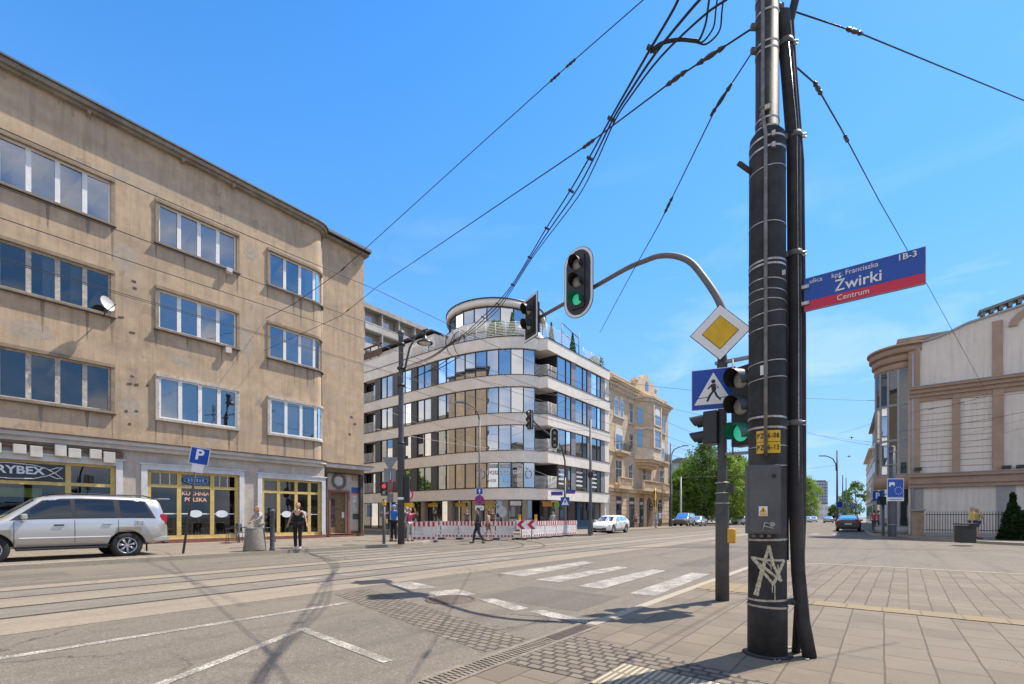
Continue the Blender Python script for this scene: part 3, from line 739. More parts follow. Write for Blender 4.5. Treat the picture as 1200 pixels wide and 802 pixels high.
# covered boxes of old letters over the fascia
for (x0, x1, y0, y1) in ((-4,3,519,531),(15,32,521,532),(35,51,523,536),(64,79,521,535),(80,96,526,537),(105,120,527,538),(121,136,530,543)):
    u0, zt = onY(x0, 24.8, y0); u1, zb_ = onY(x1, 24.8, (y1)); 
    zt = onY((x0+x1)/2, 24.8, y0)[1]; zb_ = onY((x0+x1)/2, 24.8, y1)[1]
    mb = MB(); mb.box(u0, u1-.03, 24.75, 24.9, zb_, zt); mb.build('sign_block', LIGHTP, block, bevel=.02)
mb = MB(); mb.box(-3, 5.0, 24.9, 24.96, 3.86, 3.92); mb.box(-3, 5.2, 24.9, 24.96, 4.0, 4.03); mb.box(4.85, 5.25, 24.84, 24.96, 3.80, 3.98)
mb.build('sign_rail', mat('rust_brown', (.16,.09,.06), .8, 0, .4, 9), block)
# entrance: reveal, door, wreath, plates, steps
mb = MB(); mb.fbox(GE, dx0-.12, dx0, .3, 2.9, -.02, .06); mb.fbox(GE, dx1, dx1+.12, .3, 2.9, -.02, .06); mb.fbox(GE, dx0, dx1, 2.78, 2.9, -.02, .06)
mb.build('door_frame', mat('maroon_frame', (.25,.09,.07), .6, 0, .15, 6), block)
mb = MB(); mb.fbox(GE, dx0, dx0+.5, .3, 2.76, -.3, -.25); mb.fbox(GE, dx0+.62, dx1, .3, 2.76, -.3, -.25); mb.fbox(GE, dx0+.5, dx0+.62, .3, 2.76, -.28, -.23)
d = mb.build('door', [mat('old_door', (.20,.13,.06), .6, 0, .3, 6)], block)
mb = MB(); mb.fbox(GE, dx0+.08, dx0+.44, .7, 2.6, -.25, -.243); mb.build('pane', glass('door_glass', .12, dark=(.02,.03,.025)), d)
mb = MB(); mb.fbox(GE, dx0+.9, dx0+1.05, 1.25, 1.6, -.25, -.22); mb.build('handle_plate', WFRAME, d)
mb = MB(); mb.box(dx0-.3, dx1+.35, 25.2, 25.6, .1, .22); mb.box(dx0-.2, dx1+.2, 25.35, 25.6, .22, .3); mb.build('step', REDPL, block)
mb = MB(); c = (15.55, 25.5, 3.45)
for (r, w) in ((.42,.06),(.36,.035)): mb.tube([(c[0]+r*math.cos(t*math.pi/14), 25.52, c[2]+r*math.sin(t*math.pi/14)) for t in range(29)], w, 6, cap=False)
mb.build('round_relief', mat('relief_grey', (.14,.13,.12), .8, 0, .3, 12), block)
mb = MB(); mb.fprism(GE, ellipse(15.55, 3.45, .3, .3), 0, .03); mb.build('relief_disc', LIGHTP, block)
mb = MB(); mb.fbox(GE, 16.45, 16.85, 3.55, 3.95, .0, .05); mb.build('meter_box', mat('meter_tan', (.35,.25,.15), .7, 0, .2, 8), block)
mb = MB(); mb.fbox(GE, 16.42, 17.05, 2.82, 3.12, .01, .03); mb.mi = 1; mb.fbox(GE, 16.42, 17.05, 2.74, 2.82, .01, .031); mb.build('address_plate', [mat('sign_blue', (.015,.09,.36), .4), mat('sign_red', (.55,.02,.05), .4)], block)
for k, (u, z, w, h, c) in enumerate(((16.5,2.2,.3,.4,(.6,.6,.55)),(16.85,2.1,.25,.3,(.5,.5,.48)),(16.5,1.7,.25,.3,(.55,.5,.45)),(16.5,1.15,.4,.35,(.06,.09,.07)),(16.9,1.6,.25,.35,(.4,.42,.4)))):
    mb = MB(); mb.fbox(GE, u, u+w, z, z+h, .005, .015); mb.build('poster', mat('poster%d' % k, c, .8, 0, .5, 16), block)
# street plinth shop door at the extreme right
# pipes, small boxes, dish
mb = MB(); mb.tube([(14.42,25.52,17.4),(14.42,25.52,4.5)], .05, 8); mb.build('downpipe', mat('beige_pipe', (.42,.35,.26), .6), block)
for (px, py) in ((268, 318), (267, 411)):
    u, z = onY(px, 24.9, py); mb = MB(); mb.box(u-.13, u+.13, 24.78, 25, z-.13, z+.13); mb.build('wall_box', LIGHTP, block, bevel=.015)
mb = MB(); cx, cz = onY(124, 24.55, 357)
prof = [(0, 0), (.10, .01), (.20, .04), (.28, .08)]
N = 20
dn = Vector((.45, -.8, .25)).normalized(); ax = dn.cross(Vector((0,0,1))).normalized(); ay = ax.cross(dn)
vs = []
for (r, h) in prof:
    for k in range(N):
        t = 2*math.pi*k/N; vs.append(Vector((cx, 24.5, cz)) + ax*r*math.cos(t) + ay*r*1.08*math.sin(t) + dn*h)
mb.add(vs, [(i*N+k, i*N+(k+1)%N, (i+1)*N+(k+1)%N, (i+1)*N+k) for i in range(3) for k in range(N)], True)
dish = mb.build('satellite_dish', mat('dish_grey', (.5,.49,.47), .6), block)
mb = MB(); mb.tube([(cx, 24.52, cz-.1), (cx, 24.8, cz-.35), (cx, 25, cz-.35)], .025, 6); mb.tube([(cx, 24.5, cz-.3), tuple(Vector((cx, 24.5, cz)) + dn*.45 - ay*.15)], .015, 6)
mb.build('dish_arm', METAL_D, dish)
# drilled anchor marks and dark holes between the window columns
mb = MB(); 
for (px, py) in ((157,330),(158,338),(155,390),(142,372),(155,441),(152,450),(173,452),(160,451),(148,482),(160,482),(152,497),(412,489),(416,497),(410,509)):
    Y = 25.0 if px < 380 else 25.6
    u, z = onY(px, Y, py); mb.obox((u, Y-.006, z), (rr.uniform(.08,.2), .012, rr.uniform(.05,.12)), ry=rr.uniform(-.4,.4))
mb.build('anchor_mark', mat('mark_dark', (.09,.07,.055), .9), block)
# ------------------------------------------------------------------ modern corner building with curved bands
BAND = mat('pale_band_render', (.80, .725, .63), .85, 0, .06, 1.4, .12, dirt=(.62,.55,.46), streak=.15)
PIER = mat('charcoal_panel', (.075, .075, .08), .55, .1, .12, 2)
PIERG = mat('grey_panel', (.24, .245, .26), .6, 0, .1, 2)
MFR = mat('dark_window_frame', (.03, .03, .032), .45, .2, .1, 4)
GLM = glass('mirror_glass', .43, dark=(.022,.026,.028), wob=.03)
GLM2 = glass('ground_glass', .22, dark=(.035,.032,.03), wob=.02)
GLM3 = glass('balcony_glass', .3, dark=(.03,.035,.035), wob=.02)
RAILW = mat('white_railing', (.80, .78, .75), .5, 0, .05, 4)
XL, YR = 28.8, 22.1
class PathF(Facade):
    """plan polyline walked by arc length; d is the distance outwards"""
    def __init__(self, pts):
        self.pts = [Vector(p) for p in pts]; self.L = [0]
        for a, b in zip(self.pts, self.pts[1:]): self.L.append(self.L[-1] + (b-a).length)
        self.N = []
        for i in range(len(pts)):
            a = self.pts[max(i-1,0)]; b = self.pts[min(i+1,len(pts)-1)]; d = (b-a).normalized(); self.N.append(Vector((d.y, -d.x))*-1)
    def p(self, u, z, d=0.0):
        L = self.L; i = 0
        u = min(max(u, 0), L[-1])
        while i < len(L)-2 and L[i+1] < u: i += 1
        t = (u-L[i])/(L[i+1]-L[i]); P = self.pts[i].lerp(self.pts[i+1], t); n = self.N[i].lerp(self.N[i+1], t).normalized()
        return (P.x+n.x*d, P.y+n.y*d, z)
# straight side-street face, then the quarter bend that ends at the balcony notch
def bend(n=22):
    out = []
    for i in range(n+1):
        t = i/n*math.pi*.44
        out.append((XL + 4.05*(1-math.cos(t)), 31.0 - 8.3*math.sin(t)))
    return out
BEND = bend()
PM = PathF([(XL, 70)] + BEND)
# normals must look away from the building (to -x on the straight face)
if PM.p(1, 0, 1)[0] > XL: PM.N = [-n for n in PM.N]
S0 = 70-31.0; S1 = PM.L[-1]; EX, EY = BEND[-1]
tops = [16.3, 13.12, 9.95, 6.82, 3.70]; TH = .95
modern = thing('office_building', 'modern five storey corner block with pale curved bands and mirror glass', 'building', (36, 31, 0))
CORN = (32.75, YR)
XR = 44.0
for i, t in enumerate(tops):
    # the band runs round the bend, steps out at the corner and goes on along the main road
    out = [PM.p(0, 0, .12)[:2]] + [PM.p(S0 + (S1-S0)*k/26, 0, .12)[:2] for k in range(27)]
    poly = out + [(EX+.3, EY-.12), (CORN[0]-.15, CORN[1]-.12), (XR, CORN[1]-.12), (XR, 34), (34, 34), (34, 70)]
    mb = MB(); mb.prism([tuple(p) for p in poly], t-TH, t)
    mb.build('floor_band', BAND, modern)
    mb = MB(); cap = [PM.p(0, 0, .16)[:2]] + [PM.p(S0 + (S1-S0)*k/26, 0, .16)[:2] for k in range(27)] + [(EX+.3, EY-.16), (CORN[0]-.19, CORN[1]-.16), (XR, CORN[1]-.16), (XR, 34.05), (34, 34.05), (34, 70.05)]
    mb.prism([tuple(p) for p in cap], t+.002, t+.045); mb.build('band_flashing', MFR, modern)
# core behind the glass so that nothing looks through
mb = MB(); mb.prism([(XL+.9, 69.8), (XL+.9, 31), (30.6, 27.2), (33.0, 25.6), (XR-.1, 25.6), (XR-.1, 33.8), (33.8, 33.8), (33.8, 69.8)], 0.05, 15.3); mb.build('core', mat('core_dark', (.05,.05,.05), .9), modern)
mb = MB(); mb.box(XR-.9, XR, YR-.02, YR+3.4, .1, tops[0]-.96); mb.build('end_pier', BAND, modern)
# straight face: bays of two panes between charcoal piers
def pane_unit(Fc, u0, u1, z0, z1, d, glassm, fm=MFR, t=.045, parent=None, name='window'):
    f = MB()
    f.fbox(Fc, u0, u0+t, z0, z1, d-.06, d+.03); f.fbox(Fc, u1-t, u1, z0, z1, d-.06, d+.03)
    f.fbox(Fc, u0+t, u1-t, z0, z0+t, d-.06, d+.03); f.fbox(Fc, u0+t, u1-t, z1-t, z1, d-.06, d+.03)
    o = f.build(name, fm, parent or modern)
    g = MB(); g.fquad(Fc, u0+t, u1-t, z0+t, z1-t, d-.02); g.build('pane', glassm, o); return o
rail_id = 0
for i in range(4):
    z0, z1 = tops[i+1]+.045, tops[i]-TH
    for k in range(5):          # towards the far end of the side street
        uc = S0 - .35 - k*2.8   # right edge of the bay
        mb = MB(); mb.fbox(PM, uc-.85, uc, z0, z1, -.3, .02); mb.build('pier', PIER, modern)
        if k == 3:
            pane_unit(PM, uc-2.8, uc-.85, z0, z1, -.55, GLM3, name='balcony_door')
            for q in range(3): pass
            mb = MB()
            for q in range(9): mb.fbox(PM, uc-2.8, uc-.85, z0+.1+q*.11, z0+.135+q*.11, -.02, .02)
            for u in (uc-2.78, uc-1.83, uc-.88): mb.fbox(PM, u-.02, u+.02, z0, z0+1.05, -.05, -.02)
            mb.build('railing', RAILW, modern)
        else:
            pane_unit(PM, uc-1.85, uc-.85, z0, z1, -.08, GLM); pane_unit(PM, uc-2.8, uc-1.85, z0, z1, -.08, GLM)
    n = 9; du = (S1-.05-(S0-.35))/n
    for k in range(n):
        pane_unit(PM, S0-.35+k*du, S0-.35+(k+1)*du, z0, z1, -.06, GLM)
    if i < 4:
        # notch with a railed balcony
        NF = Facade((0, YR+1.9), (1,0), (0,-1))
        pane_unit(NF, EX+.2, 34.2, z0, z1, 0, GLM3, name='balcony_door')
        mb = MB(); mb.box(34.16, 34.3, YR+.03, YR+1.9, z0, z1); mb.build('pier', MFR, modern)
        mb = MB()
        for q in range(10):
            zz = z0+.06+q*.105
            mb.tube([(EX+.05, EY+.1, zz), (EX+.5, EY-.05, zz), (CORN[0]+.1, CORN[1]+.03, zz), (34.15, CORN[1]+.03, zz)], .022, 4, smooth=False)
        for (x, y) in ((EX+.1, EY+.08), (CORN[0]+.1, CORN[1]+.03), (33.4, CORN[1]+.03), (34.1, CORN[1]+.03)): mb.tube([(x, y, z0), (x, y, z0+1.05)], .02, 5)
        mb.build('railing', RAILW, modern)
    RF = Facade((0, YR), (1,0), (0,-1))
    for (a, b) in ((34.3, 36.6), (37.35, 39.55), (40.3, 42.3)):
        w = b-a; pane_unit(RF, a, a+w*.62, z0, z1, -.06, GLM); pane_unit(RF, a+w*.62, b, z0, z1, -.06, GLM)
        mb = MB(); mb.fbox(RF, b, b+.75, z0, z1, -.3, -.01); mb.build('pier', PIERG, modern)
# lettering on the first floor windows
WL = mat('white_letters', (.75,.75,.72), .6)
def on_path(u, d=.05):
    P = PM.p(u, 0, d); Q = PM.p(u, 0, d+1); return Vector((P[0], P[1], 0)), (Q[0]-P[0], Q[1]-P[1])
u0 = S0-.35; du = (S1-.05-u0)/9
for k, word in ((5, 'POD'), (6, 'OLO'), (7, 'GIA')):
    P, nn = on_path(u0+(k+.5)*du); text('lettering', word, WL, modern, (P.x, P.y, 5.02), .46, facing(nn), bold=.012)
for k, word in ((5, '603'), (6, '514'), (7, '130')):
    P, nn = on_path(u0+(k+.5)*du); text('lettering', word, WL, modern, (P.x, P.y, 4.35), .34, facing(nn), bold=.006)
for k in (5, 6, 7):
    mb = MB(); mb.fbox(PM, u0+k*du+.12, u0+(k+1)*du-.12, 5.42, 5.74, .03, .035); mb.build('window_sticker', mat('sticker_grey', (.48,.48,.47), .6, 0, .35, 14), modern)
for k in (4, 8):
    P, nn = on_path(u0+(k+.5)*du)
    t = Vector((nn[1], -nn[0], 0)); mb = MB()
    mb.tube([P + t*(.27*math.sin(a)) + Vector((0,0,4.9+.42*math.cos(a)*(.8 if math.cos(a) < 0 else .75))) for a in [j*math.pi/10 for j in range(1, 20)]], .035, 6)
    mb.tube([P + t*.05+Vector((0,0,5.28)), P + t*.22+Vector((0,0,5.42))], .035, 6)
    mb.build('foot_emblem', WL, modern)
for (a, b) in ((34.5,35.5),(37.5,38.6),(40.4,41.4)):
    for q in range(4):
        mb = MB(); mb.fbox(RF, a, b, 4.15+q*.4, 4.3+q*.4, -.02, -.012); mb.build('window_sticker', WL, modern)
# ground floor: recessed shop glazing, columns, signs
zg0, zg1 = .12, tops[4]-TH
PG = PM
for k in range(6):
    a = S0 - 16.5 + k*2.7
    pane_unit(PG, a, a+1.3, zg0, zg1, -.5, GLM2, name='shop_window'); pane_unit(PG, a+1.3, a+2.7, zg0, zg1, -.5, GLM2, name='shop_window')
n = 8; du2 = (S1-.1-(S0-.3))/n
for k in range(n): pane_unit(PG, S0-.3+k*du2, S0-.3+(k+1)*du2, zg0, zg1, -.45, GLM2, name='shop_window')
R2 = Facade((0, YR+.5), (1,0), (0,-1))
for (a, b) in ((32.4,33.9),(33.9,35.4),(35.4,36.8),(36.8,38.2),(38.2,39.6),(39.6,41.3),(41.3,43.1)): pane_unit(R2, a, b, zg0, zg1, 0, GLM2, name='shop_window')
COLM = mat('tan_column', (.26,.215,.16), .7, 0, .12, 3)
for u in (S0-8.5, S0-2.6, S0+.9, S0+3.9, S0+6.3, S0+8.0):
    mb = MB(); mb.fbox(PG, u, u+.5, .12, zg1, -.42, .0); mb.build('column', COLM, modern)
YEL = mat('yellow_letters', (.75,.48,.04), .5); GRN = mat('green_sign', (.25,.42,.05), .5); ORG = mat('orange_sign', (.62,.24,.03), .5, 0, .3, 9)
for (u, w) in ((S0-2.0, 1.3), (S0+1.5, 1.2), (S0-5.2, 1.3)):
    mb = MB(); mb.fbox(PG, u, u+w, 2.22, 2.55, -.38, -.34); mb.build('shop_sign', mat('amber_sign', (.60,.38,.05), .5, 0, .4, 16), modern)
P, nn = on_path(S0+5.1, -.3); text('lettering', 'SZKOŁA', YEL, modern, (P.x, P.y, 2.5), .34, facing(nn), bold=.01); text('lettering', 'KOLEKTY', YEL, modern, (P.x, P.y, 2.12), .34, facing(nn), bold=.01)
mb = MB(); mb.fbox(PG, S0+7.0, S0+7.9, 2.25, 2.62, .0, .06); mb.build('shop_sign', LIGHTP, modern)
for (a, b, m) in ((32.6,34.0,ORG),(34.4,35.2,GRN)):
    mb = MB(); mb.fbox(R2, a, b, 2.2, 2.6, .06, .1); mb.build('shop_sign', m, modern)
BLU = mat('teal_shopfront', (.01,.07,.14), .5)
mb = MB(); mb.fbox(R2, 38.3, 41.5, .14, 1.0, .04, .08); mb.fbox(R2, 38.3, 38.9, 1.0, 2.7, .04, .08); mb.fbox(R2, 40.3, 41.3, 1.9, 2.7, .04, .08); mb.build('shop_panel', BLU, modern)
# roof terrace: railing round the edge, set-back drum with a ribbon window, wall towards the side street
mb = MB()
tu = [S0-4.0 + (S1-(S0-4.0))*k/30 for k in range(31)]
path = [PM.p(u, 0, -.15) for u in tu] + [(EX+.35, EY+.05, 0), (CORN[0]+.05, CORN[1]+.15, 0), (36.6, YR+.15, 0)]
for q in range(10):
    zz = 16.40+q*.135
    mb.tube([(p[0], p[1], zz) for p in path], .022, 4, smooth=False)
for p in path[::2]: mb.tube([(p[0], p[1], 16.3), (p[0], p[1], 17.68)], .028, 5)
mb.build('terrace_railing', RAILW, modern)
mb = MB()
for q in range(8): mb.tube([(39.0, YR+.15, 16.4+q*.12), (42.2, YR+.15, 16.4+q*.12), (42.2, YR+3, 16.4+q*.12)], .022, 4, smooth=False)
for x in (39.0, 40.6, 42.2): mb.tube([(x, YR+.15, 16.3), (x, YR+.15, 17.4)], .025, 5)
mb.build('terrace_railing', RAILW, modern)
DC, DR = (35.6, 30.2), 4.75
def ring(r, n=40): return [(DC[0]+r*math.cos(2*math.pi*k/n), DC[1]+r*math.sin(2*math.pi*k/n)) for k in range(n)]
mb = MB(); mb.prism(ring(DR-.25), 16.3, 18.0, smooth=True); mb.prism(ring(DR), 18.0, 18.85, smooth=True); mb.build('drum_wall', BAND, modern)
mb = MB(); mb.prism(ring(DR+.16), 20.25, 20.85, smooth=True); mb.build('drum_cornice', BAND, modern)
mb = MB(); mb.prism(ring(DR+.24), 20.852, 20.92, smooth=True); mb.build('drum_roof', MFR, modern)
DF = PathF([(p[0], p[1]) for p in ring(DR-.1, 72)] + [(DC[0]+DR-.1, DC[1])])
if (Vector(DF.p(3,0,1)[:2])-Vector(DC)).length < DR-.2: DF.N = [-n for n in DF.N]
LT = DF.L[-1]; nd = 24
for k in range(nd):
    pane_unit(DF, LT*k/nd, LT*(k+1)/nd, 18.87, 20.24, 0, GLM, t=.05, name='drum_window')
    if k % 4 != 3 and 8 <= k < 21: pane_unit(DF, LT*k/nd, LT*(k+1)/nd, 16.35, 17.98, -.08, GLM2, t=.05, name='terrace_door')
mb = MB(); mb.prism([(XL+1.6, 70), (XL+1.6, 33.5), (35.6, 33.2), (39, 27.4), (43.6, 27.4), (43.6, 33), (34, 33.6), (34, 70)], 16.3, 18.8); mb.build('penthouse', BAND, modern)
mb = MB(); mb.box(XL+.25, XL+.65, 34.0, 70, 16.34, 17.6); mb.build('parapet', BAND, modern)
mb = MB(); mb.box(XL+1.2, XL+6, 33.5, 70, 18.952, 19.1); mb.build('penthouse_roof', MFR, modern)
PF3 = Facade((XL+1.6, 70), (0,-1), (-1,0))
for k in range(4): pane_unit(PF3, 70-38.6+k*1.1, 70-37.6+k*1.1, 16.5, 18.2, .03, GLM3, name='terrace_door')
PF4 = Facade((0, 27.4), (1,0), (0,-1))
for k in range(2): pane_unit(PF4, 39.2+k*2.2, 41.1+k*2.2, 16.4, 18.5, .03, GLM3, name='terrace_door')
# pergola frame over the terrace edge
mb = MB()
for x in (35.6, 38.6):
    mb.tube([(x, YR+.4, 16.3), (x, YR+.4, 18.7)], .05, 5)
mb.tube([(35.6, YR+.4, 18.7), (38.6, YR+.4, 18.2)], .05, 5); mb.tube([(35.6, YR+.4, 17.9), (38.6, YR+.4, 17.4)], .04, 5)
mb.build('pergola', PIERG, modern)
# rusty trellis over the far parapet
mb = MB()
for k in range(8): mb.box(XL+.3, XL+.4, 40.5+k*1.4, 40.6+k*1.4, 17.75, 19.0)
mb.box(XL+.25, XL+.45, 40, 52, 19.0, 19.1); mb.box(XL+.28, XL+.36, 40, 52, 17.9, 18.4)
mb.build('trellis', mat('trellis_brown', (.13,.075,.045), .8, 0, .4, 5), modern)

# potted plants on the terrace
LEAFT = mat('clipped_leaf', (.11, .24, .04), .7, 0, .35, 9)
LEAFP = mat('bush_leaf', (.20, .30, .05), .7, 0, .4, 9)
POT = mat('pot_grey', (.35,.35,.36), .7)
def leafball(mb, c, r, n, s, rr, shape='ball'):
    for i in range(n):
        v = Vector((rr.gauss(0,1), rr.gauss(0,1), rr.gauss(0,1))).normalized() * rr.uniform(.55, 1.05)
        if shape == 'cone':
            h = rr.random()**1.3; v = Vector((math.cos(i*2.4)*(1-h)*rr.uniform(.7,1.05), math.sin(i*2.4)*(1-h)*rr.uniform(.7,1.05), h*2-1))
        p = Vector(c) + Vector((v.x*r[0], v.y*r[1], v.z*r[2]))
        a = Vector((rr.gauss(0,1), rr.gauss(0,1), rr.gauss(0,1))).normalized(); b = a.cross(Vector((rr.gauss(0,1), rr.gauss(0,1), rr.gauss(0,1)))).normalized()
        q = s*rr.uniform(.6, 1.3); mb.add([p-a*q, p+b*q*.6, p+a*q, p-b*q*.6], [(0,1,2,3)])
rr = random.Random(11)
def potplant(px, py, D, h, w, shape, label):
    x, y = atd2(px, D)[:2]; zb = 16.35
    t = thing('potted_plant', label, 'potted plant', (x, y, zb), 'potted plants on the roof terrace')
    mb = MB(); mb.lathe((x, y, zb), [(0,0),(.17,0),(.22,.38),(.19,.38),(.18,.33),(0,.33)], 14); mb.build('pot', POT, t)
    mb = MB(); mb.tube([(x,y,zb+.3),(x,y,zb+h*.7)], .035, 5); mb.build('stem', mat('stem', (.1,.07,.04), .9), t)
    mb = MB(); leafball(mb, (x, y, zb+.4+h/2), (w*1.25, w*1.25, h/2), 900, .10, rr, shape); mb.build('foliage', LEAFT if shape == 'cone' else LEAFP, t, recalc=False)
potplant(600, 370, 41.0, 2.45, .42, 'cone', 'clipped cone of green in a pot on the roof terrace, beside a loose bush')
potplant(581, 372, 41.6, 2.0, .6, 'ball', 'loose yellow-green bush in a pot on the roof terrace, left of the clipped cone')
potplant(646, 385, 43.2, 2.5, .36, 'cone', 'tall slim evergreen in a pot on the terrace corner above the balcony notch')
potplant(671, 400, 45.2, 2.3, .36, 'cone', 'dark slim evergreen by the end post of the terrace pergola')
potplant(697, 410, 50.0, 1.7, .85, 'ball', 'spreading shrub behind the last stretch of terrace railing')

# ------------------------------------------------------------------ grey slab block behind
GREYC = mat('weathered_concrete', (.42, .38, .33), .9, 0, .15, .8, .2, 8, dirt=(.25,.22,.19), streak=.4)
GREYP = mat('loggia_panel', (.52, .48, .43), .8, 0, .15, 1.0)
slabk = thing('tower_block', 'weathered grey concrete block of flats with loggias rising behind the modern corner block', 'building', (46, 66, 0))
Y0 = 60.0
mb = MB(); mb.box(31, 56.5, Y0+1.2, 72, 0, 32.3); mb.build('wall', GREYC, slabk)
mb = MB(); mb.box(30.6, 57, Y0-.2, 72.3, 32.3, 33.0); mb.build('roof', GREYC, slabk)
xs = [31, 34.2, 37.4, 40.6, 43.8, 47.0, 50.2, 53.4, 56.5]
for x in xs:
    mb = MB(); mb.box(x-.12, x+.12, Y0-.05, Y0+1.2, 12, 32.3); mb.build('party_wall', GREYC, slabk)
LG = glass('block_glass', .25, dark=(.04,.045,.05))
for fl in range(6):
    z = 29.2 - fl*3.1
    mb = MB(); mb.box(31.12, 56.38, Y0+.05, Y0+1.2, z-.15, z); mb.build('loggia_floor', GREYC, slabk)
    for k in range(8):
        a, b = xs[k]+.13, xs[k+1]-.13
        pf = -.12 if (k+fl) % 2 else .0
        mb = MB(); mb.box(a, b, Y0+pf, Y0+pf+.1, z+.02, z+1.1); mb.build('parapet', GREYP if (k*3+fl) % 4 else WFRAME_O, slabk)
        F = Facade((0, Y0+1.15), (1,0), (0,-1))
        mb = MB(); mb.fbox(F, a+.3, a+1.9, z+.9, z+2.5, 0, .05); w = mb.build('window', WFRAME, slabk)
        mb = MB(); mb.fquad(F, a+.38, a+1.06, z+.98, z+2.42, .052); mb.fquad(F, a+1.14, a+1.82, z+.98, z+2.42, .052); mb.build('pane', LG, w)
# ------------------------------------------------------------------ ornate tenement, main road side
SAND = mat('honey_stone', (.62, .475, .315), .85, 0, .12, 1.6, .2, 20, dirt=(.46,.31,.17), streak=.2)
SANDL = mat('honey_trim', (.70, .57, .41), .8, 0, .1, 2, .15, dirt=(.40,.29,.18))
HG = glass('tenement_glass', .3, dark=(.04,.045,.05))
TF = Facade((0, 22.3), (1,0), (0,-1))
XA, XB = 44.05, 61.6
ten = thing('tenement_house', 'honey coloured ornate tenement with an oriel, arched windows and small balconies', 'building', ((XA+XB)/2, 25, 0))
mb = MB(); mb.box(XA, XB, 22.3, 36, 0, 15.6); mb.build('wall', SAND, ten)
def archpoly(u0, u1, z0, z1, n=8):
    r = (u1-u0)/2; c = (u0+u1)/2; zz = z1-r
    return [(u0,z0),(u1,z0)] + [(c+r*math.cos(math.pi*k/n), zz+r*math.sin(math.pi*k/n)) for k in range(n+1)]
def twin(F, u0, u1, z0, z1, arch=False, d=.0, parent=None, trim=True):
    parent = parent or ten
    if trim:
        s = MB(); w = .14
        if arch: s.fprism(F, archpoly(u0-w, u1+w, z0, z1+w), d-.02, d+.05)
        else:
            s.fbox(F, u0-w, u1+w, z1, z1+.2, d-.02, d+.12); s.fbox(F, u0-w, u0, z0, z1, d-.02, d+.07); s.fbox(F, u1, u1+w, z0, z1, d-.02, d+.07)
        s.fbox(F, u0-w-.05, u1+w+.05, z0-.14, z0, d-.02, d+.16); s.build('window_trim', SANDL, parent)
    f = MB(); P = archpoly(u0, u1, z0, z1) if arch else [(u0,z0),(u1,z0),(u1,z1),(u0,z1)]
    f.fprism(F, P, d-.02, d+.055 if arch else d+.03)
    o = f.build('window', WFRAME, parent)
    g = MB(); m = (u0+u1)/2; q = .07; zt = z1-((u1-u0)/2 if arch else q); dd = d+(.06 if arch else .035)
    zm = z0+(zt-z0)*.66
    for (a, b) in ((u0+q, m-q/2), (m+q/2, u1-q)):
        g.fprism(F, [(a,z0+q),(b,z0+q),(b,zm-q/2),(a,zm-q/2)], dd-.01, dd+.004)
        if zt-zm > .2: g.fprism(F, [(a,zm+q/2),(b,zm+q/2),(b,zt),(a,zt)], dd-.01, dd+.004)
    g.build('pane', HG, o); return o
# bands and cornices
for grp in (((4.0,.35,.22),(4.35,.12,.34)), ((8.2,.18,.1),), ((15.2,.3,.3),(15.5,.18,.55),(15.68,.12,.7))):
    mb = MB()
    for (z, h, d) in grp: mb.fbox(TF, XA+.02, XB+.2, z, z+h, -.05, d)
    mb.build('cornice', SANDL, ten)
for k in range(34):
    u = XA+.4+k*.5
    if 51.0 < u < 56.6: continue
    mb = MB(); mb.fbox(TF, u, u+.16, 14.7, 15.2, 0, .25); mb.build('dentil', SANDL, ten)
mb = MB(); mb.box(XA+.05, XB, 22.5, 23.1, 15.8, 16.5); mb.box(XA, XB+.1, 22.42, 23.2, 16.5, 16.62); mb.build('attic', SAND, ten)
mb = MB(); mb.fprism(TF, [(50.6,15.8),(57,15.8),(57,17.0),(56.2,17.0),(56.0,17.5),(54.9,17.6),(54.3,18.2),(53.3,18.2),(52.7,17.6),(51.6,17.5),(51.4,17.0),(50.6,17.0)], -.5, .25)
mb.build('gable', SAND, ten)
mb = MB(); mb.fprism(TF, archpoly(53.35, 54.25, 16.4, 17.5), .25, .28); mb.build('niche', HG, ten)
for u in (50.6, 56.4): 
    mb = MB(); mb.fbox(TF, u, u+.6, 17.0, 17.25, -.3, .35); mb.build('gable_cap', SANDL, ten)
# ground floor rustication and shop openings
for (a, b) in ((XA+.05,45.9),(47.3,49.2),(50.7,52.0),(53.3,54.0),(56.2,57.9),(59.2,XB)):
    mb = MB(); mb.fbox(TF, a, b, .5, 4.0, -.02, .045)
    for k in range(7): z = .55+k*.5; mb.fbox(TF, a-.001, b+.001, z, z+.44, .0, .09)
    mb.build('rusticated_pier', SAND, ten)
for (a, b) in ((45.95,47.25),(49.25,50.65),(52.05,53.25),(57.95,59.15)):
    mb = MB(); mb.fbox(TF, a, b, .14, 3.5, -.02, .06); o = mb.build('shop_door', mat('brown_joinery', (.05,.035,.03), .5, 0, .1, 4), ten)
    mb = MB(); mb.fbox(TF, a+.15, b-.15, .6, 2.6, .06, .066); mb.build('pane', HG, o)
    mb = MB(); mb.fbox(TF, a+.1, b-.1, 2.75, 3.05, .06, .075); mb.build('sign', LIGHTP, o)
mb = MB(); mb.fprism(TF, archpoly(54.4, 55.9, .14, 3.6), -.02, .05); mb.build('gate', mat('gate_brown', (.16,.09,.05), .7, 0, .2, 4), ten)
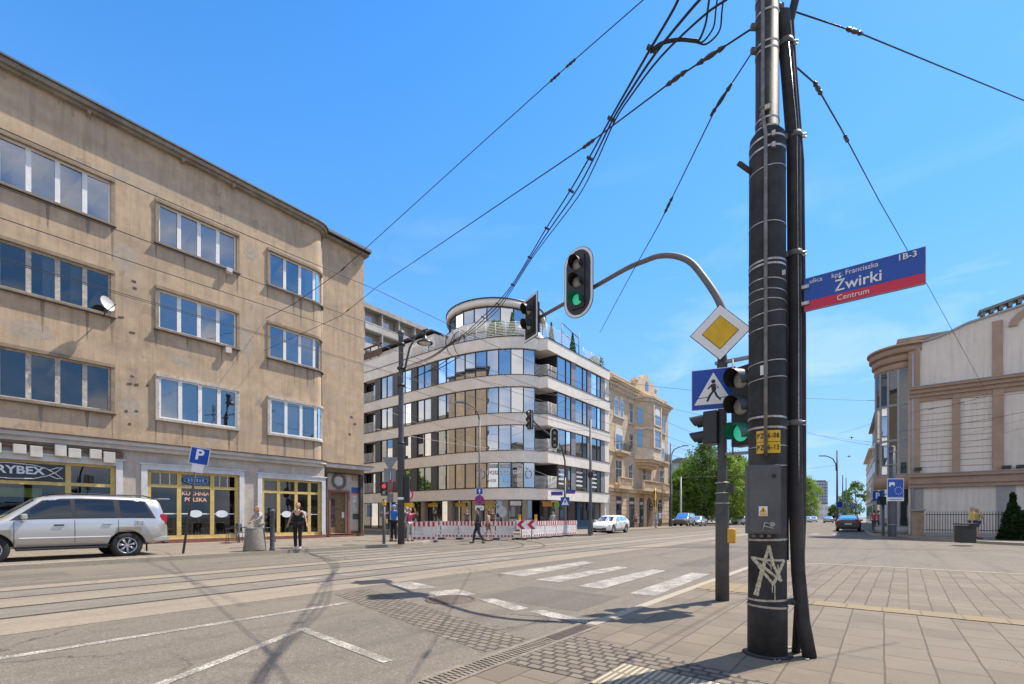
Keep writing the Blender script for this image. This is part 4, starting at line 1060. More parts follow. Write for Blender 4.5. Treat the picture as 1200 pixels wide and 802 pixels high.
# oriel over two floors and an open loggia below
def orielpoly(d=0.0): return [(50.9-d,22.4),(51.6-d,21.15-d),(52.5,20.75-d),(55.0,20.75-d),(55.9+d,21.15-d),(56.6+d,22.4)]
mb = MB(); mb.prism(orielpoly(), 8.3, 14.9); mb.build('oriel', SAND, ten)
for (z0, z1, d) in ((7.9,8.3,.14),(8.3,9.2,.05),(11.35,11.6,.1),(14.6,14.9,.12),(14.9,15.15,.28)):
    mb = MB(); mb.prism(orielpoly(d), z0+.003, z1-.003); mb.build('oriel_band', SANDL, ten)
mb = MB()
for i, (z, s) in enumerate(((7.9,.0),(7.6,-.25),(7.3,-.55))): mb.prism(orielpoly(s), z-.3, z-.004)
mb.build('oriel_corbel', SAND, ten)
OFc = Facade((0,20.75), (1,0), (0,-1))
OL = Facade((50.9+.0,22.4), (.49,-.87), (-.87,-.49))
for z0 in (9.4, 12.0):
    twin(OFc, 52.95, 54.55, z0, z0+2.0, z0 > 11, .0)
    for u in (52.55, 54.75):
        mb = MB(); mb.fbox(OFc, u-.12, u+.14, z0-.1, z0+2.3, 0, .12); mb.build('oriel_pilaster', SANDL, ten)
    mb = MB(); mb.fbox(OL, .35, 1.0, z0, z0+1.9, 0, .03); mb.build('window', HG, ten)
# side bays
twin(TF, 45.7, 46.5, 12.1, 14.2, True); twin(TF, 47.0, 47.8, 12.1, 14.2, True)
twin(TF, 49.3, 50.3, 11.9, 14.2); twin(TF, 49.3, 50.3, 8.6, 10.7)
twin(TF, 45.9, 47.6, 8.5, 11.0, True); twin(TF, 45.9, 47.4, 4.9, 7.4); twin(TF, 49.2, 50.2, 4.9, 7.3)
twin(TF, 52.9, 54.0, 4.9, 7.2); twin(TF, 54.7, 55.6, 4.9, 7.2)
twin(TF, 58.1, 58.9, 12.1, 14.2); twin(TF, 59.6, 60.4, 12.1, 14.2); twin(TF, 58.4, 60.1, 8.5, 11.0, True); twin(TF, 58.5, 60.0, 4.9, 7.3)
def balcony(u0, u1, z, dep, stone=True):
    mb = MB(); mb.fbox(TF, u0, u1, z-.22, z, 0, dep); mb.fbox(TF, u0+.25, u1-.25, z-.5, z-.225, 0, dep*.6)
    if stone:
        mb.fbox(TF, u0+.02, u1-.02, z+.9, z+1.0, dep-.2, dep+.04); mb.fbox(TF, u0+.05, u1-.05, z+.003, z+.12, dep-.18, dep)
        k = u0+.15
        while k < u1-.1: mb.lathe((k, 22.3-dep+.09, z+.12), [(.06,0),(.09,.25),(.04,.5),(.07,.78)], 6); k += .3
        for u in (u0+.02, u1-.24): mb.fbox(TF, u, u+.22, z+.003, z+.898, dep-.22, dep)
    b = mb.build('balcony', SAND, ten)
    if not stone:
        m2 = MB(); k = u0+.05
        while k < u1: m2.tube([(k, 22.3-dep+.05, z), (k, 22.3-dep+.02, z+.95)], .018, 4); k += .14
        m2.tube([(u0, 22.3, z+.95), (u0, 22.3-dep+.04, z+.95), (u1, 22.3-dep+.04, z+.95), (u1, 22.3, z+.95)], .03, 5)
        m2.build('railing', MFR, b)
balcony(45.0, 48.4, 4.5, .9); balcony(50.6, 56.9, 4.5, 1.2); balcony(58.0, 60.6, 4.5, .9)
balcony(45.7, 48.0, 8.35, .8, False); balcony(58.2, 60.4, 8.35, .8, False)

# ------------------------------------------------------------------ right corner building
RWALL = mat('grey_white_render', (.66, .59, .51), .9, 0, .05, 1.0, .1, dirt=(.5,.44,.37), streak=.35)
RPIL = mat('brown_pilaster', (.36, .25, .18), .85, 0, .08, 1.6, .12, dirt=(.26,.16,.10))
RBASE = mat('grey_base', (.30, .29, .28), .85, 0, .08, 2)
XR0 = 41.6
QF = Facade((XR0, 0), (0,-1), (-1,0))     # u = -y
def uq(px): return -onX(px, XR0)
right = thing('theatre_building', 'pale rendered corner building with brown pilasters, heavy cornices and a rounded glazed corner', 'building', (48, -8, 0))
prof = [(1.4,0),(1.4,12.85),(uq(1100),13.1),(uq(1116),13.35),(uq(1133),13.65),(uq(1153),13.8),(uq(1200),14.15),(9.5,14.9),(15,16.5),(22,15.3),(34,13),(34,0)]
mb = MB()
n = len(prof); mb.fprism(QF, prof, -22, 0); mb.build('wall', RWALL, right)
mb = MB()
for (a, b) in zip(prof[1:-1], prof[2:-1]):
    mb.fprism(QF, [(a[0],a[1]+.003),(b[0],b[1]+.003),(b[0],b[1]+.12),(a[0],a[1]+.12)], -22.1, .12)
mb.build('roof_edge', mat('zinc', (.30,.31,.32), .5, .3), right)
mb = MB()
for k in range(16):
    t = k/16; u = 4.9+k*.4
    mb.fbox(QF, u, u+.18, 14.0+k*.085, 14.35+k*.085, -.6, .05)
mb.fprism(QF, [(4.8,14.2),(11.2,15.72),(11.2,15.87),(4.8,14.36)], -.7, .12)
mb.build('roof_balustrade', mat('verdigris', (.18,.20,.18), .7), right)
pil = [(uq(1066), uq(1078)), (uq(1116), uq(1125)), (uq(1163), uq(1176)), (9.3, 10.1), (12.6, 13.4), (16, 16.8)]
for (a, b) in pil: mb = MB(); mb.fbox(QF, a, b, 4.2, 9.3, -.02, .14); mb.build('pilaster', RPIL, right)
for (a, b, z) in ((uq(1064)+.02, uq(1078), 12.75), (uq(1163), uq(1175), 13.5)): mb = MB(); mb.fbox(QF, a, b, 10.0, z, -.02, .10); mb.build('pilaster', RPIL, right)
for (a, b) in zip(pil, pil[1:]): mb = MB(); mb.fbox(QF, a[1], b[0], 9.0, 9.3, -.02, .10); mb.build('panel_head', RPIL, right)
# arch moulding and oval on the gable
mb = MB(); uc = 9.0; P = [(uc-2.9+.0, 13.0)]
arc = []
for k in range(13):
    t = math.pi*(1-k/12); arc.append((uc+2.9*math.cos(t), 13.0+1.5*math.sin(t)))
for a, b in zip(arc, arc[1:]):
    mb.fprism(QF, [a, b, (uc+(b[0]-uc)*.87, 13.0+(b[1]-13)*.75), (uc+(a[0]-uc)*.87, 13.0+(a[1]-13)*.75)], -.02, .12)
mb.build('arch_moulding', RPIL, right)
mb = MB(); mb.fprism(QF, ellipse(8.3, 12.6, 1.0, .62), -.01, .1); mb.build('oval_relief', RPIL, right)
for grp in (((9.3,9.55,.22),(9.55,9.8,.36),(9.8,9.95,.5)), ((3.25,3.5,.2),(3.5,3.95,.3),(3.95,4.15,.44))):
    mb = MB()
    for (z0, z1, d) in grp: mb.fbox(QF, 1.42, 33.9, z0+.0005, z1, -.02, d)
    mb.build('cornice', RPIL, right)
for z, d in ((9.952, .54), (4.152, .48)): mb = MB(); mb.fbox(QF, 1.4, 33.9, z, z+.048, -.02, d); mb.build('cornice_flashing', MATS['zinc'], right)
for (a, b) in zip(pil, pil[1:]):
    if a[1] > 8: continue
    nr = 12
    for k in range(1, nr):
        mb = MB(); z = 4.2+k*(8.9-4.2)/nr; mb.fbox(QF, a[1]+.01, b[0]-.01, z, z+.028, 0, .012)
        if b[0] < uq(1170): mb.build('groove', mat('groove_grey', (.22,.2,.18), .9), right)
for (a, b) in ((1.5,2.15),(uq(1168),uq(1168)+.8),(12,12.8)): mb = MB(); mb.fbox(QF, a, b, .12, 3.25, -.02, .06); mb.build('base_pier', RBASE, right)
for (px, z) in ((1072, 4.4), (1174, 4.25), (1190, 4.25)):
    mb = MB(); mb.fbox(QF, uq(px), uq(px)+.35, z, z+.2, .12, .45); mb.build('floodlight', MFR, right)
# rounded glazed corner bay
BC = (XR0+1.9, -1.3); BR_ = 1.75
def rring(r, n=28): return [(BC[0]+r*math.cos(2*math.pi*k/n), BC[1]+r*math.sin(2*math.pi*k/n)) for k in range(n)]
mb = MB(); mb.prism(rring(BR_-.15), 0, 11.6, smooth=True); mb.build('bay_core', mat('bay_dark', (.05,.05,.055), .6), right)
for (z0, z1, r, m) in ((11.5,12.0,.02,RPIL),(12.0,12.5,.16,RPIL),(12.5,12.95,.32,RPIL),(12.95,13.1,.45,RPIL),(3.3,4.2,.05,RPIL),(.1,.6,.05,RBASE)):
    mb = MB(); mb.prism(rring(BR_+r), z0+.002, z1, smooth=True); mb.build('bay_band', m, right)
RPF = PathF([tuple(p) for p in rring(BR_-.04, 48)] + [(BC[0]+BR_-.04, BC[1])])
if (Vector(RPF.p(2,0,1)[:2])-Vector(BC)).length < BR_-.2: RPF.N = [-n for n in RPF.N]
GLB = glass('bay_glass', .05, dark=(.03,.035,.035)); LR = RPF.L[-1]
for (z0, z1) in ((.62,3.28),(4.22,6.6),(6.62,9.05),(9.07,11.48)):
    for k in range(10):
        u = LR*(.18+.56*k/10); pane_unit(RPF, u, u+LR*.056, z0, z1, .0, GLB, fm=mat('bay_frame', (.30,.30,.29), .5), t=.06, parent=right)
mb = MB(); mb.tube([(XR0-.12, -1.62, 12.3), (XR0-.12, -1.62, .2)], .06, 8); mb.build('downpipe', mat('grey_pipe', (.35,.35,.36), .5), right)
# right-hand row going away along the road (a touch off the straight)
def rowY(x): return -1.5 + .052*(x-43.0)
cols = [((.50,.25,.15),'reddish brown tenement next beyond the rounded glazed corner'), ((.58,.34,.20),'tan tenement, second beyond the glazed corner'), ((.46,.40,.34),'greyish tenement with a projecting eave, third beyond the glazed corner'), ((.65,.56,.45),'cream house at the far end of the right-hand row')]
xw = [45.2, 60, 76, 96, 122]
for i, (c, lab) in enumerate(cols):
    a, b = xw[i], xw[i+1]; H = (14.2, 13.0, 14.8, 12.2)[i]
    t = thing('row_house', lab, 'building', ((a+b)/2, rowY(a)-5, 0), 'row houses along the right side of the road')
    m = mat('row_render%d' % i, c, .9, 0, .15, 1.5, dirt=tuple(x*.6 for x in c), streak=.3)
    d = Vector((b-a, rowY(b)-rowY(a))).normalized(); F = Facade((a, rowY(a)), (d.x, d.y), (-d.y, d.x)); L = math.hypot(b-a, rowY(b)-rowY(a))-.05
    mb = MB(); mb.fbox(F, 0, L, 0, H, -12, 0); mb.build('wall', m, t)
    mb = MB(); mb.fbox(F, -.15, L+.1, H, H+.3, -12.2, .5); mb.build('cornice', SANDL if i % 2 else EAVE, t)
    mb = MB(); mb.fbox(F, -.1, L, 3.8, 4.05, -.02, .2); mb.build('string_course', SANDL if i % 2 else EAVE, t)
    nb = int(L/2.3)
    for fl in range(3):
        for k in range(nb):
            u = .7+k*2.3; z = 4.8+fl*3.1
            f = MB(); f.fbox(F, u, u+1.1, z, z+1.8, -.02, .03); f.fbox(F, u-.1, u+1.2, z+1.8, z+1.95, -.02, .12); f.fbox(F, u-.1, u+1.2, z-.12, z, -.02, .14)
            o = f.build('window', SANDL, t); g = MB(); g.fquad(F, u+.08, u+.52, z+.08, z+1.72, .035); g.fquad(F, u+.58, u+1.02, z+.08, z+1.72, .035); g.build('pane', HG, o)
    for k in range(int(L/3.4)):
        f = MB(); u = .6+k*3.4; f.fbox(F, u, u+2.2, .3, 3.2, -.02, .04); f.build('shop_front', HG, t)
    if i == 0: mb = MB(); bx = L*.3; mb.fbox(F, bx, bx+2.6, 4.5, H-2.2, 0, .6); mb.build('oriel', m, t)

# small far things on the left of the vanishing point
def far_house(px0, px1, ytop, D, c, roofc, label, group=None, flats=False):
    p0, p1 = atd2(px0, D), atd2(px1, D); z = EYE+(HY-ytop)/FPX*D
    t = thing('far_house' if not flats else 'tower_block', label, 'building', ((p0[0]+p1[0])/2, (p0[1]+p1[1])/2, 0), group)
    ux, uy = p1[0]-p0[0], p1[1]-p0[1]; L = math.hypot(ux, uy); F = Facade(p0[:2], (ux/L, uy/L), (-CF[0], -CF[1]))
    m = mat('far_%d' % int(px0*10+ytop), c, .9, 0, .15, .3)
    rf = z - (.18*L if not flats else 1.2); rf = max(rf, z*.72)
    mb = MB(); mb.fbox(F, 0, L, 0, rf, -L*.7, 0); mb.build('wall', m, t)
    mb = MB()
    if flats: mb.fbox(F, L*.1, L*.9, rf, z, -L*.6, -.5)
    else: mb.fprism(F, [(-.3,rf),(L+.3,rf),(L*.72,z),(L*.28,z)], -L*.7, .4)
    mb.build('roof', mat('far_roof', roofc, .9, 0, .2, .5), t)
    nf = max(2, int(rf/3.1)); nc = max(2, min(7, int(L/2.6)))
    for i in range(nf):
        for k in range(nc):
            u = L*(k+.25)/nc; zz = 1.2+i*(rf-.6)/nf
            if flats:
                f = MB(); f.fbox(F, u, u+L/nc*.55, zz, zz+1.5, -.02, .05); f.build('window', HG, t)
            else:
                f = MB(); f.fbox(F, u, u+L/nc*.5, zz, zz+1.6, -.02, .05); f.build('window', HG, t)
    return t
far_house(951.5, 970, 563, 480, (.20,.21,.24), (.15,.15,.16), 'tall grey tower block far off over the end of the road', flats=True)
far_house(938, 951, 573, 300, (.35,.33,.30), (.12,.11,.11), 'dark roofed grey tenement at the left edge of the distance')
far_house(950, 960.5, 586, 230, (.50,.46,.40), (.16,.13,.12), 'pale house with a dark roof below the far tower block')
far_house(961, 970, 589, 260, (.62,.58,.52), (.25,.22,.20), 'small white house right of the dark roofed pale one in the distance')
far_house(971, 982, 593, 330, (.36,.38,.42), (.22,.22,.24), 'bluish grey low house in the distance, left of the dark poles')
far_house(984, 1000, 592, 420, (.35,.36,.38), (.2,.2,.22), 'flat grey far building closing the road')
far_house(786, 812, 537, 150, (.34,.30,.25), (.14,.12,.11), 'grey brown tenement roof showing over the trees beside the lamp')
far_house(813, 875, 580, 160, (.42,.38,.33), (.2,.16,.14), 'low long building behind the row of trees')
far_house(876, 937, 583, 190, (.36,.32,.27), (.2,.16,.14), 'ochre house hidden behind the big dark pole')

# ------------------------------------------------------------------ trees
def leaf_mat(name, c, c2):
    m, nt, b = _base(name)
    n = _noise(nt, .9, 4, .6); n2 = _noise(nt, 7, 3, .6)
    col = _mix(nt, _ramp(nt, n.outputs['Fac'], .35, .65), c, c2); col = _mix(nt, _ramp(nt, n2.outputs['Fac'], .3, .7, 0, .6), col, tuple(x*.55 for x in c))
    nt.links.new(col, b.inputs['Base Color']); b.inputs['Roughness'].default_value = .6; b.inputs['Specular IOR Level'].default_value = .25
    tr = nt.nodes.new('ShaderNodeBsdfTranslucent'); nt.links.new(col, tr.inputs['Color'])
    ms = nt.nodes.new('ShaderNodeMixShader'); ms.inputs[0].default_value = .35
    nt.links.new(b.outputs[0], ms.inputs[1]); nt.links.new(tr.outputs[0], ms.inputs[2]); nt.links.new(ms.outputs[0], nt.nodes['Material Output'].inputs[0])
    MATS[name] = m; return m
LEAF_A = leaf_mat('linden_leaf', (.17,.29,.045), (.30,.43,.08))
LEAF_B = leaf_mat('dark_leaf', (.10,.19,.04), (.19,.30,.06))
LEAF_C = leaf_mat('lime_leaf', (.25,.38,.06), (.38,.50,.09))
BARK = mat('bark', (.10,.075,.055), .95, 0, .3, 5, .5)
def tree(name, label, x, y, h, w, leaf, seed, clumps=34, group=None, bare=.25, leaves=110, ls=.26, z0=0):
    rr = random.Random(seed)
    t = thing(name, label, 'tree', (x, y, z0), group)
    mb = MB(); P = []
    for k in range(6): P.append((x+rr.uniform(-.1,.1)*k*.5, y+rr.uniform(-.1,.1)*k*.5, z0+h*.75*k/5))
    mb.tube(P, [h*.018*(1-k/7)+.02 for k in range(6)], 8)
    cl = []
    for i in range(clumps):
        a = i*2.399+rr.uniform(-.4,.4); f = (i+.5)/clumps
        zz = bare*h + (1-bare)*h*(f**.85)*.94
        e = math.sin(math.pi*min(1, max(.06, (f*.9+.12))))**.6
        r = w*e*rr.uniform(.3, 1.0)
        cl.append((x+r*math.cos(a), y+r*math.sin(a), z0+zz, w*rr.uniform(.15,.36)))
        if i % 2 == 0:
            s = P[min(5, int(f*4)+1)]; mb.tube([s, ((s[0]+cl[-1][0])/2, (s[1]+cl[-1][1])/2, (s[2]+cl[-1][2])/2+.2), cl[-1][:3]], [h*.007, h*.004, .02], 5)
    mb.build('trunk', BARK, t)
    mb = MB()
    for (cx, cy, cz, cr_) in cl:
        for i in range(leaves):
            v = Vector((rr.gauss(0,1), rr.gauss(0,1), rr.gauss(0,1)*.8)).normalized()*cr_*(rr.random()**.4)*rr.choice((1,1,1,1.25))
            p = Vector((cx, cy, cz)) + v
            a = (v.normalized()*.5+Vector((rr.gauss(0,1), rr.gauss(0,1), rr.gauss(0,1)))).normalized(); b = a.cross(Vector((rr.gauss(0,1), rr.gauss(0,1), rr.gauss(0,1)))).normalized()
            q = ls*rr.uniform(.5, 1.2); mb.add([p-a*q, p+b*q*.55, p+a*q, p-b*q*.55], [(0,1,2,3)])
    mb.build('crown', leaf, t, recalc=False)
    return t
G = 'street trees along the left side of the road beyond the tenement'
for i, (px, D, h, w, leaf, lab) in enumerate((
    (796, 82, 9.8, 3.2, LEAF_A, 'leafy tree right beside the tenement corner, behind the parked cars'),
    (811, 86, 12.5, 4.2, LEAF_A, 'tall leafy tree behind the pale tram pole and two parked cars'),
    (826, 80, 14.4, 4.0, LEAF_B, 'tallest darker tree with spiky top, left of the traffic light pole'),
    (843, 92, 12.8, 4.4, LEAF_A, 'dense tree directly behind the traffic light pole'),
    (853, 78, 11.8, 3.6, LEAF_C, 'bright tree just right of the traffic light pole, nearest of the row'),
    (862, 84, 13.0, 4.0, LEAF_C, 'bright yellow-green tree between the traffic light pole and the thick dark pole'),
    (892, 100, 13.0, 4.2, LEAF_C, 'lime-green tree behind the thick dark pole'),
    (918, 120, 13.0, 4.4, LEAF_A, 'leafy tree hidden behind the street name pipes'),
    (946, 140, 13.5, 4.0, LEAF_C, 'yellow-green tree just right of the dark pipes, in front of low houses'))):
    x, y = atd2(px, D)[:2]; tree('street_tree', lab, x, y, h, w, leaf, 20+i, group=G, bare=.10, clumps=86, leaves=120, ls=.22)
for i, (px, D, h, w, lab) in enumerate(((991, 190, 12, 3.2, 'round dark tree at the end of the road left of the row houses'), (1003, 165, 14, 4.2, 'broad dark tree beside the end of the right-hand row'), (977, 200, 6.5, 2.5, 'small far tree over the silver car'))):
    x, y = atd2(px, D)[:2]; tree('distant_tree', lab, x, y, h, w, LEAF_B, 50+i, clumps=24, leaves=80, ls=.4, bare=.15)

# the next house down the side street, seen in the mirror glass
sh = thing('side_street_house', 'cream rendered house behind the ochre block, down the side street', 'building', (8, 58, 0))
mb = MB(); mb.box(-8, 16.9, 39.3, 86, 0, 13.5); mb.build('wall', mat('cream_side', (.62,.56,.47), .9, 0, .1, 1), sh)
mb = MB(); mb.box(-8.2, 17.3, 39.25, 86.2, 13.5, 13.9); mb.build('roof', EAVE, sh)
for fl in range(4):
    for k in range(14):
        mb = MB(); F = Facade((16.9, 40), (0,1), (1,0)); mb.fbox(F, 1+k*3.1, 2.3+k*3.1, 1.4+fl*3.2, 3.2+fl*3.2, -.02, .03); mb.build('window', HG, sh)
tree('side_street_tree', 'broad tree on the side street pavement behind the ochre block, seen only in reflections', 18.6, 47, 7.5, 2.6, LEAF_A, 77, clumps=26, leaves=80)

# a building behind the viewer, mirrored in the windows opposite
bh = thing('corner_tenement', 'cream tenement on the near side of the road behind the viewpoint', 'building', (-20, -16, 0))
mb = MB(); mb.box(-45, -6, -28, -9.5, 0, 15); mb.build('wall', mat('cream_render', (.5,.42,.32), .9), bh)
mb = MB(); mb.box(-45.4, -5.6, -28.4, -9.1, 15, 15.4); mb.build('roof', EAVE, bh)
for fl in range(4):
    for k in range(12):
        mb = MB(); F = Facade((-44, -9.5), (1,0), (0,1)); mb.fbox(F, 1+k*3.1, 2.3+k*3.1, 1.4+fl*3.5, 3.4+fl*3.5, -.02, .03); mb.build('window', HG, bh)
# ------------------------------------------------------------------ cars
def lerpk(keys, x):
    if x <= keys[0][0]: return keys[0][1]
    for (a, va), (b, vb) in zip(keys, keys[1:]):
        if x <= b:
            t = (x-a)/(b-a); return va+(vb-va)*t
    return keys[-1][1]
TYRE = mat('tyre_rubber', (.02,.02,.02), .85, 0, .2, 20, obj=True)
ALLOY = mat('alloy_rim', (.55,.55,.56), .3, .8, .05, 9)
TRIMK = mat('black_trim', (.018,.018,.02), .5, 0, .1, 9)
CARGL = glass('car_glass', .02, dark=(.012,.012,.012))
REDL = mat('tail_light_red', (.45,.01,.015), .2, 0, .1, 9); LAMPW = mat('head_lamp', (.75,.77,.8), .1, .3, .05, 9)
PLATE = mat('number_plate', (.75,.75,.72), .4)
def carpaint(name, c, metal=.3):
    m = mat(name, c, .28, metal, .02, 2); b = m.node_tree.nodes['Principled BSDF']
    b.inputs['Coat Weight'].default_value = .8; b.inputs['Coat Roughness'].default_value = .04; return m
def make_car(S, label, paint, group=None):
    """S: L, W, keys for zb, zs (belt), zt (roof line), wt (roof half width share), wheels (x), R; nose at +x"""
    L, W, R_ = S['L'], S['W'], S['R']; hw = W/2
    root = thing(S['name'], label, 'car', (0,0,0), group)
    def ringp(x):
        e = min(1, (L/2-abs(x))/.30); e = max(0, e); w = hw*(S.get('tap', .86)+(1-S.get('tap', .86))*math.sin(e*math.pi/2))
        zb, zt = lerpk(S['zb'], x), lerpk(S['zt'], x); zs = min(lerpk(S['zs'], x), zt-.03); wt = hw*lerpk(S['wt'], x)*(w/hw)
        wt = min(wt, w*.93)
        h = zs-zb
        return [(0,zb),(w*.86,zb),(w*.97,zb+.1*h),(w,zb+.38*h),(w*.995,zb+.72*h),(w*.985,zb+.9*h),(w*.955,zs),((w*.955+wt)/2*1.012,(zs+zt-.04)/2),(wt,zt-.045),(wt*.93,zt-.008),(wt*.5,zt+.015),(0,zt+.02)]
    xs = [-L/2+L*k/56 for k in range(57)]
    m = MB(); rings = []
    for x in xs:
        r = ringp(x); full = r + [(-y, z) for y, z in reversed(r[1:-1])]; rings.append(full)
    n = len(rings[0]); vs = [(x, y, z) for x, rg in zip(xs, rings) for y, z in rg]
    m.add(vs, [(i*n+k, i*n+(k+1)%n, (i+1)*n+(k+1)%n, (i+1)*n+k) for i in range(56) for k in range(n)], True)
    m.f.append(list(range(n))); m.s.append(False); m.m.append(0)
    m.f.append([56*n+k for k in range(n)]); m.s.append(False); m.m.append(0)
    body = m.build('body', paint, root, local=True)
    cut = MB()
    for wx in S['wheels']:
        cut.tube([(wx, -hw-.2, R_), (wx, -hw+.32, R_)], R_+.07, 28, smooth=False); cut.tube([(wx, hw-.32, R_), (wx, hw+.2, R_)], R_+.07, 28, smooth=False)
    co = cut.build('cut', TRIMK)
    md = body.modifiers.new('b', 'BOOLEAN'); md.operation = 'DIFFERENCE'; md.object = co; md.solver = 'EXACT'
    dg = bpy.context.evaluated_depsgraph_get(); dg.update()
    me = bpy.data.meshes.new_from_object(body.evaluated_get(dg)); body.modifiers.clear(); body.data = me; me.name = 'body'
    bpy.data.objects.remove(co)
    # inner floor so the arches are closed and dark
    m = MB(); m.box(-L/2+.25, L/2-.25, -hw+.30, hw-.30, S['zb'][0][1]-.06, R_*2.05); m.build('underbody', TRIMK, root, local=True)
    def side(x, a, b, t, off=.006):     # point on the right (+y) skin between ring indices a and b
        r = ringp(x); p, q = r[a], r[b]; return (x, p[0]+(q[0]-p[0])*t+off, p[1]+(q[1]-p[1])*t)
    def glass_side(x0b, x1b, x0t, x1t, s, name='side_window', mt=CARGL, t0=.1, t1=.88, off=.007):
        mm = MB(); N = 6
        low = [side(x0b+(x1b-x0b)*k/N, 6, 8, t0, off) for k in range(N+1)]; top = [side(x0t+(x1t-x0t)*k/N, 6, 8, t1, off) for k in range(N+1)]
        mid = [tuple((a+b)/2+(.012 if i == 1 else 0) for i, (a, b) in enumerate(zip(p, q))) for p, q in zip(low, top)]
        vs = [(p[0], p[1]*s, p[2]) for row in (low, mid, top) for p in row]
        mm.add(vs, [(r_*(N+1)+k, r_*(N+1)+k+1, (r_+1)*(N+1)+k+1, (r_+1)*(N+1)+k) for r_ in range(2) for k in range(N)], True)
        return mm.build(name, mt, root, local=True, recalc=False)
    for s in (-1, 1):
        for w in S['windows']: glass_side(*w, s)
        if 'surround' in S: glass_side(*S['surround'], s, 'window_surround', TRIMK, .055, .93, .003)
        if 'pillar' in S:
            for w in S['pillar']: glass_side(*w, s, 'pillar', TRIMK, .06, .92, .0045)
        for (nm, x0, x1, z0, z1, mt, pr) in S.get('boxes', []):
            y = None; mm = MB(); r = ringp((x0+x1)/2)
            zz = (z0+z1)/2; ys = [p[0] for p in r if abs(p[1]-zz) < .35]; yy = max(ys) if ys else hw
            mm.box(x0, x1, s*(yy-.12), s*(yy+pr), z0, z1); mm.build(nm, mt, root, local=True, bevel=min(.012, (z1-z0)*.3))
        for xl in S.get('doorlines', []):
            mm = MB(); pts = [side(xl, 2, 3, .3, .002)]+[side(xl, 3, 4, t, .002) for t in (0,.5,1)]+[side(xl, 5, 6, t, .002) for t in (0,1)]
            mm.tube([(p[0], p[1]*s, p[2]) for p in pts], .006, 4); mm.build('door_gap', TRIMK, root, local=True)
        mm = MB(); mx = S['mirror']; zz = lerpk(S['zs'], mx)+.07; mm.box(mx-.06, mx+.07, s*(hw-.02), s*(hw+.17), zz-.04, zz+.11); mm.build('wing_mirror', paint, root, local=True, bevel=.035)
    for (nm, x0, x1) in S['screens']:
        mm = MB(); N = 5; P = []
        for k in range(N+1):
            x = x0+(x1-x0)*k/N; r = ringp(x); nz = .012
            P.append([(x, sgn*q*r[9][0]*.97, (r[9][1] if q > .9 else r[10][1] if q > .4 else r[11][1])+nz) for sgn, q in ((-1,1),(-1,.5),(1,0),(1,.5),(1,1))])
        fx = .012 if x1 > 0 else -.012
        mm.add([(p[0]+fx, p[1], p[2]) for row in P for p in row], [(i*5+k, i*5+k+1, (i+1)*5+k+1, (i+1)*5+k) for i in range(N) for k in range(4)], True)
        mm.build(nm, CARGL, root, local=True, recalc=False)
    # wheels
    prof = [(R_*.60,-.10),(R_*.88,-.115),(R_*.97,-.09),(R_,-.05),(R_,.05),(R_*.97,.09),(R_*.88,.115),(R_*.60,.10)]
    N = 32; tm = MB()
    vs = [(r*math.cos(2*math.pi*k/N), h, r*math.sin(2*math.pi*k/N)) for r, h in prof for k in range(N)]
    tm.add(vs, [(i*N+k, i*N+(k+1)%N, (i+1)*N+(k+1)%N, (i+1)*N+k) for i in range(len(prof)-1) for k in range(N)], True)
    rm = MB(); rr_ = R_*.62
    vs = [(r*math.cos(2*math.pi*k/N), h, r*math.sin(2*math.pi*k/N)) for r, h in ((rr_,.10),(rr_*.93,.105),(rr_*.90,.04),(rr_*.88,-.02)) for k in range(N)]
    rm.add(vs, [(i*N+k, i*N+(k+1)%N, (i+1)*N+(k+1)%N, (i+1)*N+k) for i in range(3) for k in range(N)], True)
    rm.tube([(0,.03,0),(0,.098,0)], rr_*.2, 12)
    ns = S.get('spokes', 10)
    for k in range(ns):
        a = 2*math.pi*k/ns + .15
        for da in ((-.09,.09) if S.get('twin') else (0,)):
            c, s_ = math.cos(a+da), math.sin(a+da); rm.tube([(c*rr_*.1,.07,s_*rr_*.1),(c*rr_*.95,.085,s_*rr_*.95)], [rr_*.075, rr_*.06], 6)
    dk = MB(); dk.tube([(0,-.03,0),(0,.02,0)], rr_*.9, 24, smooth=False)
    tyre0 = None
    for wx in S['wheels']:
        for s in (-1, 1):
            if tyre0 is None:
                tyre0 = tm.build('wheel', TYRE, root, local=True); rim = rm.build('rim', ALLOY, tyre0, local=True); bd = dk.build('brake_disc', TRIMK, tyre0, local=True)
                w_ = tyre0
            else:
                w_ = tyre0.copy(); COL.objects.link(w_)
                for ch in (rim, bd): c2 = ch.copy(); COL.objects.link(c2); c2.parent = w_
            w_.location = (wx, s*(hw-.125), R_); w_.rotation_euler = (0, 0, 0 if s > 0 else math.pi)
    for (nm, x, y0, y1, z0, z1, mt) in S.get('ends', []):
        mm = MB(); mm.box(x-.03, x+.03, y0, y1, z0, z1); mm.build(nm, mt, root, local=True, bevel=.01)
    return root
